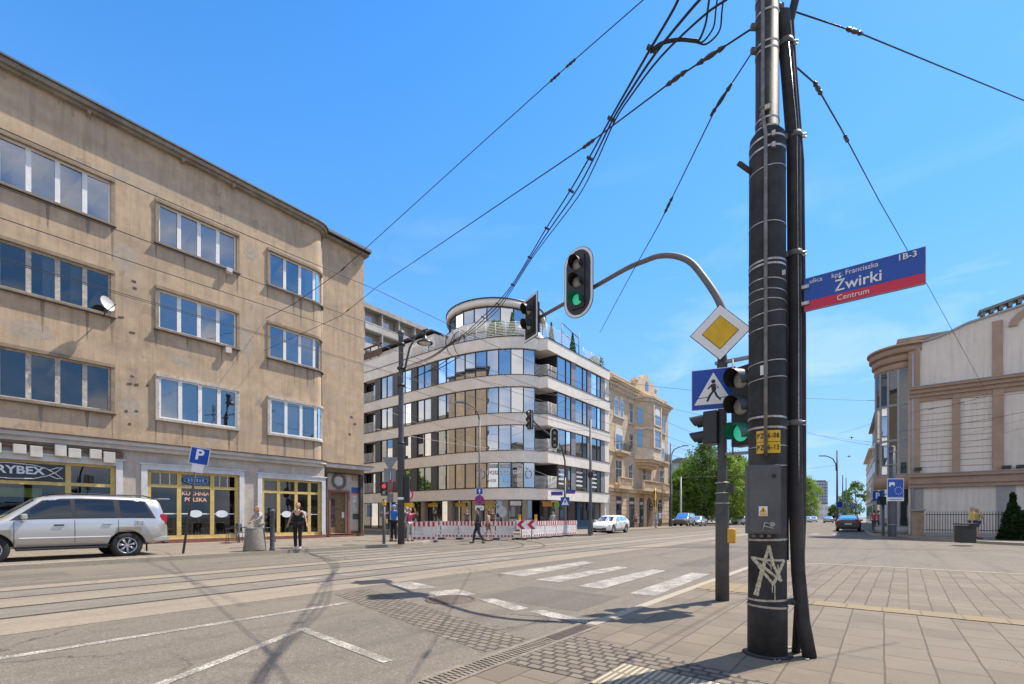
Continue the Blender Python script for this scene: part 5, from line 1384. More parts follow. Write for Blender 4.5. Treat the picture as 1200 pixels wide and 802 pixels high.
SUV = dict(name='parked_car', L=4.78, W=1.88, R=.385, tap=.90, wheels=(1.42,-1.37), twin=True, spokes=7,
  zb=[(-2.39,.50),(-1.9,.40),(1.9,.38),(2.39,.46)], zs=[(-2.39,1.16),(-1.5,1.17),(1.0,1.14),(1.3,1.10),(2.0,1.04),(2.39,.95)],
  zt=[(-2.39,.98),(-2.37,1.20),(-2.24,1.66),(-2.15,1.78),(-1.6,1.845),(-.4,1.865),(.25,1.83),(.50,1.76),(1.22,1.19),(1.6,1.13),(2.1,1.05),(2.3,.95),(2.39,.80)],
  wt=[(-2.39,.86),(-2.1,.78),(.4,.76),(1.0,.82),(1.3,.86),(2.39,.8)],
  windows=[(-.15,.98,-.12,.42),(-1.10,-.24,-1.06,-.22),(-2.0,-1.24,-1.80,-1.20)], doorlines=(-.2,-1.16,.98), mirror=.80,
  surround=(-2.08,1.06,-1.84,.44), screens=[('windscreen',.55,1.18),('rear_window',-2.36,-2.22)],
  boxes=[('tail_light',-2.375,-2.21,1.03,1.33,REDL,-.012),('side_strip',-.98,.9,.655,.685,LAMPW,.010),('fuel_flap',-1.75,-1.60,1.0,1.13,MATS.get('suv_silver') or carpaint('suv_silver',(.50,.485,.455),.55),.004),('door_handle',.02,.22,1.0,1.035,TRIMK,.03),('door_handle',-1.0,-.80,1.02,1.055,ALLOY,.03),
         ('side_step',-.9,.95,.34,.40,TRIMK,.05),('mud_flap',-1.87,-1.84,.18,.45,TRIMK,-.02),('head_light',2.12,2.36,.80,1.0,LAMPW,-.02),('bumper',-2.42,-2.0,.50,.62,carpaint('suv_silver',(.50,.485,.455),.55),.0)],
  ends=[('number_plate',-2.41,-.26,.26,.75,.87,PLATE)])
suv = make_car(SUV, 'silver off-road estate car with roof rails parked half on the pavement before the yellow shopfront', MATS['suv_silver'])
m = MB()
for s in (-1, 1):
    m.tube([(-2.0, s*.66, 1.84), (-1.8, s*.66, 1.90), (.1, s*.66, 1.90), (.35, s*.66, 1.83)], .022, 6)
m.build('roof_rail', TRIMK, suv, local=True)
m = MB(); m.box(-2.52, -2.2, -.62, .62, 1.80, 1.835); m.build('spoiler', MATS['suv_silver'], suv, local=True, bevel=.012)
m = MB(); m.tube([(-2.35,.5,.42),(-2.5,.5,.42)], .03, 8); m.tube([(-2.3,0,.42),(-2.52,0,.42),(-2.55,0,.5)], .03, 6); m.build('tow_bar', TRIMK, suv, local=True)
suv.location = (2.48, 18.72, .06); suv.rotation_euler = (0, 0, math.pi)
HATCH = dict(name='driving_car', L=4.37, W=1.79, R=.32, tap=.80, wheels=(1.33,-1.31), spokes=10,
  zb=[(-2.185,.36),(-1.7,.22),(1.7,.2),(2.185,.26)], zs=[(-2.185,.98),(-1.0,.97),(.6,.90),(1.2,.88),(1.8,.78),(2.185,.62)],
  zt=[(-2.185,.75),(-2.14,.98),(-1.85,1.25),(-1.5,1.40),(-.6,1.45),(.1,1.42),(.40,1.32),(1.15,.93),(1.6,.86),(2.0,.74),(2.185,.56)],
  wt=[(-2.185,.78),(-1.6,.70),(.2,.72),(.9,.8),(1.3,.84),(2.185,.74)],
  windows=[(-.15,.85,-.12,.36),(-1.05,-.24,-1.0,-.22),(-1.55,-1.15,-1.42,-1.1)], doorlines=(-.2,-1.0,.9), mirror=.72,
  screens=[('windscreen',.44,1.10),('rear_window',-2.08,-1.56)],
  boxes=[('tail_light',-2.16,-1.95,.78,.92,REDL,.004),('head_light',1.78,2.05,.60,.70,LAMPW,-.03),('door_handle',.0,.18,.84,.865,TRIMK,.02),('door_handle',-.95,-.77,.85,.875,TRIMK,.02),('sill',-.95,.95,.2,.27,TRIMK,.006)],
  ends=[('grille',2.17,-.62,.62,.28,.44,TRIMK),('number_plate',2.20,-.26,.26,.40,.50,PLATE),('grille',2.12,-.4,.4,.56,.60,TRIMK),('number_plate',-2.19,-.26,.26,.62,.73,PLATE),('bumper',-2.18,-.6,.6,.3,.45,TRIMK)])
WHITEP = carpaint('white_paint_car', (.78,.78,.78), 0)
h1 = make_car(HATCH, 'white hatchback with black grille coming out in front of the honey coloured tenement', WHITEP)
px, py = 715, 625; h1.location = (*gnd(715, 624.6), 0); h1.rotation_euler = (0, 0, math.pi+.05)
SEDAN = dict(name='driving_car', L=4.85, W=1.86, R=.34, tap=.84, wheels=(1.45,-1.42), spokes=10,
  zb=[(-2.425,.34),(-1.9,.22),(1.9,.2),(2.425,.26)], zs=[(-2.425,.95),(-1.4,.97),(.6,.90),(1.3,.88),(2.0,.78),(2.425,.62)],
  zt=[(-2.425,.80),(-2.40,1.02),(-1.9,1.09),(-1.75,1.13),(-1.0,1.40),(-.4,1.45),(.2,1.42),(.45,1.33),(1.2,.95),(1.7,.87),(2.2,.76),(2.425,.58)],
  wt=[(-2.425,.86),(-1.9,.80),(-1.2,.68),(.2,.70),(.9,.8),(1.4,.84),(2.425,.76)],
  windows=[(-.15,.85,-.12,.40),(-1.1,-.24,-.92,-.22)], doorlines=(-.2,-1.1,.9), mirror=.75,
  screens=[('windscreen',.50,1.15),('rear_window',-1.72,-1.04)],
  boxes=[('tail_light',-2.41,-2.15,.80,.94,REDL,.004),('head_light',2.05,2.32,.60,.70,LAMPW,-.03),('door_handle',.0,.18,.84,.865,TRIMK,.02),('sill',-1.0,1.0,.2,.27,TRIMK,.006)],
  ends=[('tail_light',-2.415,.42,.80,.80,.92,REDL),('tail_light',-2.415,-.80,-.42,.80,.92,REDL),('number_plate',-2.44,-.26,.26,.62,.74,PLATE),('bumper',-2.42,-.72,.72,.26,.46,TRIMK),('number_plate',2.44,-.26,.26,.36,.46,PLATE),('grille',2.42,-.5,.5,.46,.58,TRIMK)])
DARKP = carpaint('graphite_paint', (.035,.033,.035), .4); SILP = carpaint('silver_paint', (.40,.41,.42), .5); GRYP = carpaint('grey_paint', (.14,.145,.15), .4)
s1 = make_car(SEDAN, 'dark graphite saloon seen from behind beside the kerb of the right-hand row', DARKP)
s1.location = (*gnd(994, 622.5), 0); s1.rotation_euler = (0, 0, .05)
s2 = make_car(dict(SEDAN), 'silver saloon driving away beyond the dark one', SILP)
s2.location = (*gnd(971, 613), 0); s2.rotation_euler = (0, 0, .05)
gp = 'parked cars beyond the tenement'
SV2 = dict(SUV); SV2['name'] = 'parked_car'
s3 = make_car(SV2, 'dark grey off-roader parked at the head of the row by the tram pole', GRYP, gp)
s3.location = (*atd2(802, 62)[:2], 0); s3.rotation_euler = (0, 0, math.pi+.05)
H3 = dict(HATCH); H3['name'] = 'parked_car'
for (px, D, lab, pt, rz) in ((817, 66, 'grey hatchback parked behind the dark off-roader', SILP, math.pi), (879, 76, 'silver hatchback hidden behind the electrical box of the big pole', SILP, math.pi), (870, 84, 'white hatchback parked between the light pole and the big pole', WHITEP, math.pi-.4), (946, 105, 'white hatchback far off right of the dark pipes', WHITEP, .05), (953, 118, 'second far white hatchback, next to the silver saloon', WHITEP, .05)):
    c = make_car(H3, lab, pt, gp if px < 900 else None); c.location = (*atd2(px, D)[:2], 0); c.rotation_euler = (0,0,rz+.05)
# ------------------------------------------------------------------ the big catenary pole in the foreground
PB = mat('black_pole_paint', (.052, .052, .054), .62, .0, .35, 3.0, .15, 30, dirt=(.12,.108,.095), streak=.55, spec=.12)
PTL = mat('signal_pole_grey', (.085, .085, .088), .6, .0, .2, 5.0, .1, 30, dirt=(.13,.12,.11), streak=.4, spec=.25)
PB2 = mat('grey_black_paint', (.105, .107, .11), .6, .0, .2, 4, .08, 30)
BANDM = mat('steel_band', (.48, .45, .40), .4, .6, .3, 30)
CABLE = mat('cable_black', (.018,.018,.018), .6)
SBLUE = mat('enamel_blue', (.008,.07,.38), .32, 0, .05, 3); SRED = mat('enamel_red', (.62,.012,.05), .32, 0, .05, 3); SWHITE = mat('enamel_white', (.80,.80,.80), .35, 0, .03, 3)
SBACK = mat('sign_back_grey', (.24,.25,.26), .5, .4, .1, 4); SBLACK = mat('enamel_black', (.02,.02,.02), .4); SYEL = mat('enamel_yellow', (.72,.44,.01), .35)
_p = atd2(899, 4.34); PX, PY = _p[0], _p[1]
Z0 = .03
ZJ = EYE + (HY-158)/FPX*4.34          # where the fat lower tube ends
pole = thing('catenary_pole', 'thick black tramway pole with steel bands, switch box and spray-painted star in the foreground', 'pole', (PX, PY, Z0))
def lpx(px, py, dr=0.0, D=4.34): return EYE + (HY-py)/FPX*D
mb = MB(); mb.lathe((PX, PY, 0), [(0,Z0),(.166,Z0),(.165,.5),(.160,.53),(.158,1.2),(.154,3.2),(.150,ZJ-.12),(.144,ZJ-.04),(.115,ZJ),(.098,ZJ+.01),(.094,7.2),(.0,7.2)], 40)
mb.build('tube', PB, pole)
mb = MB(); mb.lathe((PX, PY, 0), [(.17,Z0-.01),(.185,Z0+.004),(.21,Z0+.006),(.16,Z0+.02)], 32); mb.build('foot', PB, pole)
def rad(z): 
    if z < .53: return .166
    if z < ZJ-.08: return .1595-(z-.5)*.003
    return .0965
FV = Vector((PX, PY, 0)); toCam = Vector((-PX, -PY, 0)).normalized(); rt = Vector((CR[0], CR[1], 0)); tn = Vector((0,0,1)).cross(toCam)
rr = random.Random(4)
for (y, w) in ((3,1),(22,1),(58,1),(66,1),(146,1),(156,1),(172,1),(184,1),(206,.7),(270,.6),(313,1),(318,1),(335,.6),(347,.8),(358,.6),(372,.8),(389,.6),(428,.8),(447,.6),(492,1.2),(504,1.0),(525,.6),(548,.6),(632,1.2),(701,1.2),(709,1.2)):
    z = lpx(0, y); r = rad(z)+.0015; tl = rr.uniform(-.25,.25) if w < 1 else rr.uniform(-.08,.08)
    hb = .009 if w > .9 else .004
    mb = MB(); N = 36
    vs = []
    for k in range(N):
        a = 2*math.pi*k/N; dz = tl*r*math.cos(a+1.0)*.6
        for (q, h) in ((r,-hb),(r+.004,-hb),(r+.004,hb),(r,hb)): vs.append((PX+q*math.cos(a), PY+q*math.sin(a), z+dz+h))
    mb.add(vs, [(k*4+j, ((k+1)%N)*4+j, ((k+1)%N)*4+(j+1)%4, k*4+(j+1)%4) for k in range(N) for j in range(4)], False)
    mb.build('steel_band', BANDM, pole)
# rod-and-cable running down the face to the switch box
p1 = FV + toCam*.19 - rt*.005
def onpole(z, off, side, extra=0):      # a point on the tube front shifted sideways (metres)
    r = rad(z)+extra; s = side; c = math.sqrt(max(.0, r*r-s*s)); p = FV + toCam*c + tn*s; return (p.x, p.y, z)
mb = MB(); mb.tube([onpole(z, 0, -.012 if z < ZJ else -.03, .022) for z in (1.84, 2.6, 3.6, ZJ-.1)] + [onpole(z, 0, -.035, .03) for z in (ZJ+.1, 5.6, 6.6, 7.1)], .016, 8)
mb.build('drive_rod', mat('galvanised', (.20,.185,.165), .5, .4, .3, 14), pole)
for z in (ZJ+.02, ZJ+.10, ZJ+.17): mb = MB(); p = Vector(onpole(z, 0, -.04, .035)); mb.ball(p, (.025,.025,.02), 10, 6); mb.build('turnbuckle', MATS['galvanised'], pole)
for (y, s, w) in ((137,.03,.05),(173,.05,.03),(186,.05,.03),(330,.13,.03)):
    z = lpx(0, y); p = Vector(onpole(z, 0, s if z < ZJ else s-.03, .014)); mb = MB(); mb.obox(p, (w, .03, .045), math.atan2(tn.y, tn.x)); mb.build('band_clamp', BANDM, pole, bevel=.004)
mb = MB(); z = ZJ-.36; a = FV - rt*.13 + Vector((0,0,z)); mb.tube([a, a - rt*.14 + Vector((0,0,.10))], .022, 8); mb.build('stub_pipe', PB, pole)
# switch box
bz0, bz1 = lpx(0, 626, D=4.1), lpx(0, 545, D=4.1)
bc = FV + toCam*.235 - tn*.035; ang = math.atan2(tn.y, tn.x) + .18
mb = MB(); mb.obox((bc.x, bc.y, (bz0+bz1)/2), (.265, .13, bz1-bz0), ang); box = mb.build('switch_box', PB2, pole, bevel=.008)
BM = Euler((0,0,ang)).to_matrix(); bx = BM @ Vector((1,0,0)); bn = BM @ Vector((0,-1,0))
if bn.dot(toCam) < 0: bn = -bn
def onbox(u, z, d=0): p = bc + bx*u + bn*(.066+d); return Vector((p.x, p.y, z))
mb = MB(); mb.obox(onbox(0, (bz0+bz1)/2, .004), (.24, .012, bz1-bz0-.03), ang); mb.build('box_door', PB2, box, bevel=.004)
mb = MB(); mb.tube([onbox(.075, bz1-.10, .008), onbox(.075, bz1-.10, .018)], .016, 12); mb.build('lock', SBLACK, box)
mb = MB(); mb.tube([onbox(.06, bz0+.085, .008), onbox(.06, bz0+.085, .02)], .022, 12); mb.tube([onbox(.06, bz0+.09, .024), onbox(.0, bz0+.10, .028), onbox(-.015, bz0+.03, .026)], .005, 6); mb.tube([onbox(.0, bz0+.07, .026), onbox(.07, bz0+.05, .026)], .006, 6)
mb.build('padlock', BANDM, box)
TFc = facing(bn)
wz = bz0+.20
mb = MB(); mb.obox(onbox(-.01, wz, .012), (.068, .004, .085), ang); lab = mb.build('warning_label', SWHITE, box)
def flat(mbx, P, pts, d0, d1):      # polygon on the box face; P(u,z,d)
    n = len(pts); mbx.add([P(u, z, d0) for u, z in pts] + [P(u, z, d1) for u, z in pts], [(i,(i+1)%n,n+(i+1)%n,n+i) for i in range(n)] + [tuple(range(n)), tuple(range(2*n-1,n-1,-1))])
mb = MB(); flat(mb, lambda u, z, d: onbox(u, z, d), [(-.04,wz-.012),(.02,wz-.012),(-.01,wz+.038)], .013, .0155); mb.build('warning_triangle', SYEL, lab)
mb = MB(); flat(mb, lambda u, z, d: onbox(u, z, d), [(-.038,wz-.037),(.018,wz-.037),(.018,wz-.019),(-.038,wz-.019)], .013, .0155); mb.build('warning_strip', SYEL, lab)
text('lettering', '!', SBLACK, lab, tuple(onbox(-.01, wz+.006, .017)), .045, TFc, bold=.001, depth=.0005)
for u in (-.07, -.01, .05): mb = MB(); mb.tube([onbox(u, bz0, -.07), onbox(u, bz0-.03, -.07)], .016, 8); mb.build('cable_gland', SBACK, box)
# yellow number plates bent round the tube
zc = lpx(0, 517, D=4.16)
for i, s in enumerate(('PZ6-08', 'PZ6-13')):
    z = zc + .052 - i*.105; mb = MB(); N = 6; vs = []
    for k in range(N+1):
        u = -.085+.19*k/N
        for q in (.006, .010): 
            for zz in (z-.05, z+.05): vs.append(onpole(zz, 0, u, q))
    mb.add(vs, [(k*4+a, k*4+b, (k+1)*4+b, (k+1)*4+a) for k in range(N) for a, b in ((0,1),(2,3),(0,2),(1,3))] + [(0,1,3,2), (N*4,N*4+1,N*4+3,N*4+2)])
    pl = mb.build('number_plate', SYEL, pole)
    for ch, u in zip(s, (-.07,-.04,.015,.038,.06,.085)):
        pass
        P = Vector(onpole(z, 0, u, .0115)); nn = (P-FV); nn.z = 0
        text('lettering', ch, SBLACK, pl, tuple(P), .062, facing(nn), bold=.0015, depth=.0006, sx=.75)
# spray-paint star wrapped round the face
GRAF = mat('spray_paint', (.56,.52,.36), .8, 0, .35, 40)
cz_ = lpx(0, 666); 
def spray(pts, w0, w1, name='spray_star'):
    mb = MB(); vs = []; N = 10; out = []
    for (a, b) in zip(pts, pts[1:]):
        for k in range(N): t = k/N; out.append((a[0]+(b[0]-a[0])*t, a[1]+(b[1]-a[1])*t))
    out.append(pts[-1]); M_ = len(out)
    for i, (u, z) in enumerate(out):
        a, b = out[max(i-1,0)], out[min(i+1,M_-1)]; dx, dz = b[0]-a[0], b[1]-a[1]; l = math.hypot(dx, dz) or 1
        w = (w0+(w1-w0)*i/M_)*rr.uniform(.8,1.15); nx, nz = -dz/l*w, dx/l*w
        for s in (-1, -.33, .33, 1): vs.append(onpole(cz_+z+nz*s, 0, max(-.15, min(.15, u+nx*s)), .0022))
    mb.add(vs, [(i*4+j, i*4+j+1, (i+1)*4+j+1, (i+1)*4+j) for i in range(M_-1) for j in range(3)], True)
    return mb
mb = spray([(-.09,-.24),(-.06,-.10),(.015,.22)], .022, .012)
for q in ([(.015,.22),(.05,.04),(.115,-.10)], [(.115,-.10),(.0,-.0),(-.13,.105)], [(-.13,.105),(-.03,.09),(.135,.085)], [(.135,.085),(.08,-.05),(.05,-.13),(-.03,-.02),(-.12,.10)], [(.06,-.13),(.062,-.27)], [(.04,-.12),(.042,-.20)], [(.03,.1),(.031,.0)], [(.085,.05),(.088,-.05)], [(-.01,.08),(.03,.03)]):
    w = (.012,.011) if len(q) > 2 else (.004,.003); m2 = spray(q, *w); mb.add(m2.v, m2.f, True)
mb.build('spray_star', GRAF, pole, recalc=False)
mb = MB(); vs = [onpole(z, 0, u, .003) for z in (lpx(0,444), lpx(0,433)) for u in (-.055,-.03,.005)]; mb.add(vs, [(0,1,4,3),(1,2,5,4)]); mb.build('torn_sticker', SWHITE, pole, recalc=False)
# twin pipes and brackets
def side(s, f, z): p = FV + rt*s + toCam*f; return Vector((p.x, p.y, z))
Zt = 7.0
mb = MB(); mb.tube([side(.385,.12,Z0), side(.325,.08,.35), side(.285,.04,.8), side(.268,.03,1.3), side(.258,.02,2.0), side(.252,.02,3.5), side(.246,.02,4.7), side(.20,.02,5.3), side(.155,.02,5.85), side(.15,.02,5.95)], .058, 14)
mb.build('cable_pipe', PB, pole)
mb = MB(); mb.tube([side(.27,-.05,Z0), side(.30,-.05,.6), side(.325,-.03,1.3), side(.322,-.02,3.0), side(.305,-.02,4.6), side(.235,-.02,5.5), side(.21,-.02,5.9), side(.27,-.02,6.15), side(.38,-.02,6.6), side(.46,0,7.1)], .036, 12)
mb.build('cable_pipe', PB, pole)
mb = MB(); mb.tube([side(.168,.05,.06), side(.164,.06,1.2), side(.160,.06,3.2), side(.155,.06,ZJ-.1)], .008, 6); mb.build('earth_wire', BANDM, pole)
mb = MB(); mb.tube([side(.335,.11,.3), side(.29,.085,1.3), side(.285,.08,3.0), side(.272,.08,4.8), side(.19,.08,5.7)], .006, 6); mb.build('earth_wire', BANDM, pole)
mb = MB(); mb.tube([side(.19,.0,.9), side(.185,.02,2.4), side(.188,.02,3.7)], .011, 6); mb.build('cable', CABLE, pole)
for y in (55, 163, 300, 497, 705):
    z = lpx(0, y); mb = MB(); s0 = .09 if z > ZJ else .15; pc = .17 if z > 5.2 else .25; pc = .275 if z < 1 else pc
    mb.obox(side((s0+pc)/2, .02, z), (pc-s0+.05, .035, .05), math.atan2(rt.y, rt.x)); mb.tube([side(pc,.02,z-.026), side(pc,.02,z+.026)], .066, 14)
    mb.build('pipe_bracket', PB2, pole)
    mb = MB()
    for k in (-.015, .015): mb.tube([side(pc+.05,.04,z+k), side(pc+.11,.05,z+k)], .008, 6)
    mb.build('bolt', BANDM, pole)
mb = MB()
for k in range(14): a = rr.uniform(0, 6.28); mb.obox((PX+.27*math.cos(a)+.08, PY-.12+.2*math.sin(a), .038), (rr.uniform(.03,.09), rr.uniform(.02,.05), .006), rr.uniform(0,3))
o = mb.build('litter', mat('litter_white', (.5,.47,.42), .8, 0, .4, 9)); tag(o, 'scraps and grit gathered at the foot of the thick black pole', 'litter'); o['kind'] = 'stuff'
# wire fixings at the top
for (y, f) in ((32,-1),(60,-1),(8,1)):
    z = lpx(0, y); mb = MB(); p = side(.105*f, 0, z); mb.ball(p, .03, 8, 6); mb.obox(side(.12*f,0,z), (.06,.03,.05), math.atan2(rt.y, rt.x)); mb.build('eye_bracket', PB2, pole)

# ------------------------------------------------------------------ street name plate
sn = thing('street_name_sign', 'blue and red enamel street name plate fixed to the pipes of the thick pole', 'street sign', (5.0, .2, 3.2))
sy0, sy1 = .56, -.27; sz0, sz1 = 3.185, 3.475; SX = 5.02
mb = MB(); mb.box(SX, SX+.018, sy1, sy0, sz0+.085, sz1); mb.build('panel', SBLUE, sn)
mb = MB(); mb.box(SX, SX+.018, sy1, sy0, sz0, sz0+.085-.001); mb.build('red_strip', SRED, sn)
mb = MB(); mb.box(SX-.003, SX+.021, sy1-.006, sy1, sz0-.003, sz1+.003); mb.box(SX-.002, SX+.02, sy1, sy0, sz0-.006, sz0-.0005); mb.box(SX-.002, SX+.02, sy1, sy0, sz1+.0005, sz1+.005); mb.build('edge_frame', SBACK, sn)
FX = facing((-1,0))
for (s, y, z, size, al, bold, sx) in (('ulica', .47, sz1-.035, .058, 'CENTER', 0, .95), ('kpt. Franciszka', .19, sz1-.038, .060, 'CENTER', 0, .92), ('Żwirki', .165, sz1-.140, .132, 'CENTER', .0015, .95), ('1B-3', -.16, sz1-.035, .068, 'CENTER', .0008, 1.0), ('Centrum', .20, sz0+.045, .066, 'CENTER', 0, .95)):
    text('lettering', s, SWHITE, sn, (SX-.003, y, z), size, FX, al, bold=bold, depth=.0012, sx=sx)
mb = MB(); mb.box(SX-.02, SX+.03, .52, .60, sz0+.05, sz0+.08); mb.box(SX-.02, SX+.03, .52, .60, sz1-.09, sz1-.06); mb.build('clamp', BANDM, sn)

# ------------------------------------------------------------------ traffic lights
SIGB = mat('signal_black', (.022,.023,.024), .5, 0, .15, 8)
LENS = mat('grey_lens', (.34,.32,.27), .25, 0, .15, 18, obj=True)
LGREEN = mat('green_lens', (.02,.45,.25), .25, emit=((.08,.8,.5), .22)); VISOR_GLOW = mat('visor_green_glow', (.015,.12,.07), .4)
ORNG = mat('push_button_yellow', (.65,.35,.03), .4)
def signal_head(parent, c, rz, n=3, r=.10, sp=.30, backboard=False, lit=-1, visor=.22, dirs=None, name='signal_head', oval=True, whitelens=True):
    """lamp housing facing local -y, turned by rz about its own centre c; part > lenses, visors, backboard"""
    c = Vector(c); M = Matrix.Rotation(rz, 3, 'Z')
    def T(p): return c + M @ Vector(p)
    mb = MB(); H = n*sp; w = r*1.35
    zs_ = [H/2-sp/2-i*sp for i in range(n)]
    def addm(m2, t):
        t.add([T(p) for p in m2.v], m2.f); t.s[-len(m2.f):] = m2.s
    b0 = MB(); b0.box(-w, w, .0, .20, -H/2, H/2)
    addm(b0, mb); head = mb.build(name, SIGB, parent, bevel=.012)
    for i, z in enumerate(zs_):
        m = LGREEN if i == lit else LENS
        l = MB(); l.add(*_dome(r*.98, z)); t = MB(); addm(l, t); t.s = [True]*len(t.f); t.build('lens', m, head)
        v = MB(); N = 14; vs = []
        for k in range(N+1):
            a = math.radians(-35+250*k/N); ln = visor*(.55+.45*math.sin(max(0, math.pi*k/N)))
            vs += [(r*1.06*math.cos(a), 0, z+r*1.06*math.sin(a)), (r*1.06*math.cos(a), -ln, z+r*1.06*math.sin(a)-.02)]
        v.add(vs, [(2*k,2*k+1,2*k+3,2*k+2) for k in range(N)], True); t = MB(); addm(v, t); t.s = [True]*len(t.f)
        t.build('visor', VISOR_GLOW if i == lit else SIGB, head, recalc=False)  # glow of the lit lens is painted into its visor as green
    if backboard:
        W, Hh = backboard; pts = []; N = 14
        rad_ = W if oval else .06
        if oval:
            pts = [(W*math.cos(math.pi*k/N), Hh-W+W*math.sin(math.pi*k/N)) for k in range(N+1)] + [(W*math.cos(math.pi+math.pi*k/N), -Hh+W+W*math.sin(math.pi+math.pi*k/N)) for k in range(N+1)]
        else: pts = [(W,-Hh),(W,Hh),(-W,Hh),(-W,-Hh)]
        def ringm(s0, s1, y0, y1, m, nm):
            b = MB(); n_ = len(pts)
            f0 = [((x-(s0 if x > 0 else -s0)*min(1,abs(x)/W)), z-(s0 if z > 0 else -s0)*min(1,abs(z)/Hh)) for x, z in pts]
            F_ = [T((x, y0, z)) for x, z in f0] + [T((x, y1, z)) for x, z in f0]
            b.add(F_, [(i,(i+1)%n_,n_+(i+1)%n_,n_+i) for i in range(n_)] + [tuple(range(n_)), tuple(range(2*n_-1,n_-1,-1))]); b.build(nm, m, head)
        ringm(0, 0, .045, .055, SBLACK, 'backboard'); ringm(.012, 0, .040, .0445, SWHITE, 'backboard_border'); ringm(.06, 0, .030, .0395, SIGB, 'backboard_face')
    return head
def _dome(r, z, N=18, m=5):
    vs = []; 
    for i in range(m):
        t = i/(m-1)*math.pi/2
        for k in range(N): a = 2*math.pi*k/N; vs.append((r*math.cos(t)*math.cos(a) if i < m-1 else 0.0001*math.cos(a), -.045*math.sin(t)-.003, z+(r*math.cos(t) if i < m-1 else .0001)*math.sin(a)))
    return vs, [(i*N+k, i*N+(k+1)%N, (i+1)*N+(k+1)%N, (i+1)*N+k) for i in range(m-1) for k in range(N)]
TX, TY = 7.57, 1.91
DT = 7.12
def tz(y, D=DT): return EYE+(HY-y)/FPX*D
tl = thing('traffic_light', 'dark traffic light pole with a curved arm over the road, lit green, and two signs', 'traffic light', (TX, TY, .03))
mb = MB(); mb.lathe((TX, TY, 0), [(.0,.03),(.098,.03),(.096,1.0),(.094,tz(586)),(.086,tz(580)),(.07,tz(575)),(.062,tz(440)),(.075,tz(428)),(.062,tz(416)),(.058,tz(380)),(.0,tz(379))], 24); mb.build('pole', PTL, tl)
AE = Vector((9.2, 6.5, tz(372, 11.25))); AS = Vector((TX, TY, tz(395)))
dirA = (AE-AS); dirA.z = 0; LA = dirA.length; dirA.normalize()
pts = []
Zp = tz(395)
# rises, bends over and runs out level-ish towards the middle of the road
prof = [(0,0),(0,.35),(.03,.5),(.12,.70),(.3,1.01),(.55,1.38),(.85,1.63),(1.2,1.80),(1.55,1.87),(2.0,1.93),(3,1.96),(LA,2.03)]
def arm_pt(s, h): return Vector((TX, TY, Zp+h)) + dirA*s
sm = []
for i in range(len(prof)-1):
    for k in range(5):
        t = k/5; p0 = prof[max(i-1,0)]; p1_ = prof[i]; p2 = prof[i+1]; p3 = prof[min(i+2,len(prof)-1)]
        q = [.5*((2*p1_[j])+(-p0[j]+p2[j])*t+(2*p0[j]-5*p1_[j]+4*p2[j]-p3[j])*t*t+(-p0[j]+3*p1_[j]-3*p2[j]+p3[j])*t**3) for j in (0,1)]; sm.append(q)
sm.append(prof[-1])
mb = MB(); mb.tube([arm_pt(*q) for q in sm], [.058-.018*i/len(sm) for i in range(len(sm))], 12); mb.build('arm', mat('arm_grey', (.15,.148,.145), .6, .0, .15, 5), tl)

MX = R(-90)
hp = arm_pt(3.12, 2.03)
h_a = signal_head(tl, (hp.x-.32, hp.y+.02, hp.z+.02), MX, 3, .115, .36, (.34, .72), lit=2)
mb = MB(); mb.tube([(hp.x-.15, hp.y+.02, hp.z), (hp.x, hp.y, hp.z)], .03, 8); mb.build('arm_clamp', SBLACK, tl)
ep = arm_pt(LA, 2.0)
signal_head(tl, (ep.x-.2, ep.y+.1, ep.z+.02), R(-112), 2, .115, .36, (.30, .52), oval=False)
signal_head(tl, (TX-.19, TY-.31, tz(476, 6.8)), R(-118), 3, .135, .385, None, lit=2, visor=.26)
signal_head(tl, (TX-.02, TY+.24, tz(503, 7.25)), R(180), 2, .10, .25, None, visor=.24, name='pedestrian_head')
mb = MB(); mb.box(TX-.04, TX+.04, TY-.45, TY+.1, tz(533)-.02, tz(533)+.02); mb.box(TX-.04, TX+.04, TY-.45, TY+.1, tz(425)-.02, tz(425)+.02); mb.tube([(TX-.05, TY-.16, tz(535)), (TX-.05, TY-.16, tz(425))], .012, 6)
mb.build('head_bracket', SBACK, tl)
mb = MB(); mb.obox((TX+.0, TY-.13, tz(628)), (.10, .12, .22), 0); mb.build('push_button_box', ORNG, tl, bevel=.02)
for y in (566, 578, 590):
    z = tz(y); mb = MB(); mb.lathe((TX, TY, z), [(.098,-.008),(.102,-.006),(.102,.006),(.098,.008)], 20); mb.build('steel_band', BANDM, tl)
mb = MB(); mb.box(TX-.02, TX+.06, TY-.16, TY-.09, tz(572)-.08, tz(572)+.06); mb.build('junction_box', SBLACK, tl)
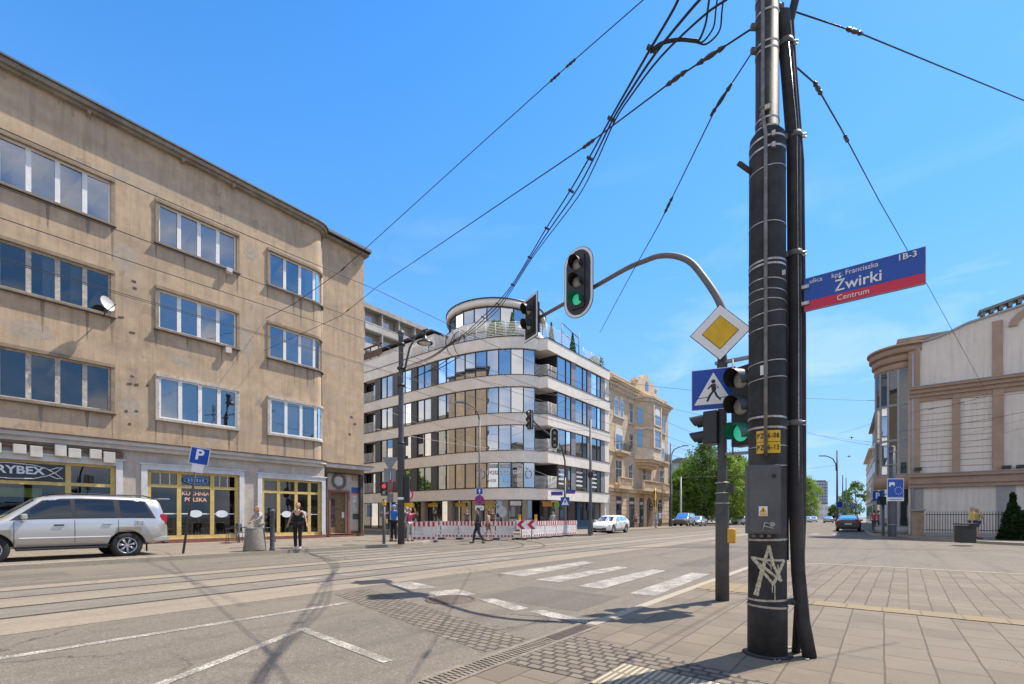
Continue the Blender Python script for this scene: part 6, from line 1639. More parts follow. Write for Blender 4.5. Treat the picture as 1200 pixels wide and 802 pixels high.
# priority diamond and crossing plate, each a plate with its border
def plate(parent, name, c, n, pts, layers, th=.004):
    """layered flat sign at c facing n; layers: (scale, material)"""
    c = Vector(c); nn = Vector((n[0], n[1], 0)).normalized(); x = Vector((0,0,1)).cross(nn); top = None
    for i, (sc, m, nm) in enumerate(layers):
        mb = MB(); d0, d1 = i*th+(.0005 if i else 0), (i+1)*th; P = [(u*sc, z*sc) for u, z in pts]; k = len(P)
        mb.add([c + x*u + Vector((0,0,z)) + nn*d0 for u, z in P] + [c + x*u + Vector((0,0,z)) + nn*d1 for u, z in P], [(j,(j+1)%k,k+(j+1)%k,k+j) for j in range(k)] + [tuple(range(k)), tuple(range(2*k-1,k-1,-1))])
        o = mb.build(nm if i else name, m, top if top is not None else parent)
        if top is None: top = o
    return top
def shape(parent, name, c, n, pts, d, m, th=.002):
    c = Vector(c); nn = Vector((n[0], n[1], 0)).normalized(); x = Vector((0,0,1)).cross(nn); mb = MB(); k = len(pts)
    mb.add([c + x*u + Vector((0,0,z)) + nn*d for u, z in pts] + [c + x*u + Vector((0,0,z)) + nn*(d+th) for u, z in pts], [(j,(j+1)%k,k+(j+1)%k,k+j) for j in range(k)] + [tuple(range(k)), tuple(range(2*k-1,k-1,-1))])
    return mb.build(name, m, parent)
NX = (-.96, -.28)
sqd = lambda h: [(-h,0),(0,-h),(h,0),(0,h)]
plate(tl, 'priority_sign', (TX-.12, TY-.0, tz(389, 7.0)), NX, sqd(.425), [(1.0,SBLACK,'rim'),(.965,SWHITE,'white_field'),(.60,SBLACK,'inner_rim'),(.575,SYEL,'yellow_field')])
cr_ = plate(tl, 'crossing_sign', (TX-.11, TY+.10, tz(454.5, 7.02)), NX, [(-.31,-.31),(.31,-.31),(.31,.31),(-.31,.31)], [(1.0,SWHITE,'rim'),(.97,SBLUE,'blue_field')])
cc = Vector((TX-.11, TY+.10, tz(454.5, 7.02))) 
shape(cr_, 'triangle', cc, NX, [(-.27,-.23),(.27,-.23),(0,.25)], .0085, SWHITE)
def walker(parent, c, n, s, d, m=None):
    m = m or SBLACK
    for nm, P in (('head', [(.0+.033*math.cos(k*math.pi/5), .118+.033*math.sin(k*math.pi/5)) for k in range(10)]), ('torso', [(-.035,.075),(.03,.085),(.045,.0),(.03,-.04),(-.02,-.04),(-.03,.02)]),
        ('leg', [(-.02,-.035),(.015,-.035),(-.04,-.12),(-.075,-.20),(-.105,-.19),(-.07,-.10)]), ('leg', [(.0,-.035),(.033,-.035),(.065,-.11),(.115,-.17),(.10,-.19),(.035,-.12)]),
        ('arm', [(-.03,.075),(-.02,.05),(-.07,.0),(-.09,.01)]), ('arm', [(.03,.08),(.045,.06),(.085,.01),(.07,-.0)])):
        shape(parent, nm, c, n, [(u*s, z*s) for u, z in P], d, m, .0015)
walker(cr_, cc + Vector((0,0,.0)), NX, .95, .0108)
shape(cr_, 'ground_line', cc, NX, [(-.24,-.125),(-.07,-.115),(-.07,-.125),(-.24,-.137)], .0108, SBLACK, .0015); shape(cr_, 'ground_line', cc, NX, [(.09,-.135),(.20,-.13),(.20,-.14),(.09,-.147)], .0108, SBLACK, .0015)
# ------------------------------------------------------------------ posts, lamps, signs, barriers farther off
PGREY = mat('tram_pole_grey', (.075,.08,.09), .5, .2, .15, 2, streak=.2)
LAMPG = mat('lamp_glass', (.6,.6,.58), .2)
def zat(py, D): return EYE+(HY-py)/FPX*D
def post(t, x, y, z0, z1, r0, r1, m=None, name='post'):
    mb = MB(); mb.lathe((x, y, 0), [(0,z0),(r0*1.0,z0),(r0,z0+.02),(r1,z1),(0,z1)], 16); return mb.build(name, m or PGREY, t)
# corner tram pole with the curved lamp arm
x, y = gnd(470, 638, .12); D = CF[0]*x+CF[1]*y
t = thing('tram_pole', 'tall dark corner tram pole with a hanging lamp on a swan-neck arm', 'pole', (x, y, .12))
mb = MB(); mb.lathe((x, y, 0), [(0,.12),(.15,.12),(.15,zat(525,D)),(.17,zat(523,D)),(.12,zat(518,D)),(.10,zat(395,D)),(.16,zat(391,D)),(.10,zat(388,D)),(0,zat(387,D))], 16); mb.build('post', PGREY, t)
ax = Vector((CR[0], CR[1], 0)); P0 = Vector((x, y, 0))
def ap(px_, py_): s = (px_-470)/FPX*D; return P0 + ax*s + Vector((0,0,zat(py_, D)))
mb = MB(); mb.tube([ap(474,436), ap(476,425), ap(480,408), ap(487,395), ap(495,388), ap(502,385.5)], .045, 8); mb.build('lamp_arm', PGREY, t)
mb = MB(); mb.tube([ap(498,386), ap(498,397)], .03, 6); c = ap(498, 401); mb.lathe(tuple(c), [(.34,-.06),(.34,-.02),(.2,.06),(.09,.16),(.05,.3)], 16); l = mb.build('lamp_shade', SBLACK, t)
mb = MB(); mb.lathe(tuple(c), [(.0,-.12),(.2,-.10),(.26,-.055)], 14); mb.build('lamp_bowl', LAMPG, l)
for py_ in (404, 432, 452, 520): mb = MB(); mb.lathe((x, y, zat(py_, D)), [(.12,-.06),(.17,-.04),(.17,.04),(.12,.06)], 12); mb.build('collar', SBLACK, t)
mb = MB(); mb.obox(ap(477, 574), (.22,.2,1.15), math.atan2(CR[1], CR[0])); mb.build('signal_head', SBLACK, t, bevel=.02)
mb = MB(); mb.lathe((x,y,0), [(.155,zat(586,D)),(.158,zat(586,D)),(.158,zat(583,D)),(.155,zat(583,D))], 16); mb.build('steel_band', SWHITE, t)
circ = lambda r, n=24: [(r*math.cos(2*math.pi*k/n), r*math.sin(2*math.pi*k/n)) for k in range(n)]
TOC = (-CF[0], -CF[1])
def rz_of(n): return math.atan2(n[0], -n[1])
# red cycle signal, yield sign seen from behind, prohibition ring
x2, y2 = gnd(450, 637.5, .12); D2 = CF[0]*x2+CF[1]*y2
t = thing('pedestrian_signal', 'short black signal post with red light and yellow button, left of the tram pole', 'traffic light', (x2, y2, .12))
post(t, x2, y2, .12, zat(585, D2), .07, .06)
h = signal_head(t, (x2, y2, zat(573, D2)), rz_of(TOC), 2, .11, .30, None, visor=.12)
mb = MB(); nn = Vector((*TOC, 0)); c = Vector((x2, y2, zat(570, D2))) + nn*.01; mb.ball(c, (.09,.09,.09), 12, 8); mb.build('red_lamp', mat('red_lit', (.6,.02,.04), .3, emit=((1,.03,.06), .8)), h)
mb = MB(); mb.obox((x2, y2, zat(590, D2)), (.16,.14,.20), rz_of(TOC)); mb.build('push_button_box', ORNG, t, bevel=.02)
mb = MB(); mb.obox((x2+.1, y2, zat(611, D2)), (.12,.12,.2), rz_of(TOC)); mb.build('push_button_box', ORNG, t, bevel=.02)
x3, y3 = gnd(457.5, 633, .12); D3 = CF[0]*x3+CF[1]*y3
t = thing('sign_post', 'sign post with grey-backed triangle and red ring, left of the corner tram pole', 'sign', (x3, y3, .12))
post(t, x3, y3, .12, zat(536, D3), .045, .045, SBACK)
F3 = TOC; c3 = Vector((x3, y3, 0)) + Vector((*TOC, 0))*.06
plate(t, 'give_way_back', c3 + Vector((0,0,zat(543, D3))), F3, [(-.42,.30),(0,-.42),(.42,.30)], [(1,SBACK,'rim')])
plate(t, 'square_back', c3 + Vector((.02,.05,zat(557, D3))), F3, [(-.30,-.34),(.30,-.34),(.30,.34),(-.30,.34)], [(1,SBACK,'rim')])
o = plate(t, 'ring_sign', c3 + Vector((-.02,-.03,zat(570, D3))) , (-.9,.2), circ(.33), [(1,SRED,'rim'),(.72,SBACK,'field')])
mb = MB(); mb.box(x3-.02, x3+.02, y3-.25, y3+.25, zat(582, D3)-.3, zat(582, D3)+.15); mb.build('cabinet', SBACK, t)
x4, y4 = gnd(478.5, 632, .12); D4 = CF[0]*x4+CF[1]*y4
t = thing('sign_post', 'thin post right behind the tram pole with a white ring sign and a yellow plate', 'sign', (x4, y4, .12))
post(t, x4, y4, .12, zat(572, D4), .04, .04, SBACK)
plate(t, 'ring_sign', (x4-.06, y4-.05, zat(580, D4)), (-.9,-.44), circ(.30), [(1,SRED,'rim'),(.72,SWHITE,'field')])
plate(t, 'yellow_plate', (x4-.06, y4-.05, zat(592, D4)), (-.9,-.44), [(-.3,-.13),(.3,-.13),(.3,.13),(-.3,.13)], [(1,SYEL,'rim')])
# lamp post behind the barriers carrying three signs
x5, y5 = gnd(562, 628.5, .12); D5 = CF[0]*x5+CF[1]*y5
t = thing('street_lamp', 'slender lamp post with one-way arrow and no stopping disc behind the barriers', 'street lamp', (x5, y5, .12))
post(t, x5, y5, .12, zat(492, D5), .07, .05)
P5 = Vector((x5, y5, 0))
def ap5(px_, py_): return P5 + ax*((px_-562)/FPX*D5) + Vector((0,0,zat(py_, D5)))
mb = MB(); mb.tube([ap5(562,493), ap5(560,484), ap5(555,477), ap5(548,473.5), ap5(541,472)], .04, 8); mb.build('lamp_arm', PGREY, t)
mb = MB(); mb.obox(ap5(538, 471.5), (.6,.22,.10), math.atan2(CR[1], CR[0])); mb.build('lamp_head', SBACK, t, bevel=.03)
c5 = P5 + Vector((*TOC, 0))*.09
a = plate(t, 'one_way_sign', c5 + Vector((0,0,zat(576, D5))), TOC, [(-.2,-.2),(.2,-.2),(.2,.2),(-.2,.2)], [(1,SWHITE,'rim'),(.93,SBLUE,'blue_field')])
shape(a, 'arrow', c5+Vector((0,0,zat(576, D5))), TOC, [(-.025,-.14),(.025,-.14),(.025,.02),(.09,.02),(0,.15),(-.09,.02),(-.025,.02)], .009, SWHITE)
a = plate(t, 'no_stopping_sign', c5 + Vector((0,0,zat(586, D5))), TOC, circ(.29), [(1,SRED,'rim'),(.78,SBLUE,'blue_field')])
for s in (1,-1): shape(a, 'cross_bar', c5+Vector((0,0,zat(586, D5))), TOC, [(-.17*s-.025,-.14),(-.14*s+.01,-.18),(.17*s+.02,.14),(.14*s-.02,.18)], .009+.003*(s > 0), SRED)
a = plate(t, 'white_plate', c5 + Vector((0,0,zat(595.5, D5))), TOC, [(-.26,-.14),(.26,-.14),(.26,.14),(-.26,.14)], [(1,SWHITE,'rim')])
shape(a, 'printed_line', c5+Vector((0,0,zat(595.5, D5))), TOC, [(-.18,-.03),(.18,-.03),(.18,.03),(-.18,.03)], .006, SBACK)
# curved-arm signal beyond the barriers
D6 = 32.0; x6, y6 = atd2(662, D6)[:2]
t = thing('traffic_light', 'curved-arm traffic light across the road, two dark heads before the mirror glass', 'traffic light', (x6, y6, .12))
post(t, x6, y6, .12, zat(560, D6), .09, .08)
pe = atd(619, 486, 27.0); pp = [Vector((x6, y6, zat(560, D6))), atd(662, 540, 31.9), atd(658, 524, 31.5), atd(650, 514, 30.8), atd(638, 505, 29.8), atd(627, 496, 28.6), pe]
mb = MB(); mb.tube(pp, .055, 8); mb.build('arm', PGREY, t)
signal_head(t, atd(620, 492, 27.0), R(-100), 3, .12, .36, (.22,.62), visor=.18)
signal_head(t, atd(650, 514, 27.6), R(-52), 3, .12, .36, (.26,.66), visor=.18)
a = plate(t, 'crossing_sign', Vector((x6, y6, zat(588, D6)))+Vector((*TOC,0))*.11, TOC, [(-.3,-.3),(.3,-.3),(.3,.3),(-.3,.3)], [(1,SBLUE,'rim')])
shape(a, 'triangle', Vector((x6, y6, zat(588, D6)))+Vector((*TOC,0))*.11, TOC, [(-.25,-.23),(.25,-.23),(0,.24)], .006, SWHITE)
shape(a, 'walker', Vector((x6, y6, zat(588, D6)))+Vector((*TOC,0))*.11, TOC, [(-.07,-.17),(.0,-.02),(.06,-.18),(.05,.05),(0,.11),(-.05,.04)], .009, SBLACK)
for (dx, zz, w) in ((-.55, 578, .8), (.35, 576, .7)):
    q = Vector((x6, y6, 0)) + ax*dx; z = zat(zz, D6)
    shape(t, 'street_plate', q + Vector((0,0,z)), TOC, [(-w/2,-.10),(w/2,-.10),(w/2,.10),(-w/2,.10)], .0, SBLUE, .02); shape(t, 'plate_strip', q+Vector((0,0,z)), TOC, [(-w/2,-.17),(w/2,-.17),(w/2,-.101),(-w/2,-.101)], .0, SRED, .02)
# poles along the road
def plainpole(px, pyb, pyt, r, label, name='tram_pole', z0=.12, D=None, m=None, group=None):
    if D is None: x, y = gnd(px, pyb, z0); D = CF[0]*x+CF[1]*y
    else: x, y = atd2(px, D)[:2]
    t = thing(name, label, 'pole', (x, y, z0), group)
    post(t, x, y, z0, zat(pyt, D), r, r*.6, m); mb = MB(); mb.lathe((x, y, 0), [(r*1.6,z0),(r*1.5,z0+.9),(r*1.02,z0+1.0)], 12)
    mb.build('sleeve', m or PGREY, t); return t, x, y, D
t, x, y, D = plainpole(692, 626, 492, .12, 'dark tram pole standing just left of the white hatchback')
mb = MB(); mb.lathe((x,y,0), [(.15,zat(560,D)),(.2,zat(557,D)),(.15,zat(553,D))], 12); mb.build('collar', SBLACK, t)
t, x, y, D = plainpole(786, 617, 520, .16, 'dark tram pole with a lamp arm at the far corner of the honey coloured tenement', D=58)
P7 = Vector((x, y, 0))
def ap7(px_, py_): return P7 + ax*((px_-786)/FPX*D) + Vector((0,0,zat(py_, D)))
mb = MB(); mb.tube([ap7(786.5,545), ap7(787,533), ap7(790,527), ap7(796,524), ap7(800,523)], .07, 6); mb.build('lamp_arm', PGREY, t)
mb = MB(); mb.obox(ap7(803, 522.5), (.75,.25,.12), math.atan2(CR[1], CR[0])); mb.build('lamp_head', SBACK, t, bevel=.03)
plainpole(798, 610, 559, .15, 'pale grey tram pole with cross arms in front of the trees', D=72, m=mat('pale_pole', (.42,.43,.44), .6))
x8, y8 = atd2(768, 52)[:2]
t = thing('traffic_light', 'black traffic light cluster with cross-shaped heads in front of the tenement entrance', 'traffic light', (x8, y8, .12))
post(t, x8, y8, .12, zat(572, 52), .07, .07, SYEL)
for (dx, py_, n) in ((0,590,2),(-.45,594,2),(.5,595,2),(0,577,1)):
    q = Vector((x8, y8, 0))+ax*dx; signal_head(t, (q.x, q.y, zat(py_, 52)), rz_of(TOC), n, .12, .38, None, visor=.12)
# distant poles on the right
for (px, pyt, D, r, lab, arm) in ((981, 528, 75, .17, 'tall dark tram pole with a lamp arm to its left over the far cars', True), (987.5, 557, 110, .17, 'dark tram pole, middle one of the three over the far cars', False), (991.5, 560, 135, .17, 'dark tram pole farthest right of the three over the far cars', False)):
    t, x, y, D = plainpole(px, 0, pyt, r, lab, D=D, z0=0)
    if arm:
        PP = Vector((x, y, 0)); f = lambda a, b: PP + ax*((a-px)/FPX*D) + Vector((0,0,zat(b, D)))
        mb = MB(); mb.tube([f(980,552), f(979.5,544), f(976,538), f(970,535), f(966,534.5)], .08, 6); mb.build('lamp_arm', PGREY, t)
        mb = MB(); mb.obox(f(964, 534.5), (1.1,.3,.15), math.atan2(CR[1], CR[0])); mb.build('lamp_head', SBACK, t, bevel=.03)
def bluesign(px, py, w, D, label, P_=False):
    x, y = atd2(px, D)[:2]; z = zat(py, D); wm = w/FPX*D
    t = thing('road_sign', label, 'sign', (x, y, 0)); post(t, x, y, 0, z, .05, .05, SBACK)
    c = Vector((x, y, z))+Vector((*TOC,0))*.07; h = wm/2
    a = plate(t, 'panel', c, TOC, [(-h,-h),(h,-h),(h,h),(-h,h)], [(1,SWHITE,'rim'),(.93,SBLUE,'blue_field')])
    if P_: text('lettering', 'P', SWHITE, a, tuple(c+Vector((*TOC,0))*.01), h*1.9, facing(TOC), depth=.001, bold=.01)
    return t
bluesign(983.5, 591.5, 7.5, 68, 'blue square sign below the far lamp arm'); bluesign(994.5, 592, 4.5, 95, 'small blue parking sign over the far dark car', True); bluesign(1000, 593.5, 4.5, 88, 'second small blue parking sign right of the first over the far dark car', True)
# right pavement: big pole with the bus lane board, parking sign, gate pier, fence, bin, conifers
x, y = gnd(1045.5, 629, .12); D = CF[0]*x+CF[1]*y
t = thing('tram_pole', 'thick dark tram pole with a blue board before the rounded glazed corner', 'pole', (x, y, .12))
post(t, x, y, .12, zat(523, D), .21, .17)
c = Vector((x, y, zat(573.5, D)))+Vector((*TOC,0))*.24
a = plate(t, 'blue_board', c, TOC, [(-.5,-.52),(.5,-.52),(.5,.62),(-.5,.62)], [(1,SWHITE,'rim'),(.94,SBLUE,'blue_field')])
shape(a, 'camera_symbol', c, TOC, [(-.38,.40),(-.05,.40),(-.05,.22),(-.12,.16),(-.12,.24),(-.30,.24),(-.30,.14),(-.38,.14)], .009, SWHITE)
for k in range(12): shape(a, 'star', c+Vector((0,0,-.08)), TOC, [(.18+.22*math.cos(k*math.pi/6)+.02*q[0], -.02+.22*math.sin(k*math.pi/6)+.02*q[1]) for q in ((-1,-1),(1,-1),(1,1),(-1,1))], .009, SWHITE)
shape(a, 'caption', c, TOC, [(-.5,-.72),(.5,-.72),(.5,-.535),(-.5,-.535)], .0, SWHITE, .006); 
shape(a, 'printed_line', c, TOC, [(-.4,-.65),(.4,-.65),(.4,-.60),(-.4,-.60)], .0065, SBACK)
mb = MB()
for py_ in (530, 545, 615): mb.lathe((x, y, zat(py_, D)), [(.17,-.04),(.215,-.03),(.215,.03),(.17,.04)], 12)
mb.build('band', SBACK, t)
x, y = gnd(1035, 628.5, .12); D = CF[0]*x+CF[1]*y
t = thing('road_sign', 'blue parking sign on a dark post left of the thick tram pole', 'sign', (x, y, .12)); post(t, x, y, .12, zat(575, D), .07, .07)
c = Vector((x, y, zat(581.5, D)))+Vector((*TOC,0))*.09 - ax*.42
a = plate(t, 'panel', c, TOC, [(-.3,-.3),(.3,-.3),(.3,.3),(-.3,.3)], [(1,SBLUE,'rim')]); text('lettering', 'P', SWHITE, a, tuple(c+Vector((*TOC,0))*.009), .5, facing(TOC), bold=.015, depth=.001)
mb = MB(); mb.obox(Vector((x, y, zat(587, D)))-ax*.1, (.4,.3,.5), math.atan2(CR[1], CR[0])); mb.build('signal_box', SBLACK, t, bevel=.03)
FXX = 38.6
IRON = mat('wrought_iron', (.03,.028,.026), .6, .2, .2, 9)
yb = onX(1084, FXX); ye = -26
t = thing('gate_pier', 'brown rendered gate pier at the left end of the iron railings', 'wall', (FXX, onX(1075.5, FXX), .12))
ya, yb2 = onX(1068.5, FXX), onX(1083, FXX); zt = EYE+(HY-599)/FPX*(CF[0]*FXX+CF[1]*ya)
mb = MB(); mb.box(FXX, FXX+.8, yb2, ya, .12, zt); mb.build('shaft', mat('pier_render', (.34,.24,.17), .9, 0, .2, 3, dirt=(.2,.14,.1)), t)
mb = MB(); mb.box(FXX-.08, FXX+.88, yb2-.08, ya+.08, zt, zt+.12); mb.build('cap', RBASE, t)
t = thing('iron_fence', 'black iron railings on a low plinth before the pale right-hand wall', 'fence', (FXX+.2, (yb+ye)/2, .12))
mb = MB(); mb.box(FXX+.05, FXX+.35, ye, yb-.02, .12, .34); mb.build('plinth', RBASE, t)
mb = MB(); mb.box(FXX+.18, FXX+.22, ye, yb, .48, .52); mb.box(FXX+.18, FXX+.22, ye, yb, 1.42, 1.46); mb.build('rail', IRON, t)
yy = yb-.1; k = 0
while yy > -9.4 and k < 98:
    mb = MB(); mb.tube([(FXX+.2, yy, .34), (FXX+.2, yy, 1.58), (FXX+.2, yy, 1.68)], [.014,.014,.003], 5); mb.build('bar', IRON, t); yy -= .12; k += 1
mb = MB()
while yy > ye: mb.tube([(FXX+.2, yy, .34), (FXX+.2, yy, 1.66)], .014, 4); yy -= .12
o = mb.build('bar_run', IRON, t); o['kind'] = 'stuff'
CAMR = math.atan2(CR[1], CR[0]) - .25
x, y = gnd(1131, 636.5, .12)
t = thing('litter_bin', 'square black street litter bin at the right-hand kerb, by the walkers in yellow', 'litter bin', (x, y, .12), rz=0)
mb = MB(); mb.obox((x, y, .12+.40), (.56,.5,.78), CAMR); mb.build('body', SBLACK, t, bevel=.02)
mb = MB(); mb.obox((x, y, .12+.86), (.62,.56,.06), CAMR); mb.build('lid', IRON, t, bevel=.01)
mb = MB(); mb.obox((x, y, .12+.70), (.4,.53,.12), CAMR); mb.build('opening', MATS['rail_groove'], t)
rr = random.Random(2)
for (px, pyb, h, w, lab) in ((1187, 633, 2.35, .62, 'slim cone-shaped thuja before the iron railings'), (1206, 633, 1.5, .75, 'lower round evergreen at the right edge before the railings')):
    x, y = gnd(px, pyb, .12); t = thing('evergreen_shrub', lab, 'shrub', (x, y, .12), )
    mb = MB(); mb.tube([(x,y,.1),(x,y,h*.6)], .05, 6); mb.build('trunk', BARK, t)
    mb = MB(); leafball(mb, (x, y, .15+h/2), (w, w, h/2), 4600, .055, rr, 'cone' if h > 2 else 'ball')
    for q in range(26):
        f = rr.random(); a_ = rr.uniform(0, 6.28); rr_ = w*(1-f)*.92; leafball(mb, (x+rr_*math.cos(a_), y+rr_*math.sin(a_), .2+h*f*.92), (.13,.13,.22), 90, .05, rr); mb.build('foliage', leaf_mat('thuja_leaf_%d' % px, (.035,.085,.02), (.06,.13,.03)), t, recalc=False)
# left pavement: leaning parking sign, concrete bin, bollard, cafe chairs
x, y = gnd(214.5, 649, .12); D = CF[0]*x+CF[1]*y
tp = atd(233, 527, D)
t = thing('parking_sign', 'blue parking sign on a thin post leaning right, behind the silver off-road car', 'sign', (x, y, .12))
mb = MB(); mb.tube([(x, y, .12), tuple(tp)], .035, 10); mb.build('post', mat('post_dark', (.05,.052,.055), .5), t)
NS = Vector((-.55,-.84)); c = Vector((x, y, 0)).lerp(Vector(tp), .0); c = Vector(atd(234.5, 535, D))+Vector((NS.x, NS.y, 0))*.05
tilt = math.atan2(19, 122)
def rotp(pts): return [(u*math.cos(-tilt)-z*math.sin(-tilt), u*math.sin(-tilt)+z*math.cos(-tilt)) for u, z in pts]
a = plate(t, 'panel', c, NS, rotp([(-.27,-.27),(.27,-.27),(.27,.27),(-.27,.27)]), [(1,SWHITE,'rim'),(.93,SBLUE,'blue_field')])
o = text('lettering', 'P', SWHITE, a, tuple(c+Vector((NS.x,NS.y,0))*.009+Vector((0,0,.03))), .46, facing(NS) @ Euler((0,0,-tilt)).to_matrix(), bold=.014, depth=.001)
text('lettering', 'płatny', SWHITE, a, tuple(c+Vector((NS.x,NS.y,0))*.009+Vector((.04,.0,-.20))), .09, facing(NS) @ Euler((0,0,-tilt)).to_matrix(), depth=.001)
plate(t, 'lower_plate', Vector(atd(232, 549, D))+Vector((NS.x, NS.y, 0))*.05, NS, rotp([(-.16,-.14),(.16,-.14),(.16,.14),(-.16,.14)]), [(1,SWHITE,'rim')])
CBIN = mat('exposed_concrete', (.24,.21,.175), .95, 0, .25, 18, .5, 70, dirt=(.13,.11,.09))
x, y = gnd(298.5, 646, .12)
t = thing('concrete_bin', 'round tapering concrete litter bin in front of the cafe', 'litter bin', (x, y, .12))
mb = MB(); mb.lathe((x, y, .12), [(0,0),(.36,0),(.355,.07),(.285,.74),(.27,.77),(.21,.77),(.20,.5),(0,.5)], 28); mb.build('body', CBIN, t)
mb = MB(); mb.lathe((x, y, .12), [(.20,.60),(.25,.775),(.28,.785),(.27,.80),(.19,.795),(.18,.6)], 24); mb.build('liner', SBACK, t)
x, y = gnd(319, 645.5, .12)
t = thing('bollard', 'slim dark bollard with a light cap between the concrete bin and the woman in black', 'bollard', (x, y, .12))
mb = MB(); mb.lathe((x, y, .12), [(0,0),(.10,0),(.085,.06),(.075,.08),(.075,1.35),(.078,1.36),(.078,1.44),(.0,1.45)], 16); mb.build('post', mat('bollard_grey', (.05,.055,.06), .5), t)
mb = MB(); mb.lathe((x, y, .12), [(.079,1.385),(.081,1.39),(.081,1.42),(.079,1.425)], 16); mb.build('reflective_band', SBACK, t)
CHM = mat('chair_metal', (.10,.105,.11), .4, .4, .1, 8); RAT = mat('grey_weave', (.10,.11,.12), .8, 0, .3, 40)
def chair(px, pyb, rz, label):
    x, y = gnd(px, pyb, .12); t = thing('cafe_chair', label, 'chair', (0,0,0), 'grey woven cafe chairs outside the shops')
    mb = MB(); mb.box(-.23,.23,-.22,.22,.43,.46); mb.build('seat', RAT, t, bevel=.01)
    mb = MB(); mb.obox((0,.24,.68), (.44,.03,.40), rx=-.15); mb.build('backrest', RAT, t, bevel=.01)
    for sx in (-1,1):
        for sy in (-1,1):
            mb = MB(); mb.tube([(sx*.24, sy*.23, 0), (sx*.22, sy*.21, .45)], .013, 6); mb.build('leg', CHM, t)
        mb = MB(); mb.tube([(sx*.24,-.2,.45),(sx*.26,-.2,.66),(sx*.26,.24,.68),(sx*.23,.27,.88)], .013, 6); mb.build('armrest', CHM, t)
    t.location = (x, y, .12); t.rotation_euler = (0,0,rz); return t
chair(273, 637.0, R(-120), 'grey woven cafe chair left of the concrete bin'); chair(316, 635.5, R(70), 'grey woven cafe chair behind the bollard'); chair(286, 635.0, R(100), 'grey woven cafe chair half hidden by the concrete bin')
x, y = gnd(280, 635.6, .12); t = thing('cafe_table', 'small round cafe table between the grey chairs', 'table', (x, y, .12))
mb = MB(); mb.lathe((x, y, .12), [(0,.70),(.33,.70),(.33,.73),(0,.73)], 20); mb.build('tabletop', CHM, t)
mb = MB(); mb.tube([(x,y,.14),(x,y,.82)], .025, 8); mb.build('column', CHM, t); mb = MB(); mb.lathe((x, y, .12), [(0,0),(.22,0),(.2,.02),(0,.03)], 16); mb.build('base', CHM, t)

# ------------------------------------------------------------------ red and white barriers
BW = mat('barrier_white', (.74,.72,.70), .6, 0, .08, 6, dirt=(.5,.47,.43)); BR2 = mat('barrier_red', (.55,.03,.04), .5, 0, .1, 6); RUB = mat('rubber_foot', (.06,.055,.05), .9)
def barrier(label, L=1.9, vertical=False):
    t = thing('road_barrier', label, 'barrier', (0,0,0), 'red and white barriers closing the side street')
    mb = MB(); mb.box(0, .045, -.02, .02, .1, 1.05); mb.box(L-.045, L, -.02, .02, .1, 1.05); mb.box(.045, L-.045, -.018, .018, .1, .14); mb.build('frame', BW, t)
    mb = MB(); mb.box(.045, L-.045, -.025, .005, .80, 1.05); mb.box(.045, L-.045, -.025, .005, .145, .27); top = mb.build('board', BW, t)
    n = 5
    mb = MB()
    for k in range(n):
        a = .08+k*(L-.1)/n; mb.box(a, a+(L-.1)/n*.5, -.0285, -.0255, .805, 1.045); mb.box(a, a+(L-.1)/n*.5, -.0285, -.0255, .15, .265)
    o = mb.build('red_stripes', BR2, top)
    mb = MB(); k = .14
    while k < L-.1: mb.box(k-.06, k+.02, -.012, .012, .27, .80); k += .105
    mb.box(.045, L-.045, -.014, .014, .47, .52); mb.build('grille', BW, t)
    for u in (.12, L-.12):
        mb = MB(); mb.box(u-.12, u+.12, -.38, .38, 0, .10); mb.build('foot', RUB, t, bevel=.015)
    return t
b0 = barrier('barrier at the left end of the closed side street, next to the tram pole')
A = Vector((*gnd(497, 632.0), 0)); B = Vector((*gnd(604, 632.8), 0)); C = Vector((*gnd(604, 632.8), 0)); E = Vector((*gnd(676, 627.8), 0))
# near row: from the corner tram pole to the chevrons, then on to the pavement edge
def rowof(P, Q, labels, first=None):
    d = (Q-P); n = len(labels); st = d/n; L = st.length; out = []
    for i, lab in enumerate(labels):
        b = first if (first is not None and i == 0) else None
        p = P+st*i
        if b is None: b = dup(b0, p, math.atan2(st.y, st.x), lab)
        b.location = p; b.rotation_euler = (0,0,math.atan2(st.y, st.x)); b['label'] = lab; b.scale = (L*.985/1.9, 1, 1); out.append(b)
    return out
rowof(A, B, ['barrier just right of the one turned end-on, left end of the long run', 'second barrier of the long run, counted from the tram pole', 'third barrier of the long run, left of the walking couple', 'barrier directly behind the walking couple', 'barrier between the walking couple and the chevron boards'], b0)
rowof(C+Vector((.3,-.1,0)), E, ['barrier right of the walkers, under the chevron boards', 'barrier just right of the chevron boards', 'third barrier from the right end of the run', 'second barrier from the right end, before the glass shop front', 'last barrier at the right end of the run, near the dark tram pole'])
be = dup(b0, Vector((*gnd(483, 635.5), 0)), math.atan2(CR[1], CR[0])+.05, 'barrier standing apart beside the tram pole, before the long run'); be.scale = (.68,1,1)
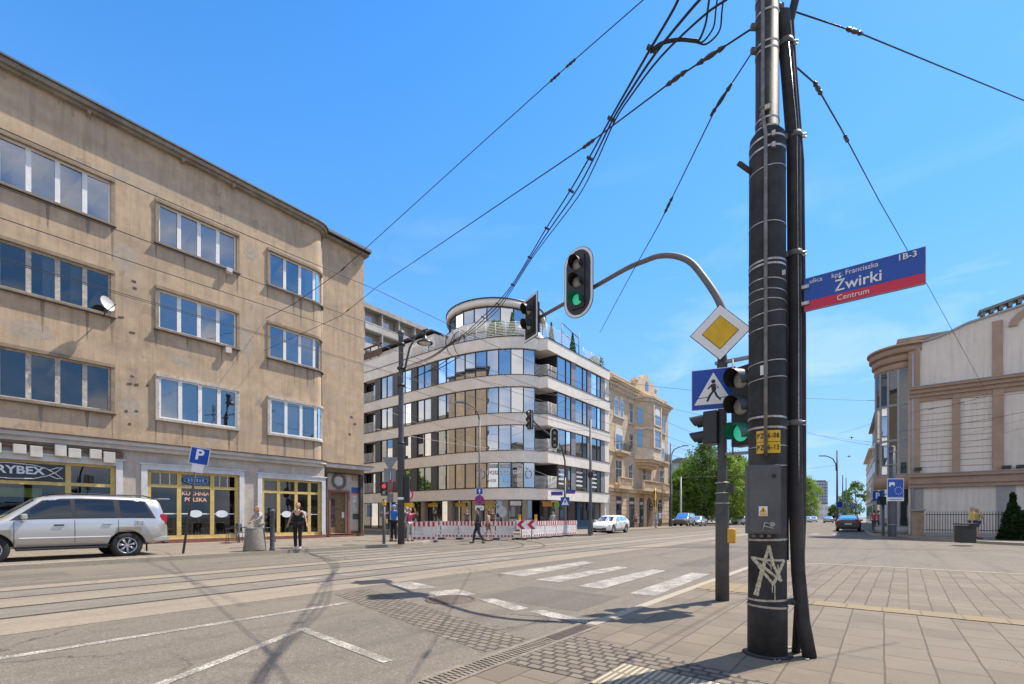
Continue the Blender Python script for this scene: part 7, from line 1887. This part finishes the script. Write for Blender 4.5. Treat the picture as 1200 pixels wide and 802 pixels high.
# two chevron boards and amber lamps on the run
for (px, lab) in ((611, 'left one of the two red chevron boards on the barriers'), (623, 'right one of the two red chevron boards on the barriers')):
    D = 26.5; x, y = atd2(px, D)[:2]; t = thing('chevron_board', lab, 'sign', (x, y, 0))
    mb = MB(); mb.tube([(x, y, 0), (x, y, 1.0)], .03, 6); mb.build('post', SBACK, t)
    c = Vector((x, y, .86))+Vector((*TOC,0))*.04; a = plate(t, 'board', c, TOC, [(-.28,-.26),(.28,-.26),(.28,.26),(-.28,.26)], [(1,SWHITE,'rim')])
    for s in (-.0, ): shape(a, 'chevron', c, TOC, [(-.26,0),(-.02,.25),(.22,.25),(-.02,0),(.22,-.25),(-.02,-.25)], .005, SRED)
for (px, lab) in ((609, 'amber warning lamp over the left chevron board'), (628, 'amber warning lamp over the right chevron board')):
    D = 26.9; x, y = atd2(px, D)[:2]; t = thing('warning_lamp', lab, 'lamp', (x, y, 1.05))
    mb = MB(); mb.obox((x, y, 1.17), (.16,.10,.2), math.atan2(CR[1], CR[0])); mb.build('battery_case', SYEL, t, bevel=.02)
    mb = MB(); mb.tube([Vector((x,y,1.36))-Vector((*TOC,0))*.05, Vector((x,y,1.36))+Vector((*TOC,0))*.05], .10, 14); mb.build('lens', mat('amber_lens', (.7,.3,.02), .3), t)
x, y = atd2(589, 29.5)[:2]; t = thing('road_sign', 'round sign seen from behind, pale grey, over the barriers', 'sign', (x, y, 0)); post(t, x, y, 0, 1.9, .03, .03, SBACK)
plate(t, 'disc', (x-.05, y-.03, 1.62), TOC, [(u*.75, z) for u, z in circ(.36)], [(1,mat('disc_grey',(.42,.44,.42),.6),'rim')])
# ------------------------------------------------------------------ overhead wires
WIRE = mat('overhead_wire', (.03,.03,.032), .5, .3)
WIREL = mat('bright_wire', (.35,.33,.30), .4, .5)
INS = mat('insulator', (.035,.03,.03), .4)
def sagged(P, Q, sag, n=16):
    out = []
    for i in range(n+1):
        t = i/n; v = Vector(P).lerp(Vector(Q), t); v.z -= sag*4*t*(1-t); out.append(v)
    return out
def wire(label, pts, r, ins=(), m=None, name='overhead_wire', group=None, cat='wire'):
    t = thing(name, label, cat, tuple(pts[0]), group)
    mb = MB(); mb.tube(pts, r, 5); mb.build('strand', m or WIRE, t)
    for f in ins:
        i = f*(len(pts)-1); k = int(i); k = min(k, len(pts)-2); p = pts[k].lerp(pts[k+1], i-k); d = (pts[k+1]-pts[k]).normalized()
        mb = MB(); s = .10+r*6
        mb.tube([p-d*s, p-d*s*.6, p-d*s*.5, p-d*.02, p+d*.02, p+d*s*.5, p+d*s*.6, p+d*s], [r*1.5, r*3, r*1.6, r*2.8, r*2.8, r*1.6, r*3, r*1.5], 7); mb.build('insulator', INS, t)
    return t
# span wires from the near poles to the ochre block
W1 = [atd(770,-14,11), atd(668,75,13), atd(560,172,15.5), atd(430,290,19.5), atd(399,318,20.8), atd(345,356,22.4), Vector((onY(312,25.0), 25.0, onY(312,25.0,373)[1]))]
wire('span wire crossing high over the road from beyond the top edge to the ochre block', W1, .0135, (.165,.19,.65))
W2 = [Vector((PX, PY, lpx(0, 32)))-rt*.12, atd(795,90,5.0), atd(688,170,6.6), atd(500,297,11.5), atd(445,334,15), atd(400,370,18.5), Vector((onY(310,25.0), 25.0, onY(310,25.0,411)[1]))]
wire('span wire from the thick pole down to the ochre block, below the first', W2, .009, (.09,.17,.33,.8))
W3 = [Vector((PX, PY, lpx(0, 56)))-rt*.11, atd(840,125,4.7), atd(773,262,6.4), atd(735,330,9), atd(703,390,13)]
wire('thin stay wire dropping from the thick pole behind the curved traffic arm', W3, .007, (.22,.45))
W4 = [Vector((PX, PY, lpx(0, 62)))+rt*.12, atd(955,98,4.9), atd(985,150,5.7), atd(1030,235,9), atd(1090,340,16), Vector((XR0-.25, onX(1157, XR0-.25), onX(1157, XR0-.25, 462)[1]))]
wire('wire from the thick pole to the pale right-hand building, passing behind the name plate', W4, .008, (.22,.42))
W5 = [Vector((PX, PY, lpx(0, 8)))+rt*.12, atd(1010,40,4.9), atd(1100,77,5.8), atd(1215,124,7)]
wire('wire leaving the thick pole for the upper right edge', W5, .0075, (.3,))
# heavy feeder bundle swinging over to the corner tram pole
BND = [(798,-10,4.4),(790,10,4.5),(762,58,4.9),(735,105,5.6),(715,140,6.5),(690,186,8),(668,224,9.3),(640,268,11),(620,302,12.2),(600,334,13.4),(582,356,14.8),(565,372,16),(545,391,17.2),(528,402,18.2),(505,418,19.8),(474,430,22.3)]
for i, (dx, dy, r, lab) in enumerate(((0,0,.014,'leftmost of the three heavy feeder cables bundled over the road'), (7,3,.014,'middle one of the three heavy feeder cables bundled over the road'), (12,8,.011,'rightmost and thinnest of the three heavy feeder cables bundled over the road'))):
    pts = []
    for k, (a, b, D) in enumerate(BND):
        f = (5.2/D)*(1 if k < 3 else .95+.5*math.sin(k*1.3)); pts.append(atd(a+dx*f+(20*i if k < 2 else 0)*(1-k*.5), b+dy*f, D+.02*i))
    sm = []
    for k in range(len(pts)-1):
        p0, p1, p2, p3 = pts[max(k-1,0)], pts[k], pts[k+1], pts[min(k+2,len(pts)-1)]
        for j in range(4):
            t = j/4; sm.append(.5*((2*p1)+(p2-p0)*t+(2*p0-5*p1+4*p2-p3)*t*t+(3*p1-p0-3*p2+p3)*t**3))
    sm.append(pts[-1]); t = wire(lab, sm, r, (), CABLE, 'feeder_cable', 'heavy feeder cables', 'cable')
    if i == 0:
        for k in (2,4,5,6,7,8,9,10,11):
            mb = MB(); p = pts[k]; mb.obox(p+rt*.02, (.12,.04,.03), math.atan2(rt.y, rt.x), ry=.5)
            mb.build('spacer_clamp', INS, t)
for i, (x1_, lab) in enumerate(((830,'inner hanging loop of cable beside the thick pole top'), (839,'middle hanging loop of cable beside the thick pole top'), (846,'outer hanging loop of cable beside the thick pole top'))):
    P = [(762,60),(775,50),(795,45.5),(815,47),(820+i*4,46+i*1.5),(x1_-3,28+i*3),(x1_,8+i*2),(x1_+3,-14)]
    pts = [atd(a, b+i*1.3, 4.9-.04*k) for k, (a, b) in enumerate(P)]; sm = []
    for k in range(len(pts)-1):
        p0, p1, p2, p3 = pts[max(k-1,0)], pts[k], pts[k+1], pts[min(k+2,len(pts)-1)]
        for j in range(5):
            t = j/5; sm.append(.5*((2*p1)+(p2-p0)*t+(2*p0-5*p1+4*p2-p3)*t*t+(3*p1-p0-3*p2+p3)*t**3))
    sm.append(pts[-1]); wire(lab, sm, .009 if i else .012, (), CABLE, 'feeder_cable', 'heavy feeder cables', 'cable')
for k, (dx, lab) in enumerate(((0,'left loop of cable hanging before the roof terrace by the corner lamp'), (9,'right loop of cable hanging before the roof terrace by the corner lamp'))):
    P = [(528+dx,402),(532+dx,392),(529+dx,388),(524+dx,392),(522+dx,402),(525+dx,412),(530+dx,418),(515,428+k*4),(500,436),(480,445)]
    wire(lab, [atd(a, b, 19-.0*k) for a, b in P], .018, (), CABLE, 'feeder_cable', 'heavy feeder cables', 'cable')
# contact and messenger wires along the tracks
def along(label, Y, z, r, x0=-6, x1=95, m=None):
    pts = []
    n = 8; xs = [x0+(x1-x0)*i/n for i in range(n+1)]
    for i in range(n):
        for j in range(6): t = j/6; pts.append(Vector((xs[i]+(xs[i+1]-xs[i])*t, Y+(0 if xs[i] < 40 else (xs[i]+(xs[i+1]-xs[i])*t-40)*.05), z-.10*4*t*(1-t)*(1 if r > .0075 else .3))))
    wire(label, pts, r, (), m)
along('upper tram wire over the nearer track', 9.25, 6.60, .008); along('lower tram contact wire over the nearer track', 9.25, 5.75, .007)
along('upper tram wire over the farther track', 11.45, 6.35, .008); along('lower tram contact wire over the farther track', 11.45, 5.62, .007); along('thin feeder wire beside the farther tram wires', 12.3, 5.9, .006)
def w2(label, a, b, sag=.15, r=.008, ins=(), m=None): wire(label, sagged(atd(*a), atd(*b), sag), r, ins, m)
w2('wire from the corner lamp pole toward the honey tenement, upper', (470,420,22.3), (735,470,45), .6, .012)
w2('wire from the corner lamp pole toward the dark pole by the white car', (470,452,22.3), (692,505,37), .5, .012)
w2('lower wire from the corner lamp pole to the curved-arm signal', (470,482,22.3), (662,530,31), .4, .010)
w2('pale wire sweeping low before the mirror glass front', (427,470,20), (720,585,44), .2, .010, (), WIREL)
w2('pale wire just above the lettering windows', (427,500,20), (640,528,32), .3, .009, (), WIREL)
w2('long span wire across the road from the modern block to the glazed corner', (713,446,47), (1035,470,34), .35, .016)
w2('second span wire, lower, from the honey tenement to the glazed corner', (720,462,50), (1035,520,36), .5, .012)
w2('short span wire low over the far cars', (786,560,58), (981,545,75), .4, .018)
w2('span wire from the far lamp pole to the row houses', (981,508,75), (1032,492,48), .2, .014)
w2('wire across the pale wall from its middle pilaster to the right edge', (1094,467,30), (1215,459,22), .1, .011, (.2,.5))
w2('slanting wire rising over the grooved wall panels', (1066,484,31), (1157,465,27), .05, .010, (.3,.7))
w2('dark wire low on the grooved panels', (1048,506,29), (1215,480,22), .12, .010)
w2('pale upper wire before the grooved panels', (1015,533,50), (1215,488,22), .15, .010, (), WIREL)
w2('pale lower wire before the grooved panels', (1018,548,50), (1215,497,22), .15, .010, (), WIREL)
w2('wire from the right edge to the thick tram pole, through the sky', (945,506,60), (1046,525,30), .2, .012)
for (a, b, D, lab) in ((998,513,90,'small wire hanger in the sky left of the row houses'), (995,535,100,'small wire hanger over the dark far poles')):
    P = atd(a, b, D); t = thing('wire_hanger', lab, 'wire fitting', tuple(P)); mb = MB(); mb.tube([P-rt*.5, P+rt*.5], .04, 5); mb.build('bar', WIRE, t); mb = MB(); mb.ball(P, (.14,.14,.22), 8, 6); mb.build('clamp', INS, t)

# ------------------------------------------------------------------ people
SKIN = mat('skin', (.52,.30,.20), .6, 0, .06, 9, obj=True); 
def skinned(name, m, verts, edges, radii, parent, extra=None, sub=1):
    me = bpy.data.meshes.new(name); me.from_pydata([tuple(v) for v in verts], edges, []); ob = bpy.data.objects.new(name, me); COL.objects.link(ob)
    sk = ob.modifiers.new('s', 'SKIN'); sk.use_smooth_shade = True; ss = ob.modifiers.new('u', 'SUBSURF'); ss.levels = sub; ss.render_levels = sub
    if not me.skin_vertices: me.skin_vertices.new(name='')if hasattr(me.skin_vertices,'new') else None
    for i, r in enumerate(radii):
        me.skin_vertices[0].data[i].radius = r if isinstance(r, tuple) else (r, r)
        me.skin_vertices[0].data[i].use_root = (i == 0)
    dg = bpy.context.evaluated_depsgraph_get(); dg.update()
    me2 = bpy.data.meshes.new_from_object(ob.evaluated_get(dg)); ob.modifiers.clear(); ob.data = me2; me2.name = name
    me2.materials.clear(); me2.materials.append(m)
    if extra is not None:
        bm = bmesh.new(); bm.from_mesh(me2); 
        vm = [bm.verts.new(v) for v in extra.v]
        for f in extra.f:
            try: fc = bm.faces.new([vm[i] for i in f]); fc.smooth = True
            except ValueError: pass
        bm.to_mesh(me2); bm.free()
    me2.polygons.foreach_set('use_smooth', [True]*len(me2.polygons)); ob.parent = parent; return ob
def person(label, loc, rz, H, top, legs, hair, pose=None, sleeves=.5, skirt=False, shoes=(.05,.05,.05), long_hair=False, hat=None, wide=1.0, extras=(), group=None, bare_leg=False, glasses=False):
    J = dict(pel=(0,0,.95), wai=(0,0,1.10), che=(0,.0,1.30), nec=(0,.01,1.46), hd=(0,0,1.60), hl=(-.09,0,.92), hr=(.09,0,.92), kl=(-.10,-.02,.51), kr=(.10,-.02,.51), al=(-.10,.02,.09), ar=(.10,.02,.09),
      tl=(-.115,-.13,.035), tr=(.115,-.13,.035), sl=(-.17,.0,1.405), sr=(.17,0,1.405), el=(-.235,.03,1.13), er=(.235,.03,1.13), wl=(-.25,-.04,.90), wr=(.25,-.04,.90))
    if pose: J.update(pose)
    k = H/1.72; V = {a: Vector(b)*k for a, b in J.items()}; W = wide*k
    t = thing('person', label, 'person', (0,0,0), group)
    # skin: one continuous body with head and hands added to its surface
    n = ['pel','wai','che','nec','hd','hl','kl','al','tl','hr','kr','ar','tr','sl','el','wl','sr','er','wr']
    idx = {a: i for i, a in enumerate(n)}; vs = [V[a] for a in n]
    rad_ = dict(pel=(.12,.09), wai=(.105,.08), che=(.12,.09), nec=.048, hd=.055, hl=.075, kl=.052, al=.036, tl=.03, hr=.075, kr=.052, ar=.036, tr=.03, sl=.05, el=.037, wl=.026, sr=.05, er=.037, wr=.026)
    E = [('pel','wai'),('wai','che'),('che','nec'),('nec','hd'),('pel','hl'),('hl','kl'),('kl','al'),('al','tl'),('pel','hr'),('hr','kr'),('kr','ar'),('ar','tr'),('che','sl'),('sl','el'),('el','wl'),('che','sr'),('sr','er'),('er','wr')]
    ex = MB(); h = V['hd']; fwd = Vector((0,-1,0))
    if pose and 'look' in pose: fwd = Vector(pose['look']).normalized()
    ex.ball(h+Vector((0,0,.0)), (.074*k,.092*k,.115*k), 16, 12); ex.ball(h+fwd*.094*k-Vector((0,0,.015*k)), (.014*k,.018*k,.022*k), 8, 6)
    rx = fwd.cross(Vector((0,0,1))).normalized()
    for s in (-1,1): ex.ball(h+rx*s*.076*k-Vector((0,0,.005)), (.012*k,.02*k,.03*k), 8, 6)
    ex.ball(h+fwd*.086*k-Vector((0,0,.055*k)), (.024*k,.008*k,.007*k), 8, 4)
    for a, b in (('el','wl'),('er','wr')):
        d = (V[b]-V[a]).normalized(); p = V[b]; side_ = d.cross(Vector((1,0,0)) if abs(d.x) < .8 else Vector((0,1,0))).normalized()
        ex.tube([p-d*.01*k, p+d*.04*k, p+d*.085*k], [.024*k,.034*k,.03*k], 8)
        for q in range(4):
            o = side_*(q-1.5)*.018*k; L_ = (.062,.074,.07,.052)[q]*k; ex.tube([p+d*.08*k+o, p+d*(.08*k+L_*.55)+o, p+d*(.08*k+L_)+o+Vector((0,-.012,0))*k], [.010*k,.009*k,.006*k], 6)
        ex.tube([p+d*.03*k+side_*.028*k, p+d*.06*k+side_*.05*k, p+d*.085*k+side_*.052*k], [.012*k,.010*k,.007*k], 6)
    body = skinned('body', SKIN, vs, [(idx[a], idx[b]) for a, b in E], [tuple(x*k*(wide if a in ('pel','wai','che') else 1) for x in (rad_[a] if isinstance(rad_[a], tuple) else (rad_[a],)*2)) for a in n], t, ex)
    mk_ = lambda c, nm: mat('cloth_%s_%s' % (nm, '_'.join(str(int(x*99)) for x in c)), c, .85, 0, .12, 12, .2, obj=True)
    # top
    n2 = ['wai','pel','che','sl','sr']; vs2 = [V['wai'], V['pel']+Vector((0,0,-.02*k)), V['che'], V['sl'], V['sr']]; e2 = [(0,1),(0,2),(2,3),(2,4)]
    r2 = [(.125*W,.10*W), (.135*W,.105*W), (.14*W,.105*W), .068*k, .068*k]
    vs2.append(V['nec']-Vector((0,0,.05*k))); e2.append((2,5)); r2.append(.07*k)
    if sleeves > 0:
        for s_, e_ in (('sl','el'),('sr','er')):
            vs2.append(V[s_].lerp(V[e_], min(1, sleeves))); e2.append((3 if s_ == 'sl' else 4, len(vs2)-1)); r2.append(.052*k)
            if sleeves > 1:
                w_ = 'wl' if s_ == 'sl' else 'wr'; vs2.append(V[e_].lerp(V[w_], sleeves-1)); e2.append((len(vs2)-2, len(vs2)-1)); r2.append(.036*k)
    skinned('top', mk_(top, 'top'), vs2, e2, [r if isinstance(r, tuple) else (r, r) for r in r2], t)
    if skirt:
        mb = MB(); c = V['pel']; kz = (V['kl']+V['kr'])/2
        mb.lathe(tuple(Vector((c.x, c.y, 0))), [(.125*W, c.z+.05*k), (.16*W, c.z-.08*k), (.19*W, kz.z+.05*k), (.20*W, kz.z)], 18); mb.build('skirt', mk_(legs, 'legs'), t, local=True)
    else:
        kk = .62 if bare_leg else 1
        vs3 = [V['pel'], V['hl'], V['kl'] if not bare_leg else V['hl'].lerp(V['kl'], .8), V['hr'], V['kr'] if not bare_leg else V['hr'].lerp(V['kr'], .8)]; e3 = [(0,1),(1,2),(0,3),(3,4)]; r3 = [(.13*W,.10*W), .095*W, .072*k, .095*W, .072*k]
        if not bare_leg: vs3 += [V['al'], V['ar']]; e3 += [(2,5),(4,6)]; r3 += [.062*k, .062*k]
        skinned('trousers', mk_(legs, 'legs'), vs3, e3, [r if isinstance(r, tuple) else (r, r) for r in r3], t)
    for a, b in (('al','tl'),('ar','tr')):
        mb = MB(); p, q = V[a], V[b]; d = (q-p); d.z = 0; d = d.normalized() if d.length > .01 else Vector((0,-1,0)); c = (p+q)/2; zz = min(p.z, q.z+.05*k)
        mb.tube([Vector((p.x, p.y, zz-.045*k))-d*.05*k, Vector((p.x, p.y, zz-.03*k)), Vector((c.x, c.y, zz-.04*k)), Vector((q.x, q.y, q.z))+d*.03*k], [.03*k,.045*k,.042*k,.03*k], 10); mb.build('shoe', mk_(shoes, 'shoe'), t, local=True)
    hm = mat('hair_%d_%d' % (int(hair[0]*99), int(hair[2]*99)), hair, .7, 0, .25, 20, obj=True)
    mb = MB(); mb.ball(h+Vector((0,0,.03*k))-fwd*.022*k, (.086*k,.098*k,.105*k), 14, 9)
    if long_hair: mb.ball(h-fwd*.05*k-Vector((0,0,.06*k)), (.085*k,.06*k,.13*k), 12, 8)
    mb.build('hair', hm, t, local=True)
    if glasses:
        mb = MB()
        for s in (-1,1): mb.ball(h+fwd*.088*k+rx*s*.03*k+Vector((0,0,.012*k)), (.024*k,.012*k,.02*k), 8, 6)
        mb.build('sunglasses', SBLACK, t, local=True)
    else:
        for s in (-1,1): mb = MB(); mb.ball(h+fwd*.084*k+rx*s*.028*k+Vector((0,0,.012*k)), (.011*k,.008*k,.008*k), 8, 6); mb.build('eye', SBLACK, t, local=True)
    if hat: mb = MB(); mb.lathe(tuple(h+Vector((0,0,.05*k))), [(.1*k,0),(.092*k,.05*k),(.06*k,.085*k),(0,.09*k)], 14); mb.ball(h+fwd*.1*k+Vector((0,0,.05*k)), (.07*k,.06*k,.01*k), 10, 5); mb.build('cap', mk_(hat, 'hat'), t, local=True)
    for (nm, col, p, sz) in extras: mb = MB(); mb.ball(Vector(p)*k, tuple(x*k for x in sz), 12, 8); mb.build(nm, mk_(col, 'bag'), t, local=True)
    t.location = loc; t.rotation_euler = (0,0,rz); return t
def face(n): return math.atan2(n[0], -n[1])          # rotation that turns a figure (facing -y) to face n
CAMF = face(TOC)
def walkpose(s=1): return dict(kl=(-.09,-.16*s,.52), al=(-.09,-.22*s,.10), tl=(-.10,-.37*s if s > 0 else -.02,.06), kr=(.09,.06*s,.50), ar=(.09,.30*s,.14), tr=(.10,.20*s if s > 0 else .12,.05), el=(-.22,.12*s,1.15), wl=(-.22,.16*s,.92), er=(.22,-.06*s,1.14), wr=(.22,-.20*s,.95))
g2 = lambda px, py, z=.12: (*gnd(px, py, z), z)
person('woman in a black sleeveless jumpsuit standing with arms slightly out by the kerb', g2(349, 644), CAMF+.1, 1.70, (.012,.012,.014), (.012,.012,.014), (.32,.16,.07), dict(el=(-.27,.02,1.14), wl=(-.33,-.03,.93), er=(.27,.02,1.14), wr=(.33,-.03,.93), kl=(-.085,-.02,.51), al=(-.08,.01,.09), kr=(.085,-.02,.51), ar=(.08,.01,.09), tl=(-.10,-.13,.035), tr=(.10,-.13,.035)), sleeves=0, shoes=(.6,.6,.58), wide=1.12)
person('woman in a white and grey top and sunglasses leaning over the concrete bin', g2(304.5, 641.5), CAMF-.35, 1.64, (.42,.43,.46), (.45,.42,.38), (.36,.13,.04), dict(che=(0,-.08,1.28), nec=(0,-.13,1.42), hd=(0,-.17,1.55), sl=(-.16,-.08,1.37), sr=(.16,-.08,1.37), el=(-.20,-.22,1.15), wl=(-.10,-.40,1.02), er=(.18,-.24,1.14), wr=(.05,-.42,1.04), look=(-.1,-1,-.25)), sleeves=.8, long_hair=True, glasses=True, wide=1.1)
person('man in a blue shirt and cap at the crossing, hand on the signal post', g2(461.5, 634.5), CAMF-.3, 1.76, (.02,.16,.52), (.012,.013,.018), (.25,.2,.15), dict(er=(.36,-.05,1.28), wr=(.50,-.16,1.30), el=(-.36,-.02,1.30), wl=(-.50,-.10,1.34), sl=(-.18,0,1.42)), hat=(.2,.33,.6), wide=1.12)
person('person in a teal shirt and grey trousers half hidden by the corner tram pole', g2(476.5, 634), CAMF+.4, 1.68, (.03,.16,.22), (.07,.08,.10), (.35,.28,.2), walkpose(), sleeves=.9)
person('person in a pink top and pale trousers with raised arm right of the tram pole', g2(480.5, 634.5), CAMF+.6, 1.62, (.55,.08,.16), (.5,.47,.43), (.3,.18,.1), dict(er=(.30,-.05,1.42), wr=(.22,-.12,1.58)), sleeves=.5)
WR = math.atan2(-CR[1], -CR[0])
person('dark-clothed walker striding left on the crossing before the barriers', g2(560, 637.5, .0), face((-CR[0], -CR[1]))+.1, 1.75, (.05,.045,.05), (.035,.035,.045), (.05,.04,.03), walkpose(), sleeves=1.6, wide=1.1)
person('walker in a pale pink top and bare legs beside the dark-clothed one', g2(572, 634.5, .0), face((-CR[0], -CR[1]))-.1, 1.68, (.55,.32,.28), (.25,.16,.13), (.10,.06,.04), walkpose(-1), sleeves=.4, bare_leg=True, long_hair=True)
for (px, D, H, top, leg, lab) in ((547, 34, 1.72, (.12,.11,.12), (.05,.05,.06), 'person in grey behind the barriers, left of the walking couple'), (577, 35, 1.75, (.15,.10,.08), (.05,.05,.06), 'person in brown behind the barriers by the dark doorway'), (648, 36, 1.6, (.3,.4,.5), (.1,.1,.12), 'person in a light blue top behind the barriers at their right end')):
    x, y = atd2(px, D)[:2]; person(lab, (x, y, .12), CAMF+.4*math.sin(px), H, top, leg, (.08,.05,.03), sleeves=.5, group='people behind the barriers')
person('small figure in a pink shirt and shorts before the tenement shops', (*atd2(745, 52)[:2], .12), CAMF, 1.72, (.5,.3,.28), (.12,.1,.12), (.1,.06,.04), walkpose(), bare_leg=True)
person('small figure in light blue beside the black signal cluster', (*atd2(768.5, 51)[:2], .12), CAMF+1, 1.65, (.25,.4,.65), (.15,.25,.5), (.12,.08,.05))
person('walker in a yellow top and dark shorts by the black litter bin', g2(1139.5, 632), face(CR)-.2, 1.72, (.70,.55,.06), (.05,.07,.10), (.45,.32,.18), walkpose(), sleeves=.4, bare_leg=True)
person('second walker close behind the yellow top, with an olive bag', g2(1145, 631), face(CR)+.15, 1.66, (.42,.36,.12), (.06,.08,.12), (.4,.3,.2), walkpose(-1), sleeves=.4, bare_leg=True, extras=(('bag',(.35,.38,.06),(.2,.1,1.05),(.1,.14,.16)),))
person('pedestrian in red and white on the shaded far pavement', g2(1024.5, 625), CAMF+2.6, 1.66, (.45,.05,.07), (.05,.05,.08), (.06,.04,.03), walkpose(), extras=(('bag',(.7,.68,.62),(-.2,0,1.0),(.12,.12,.18)),))
person('pedestrian in beige right of the one in red, on the shaded far pavement', g2(1030, 624.5), CAMF+2.8, 1.68, (.42,.34,.25), (.38,.32,.25), (.3,.2,.12), walkpose(-1), sleeves=1.5)
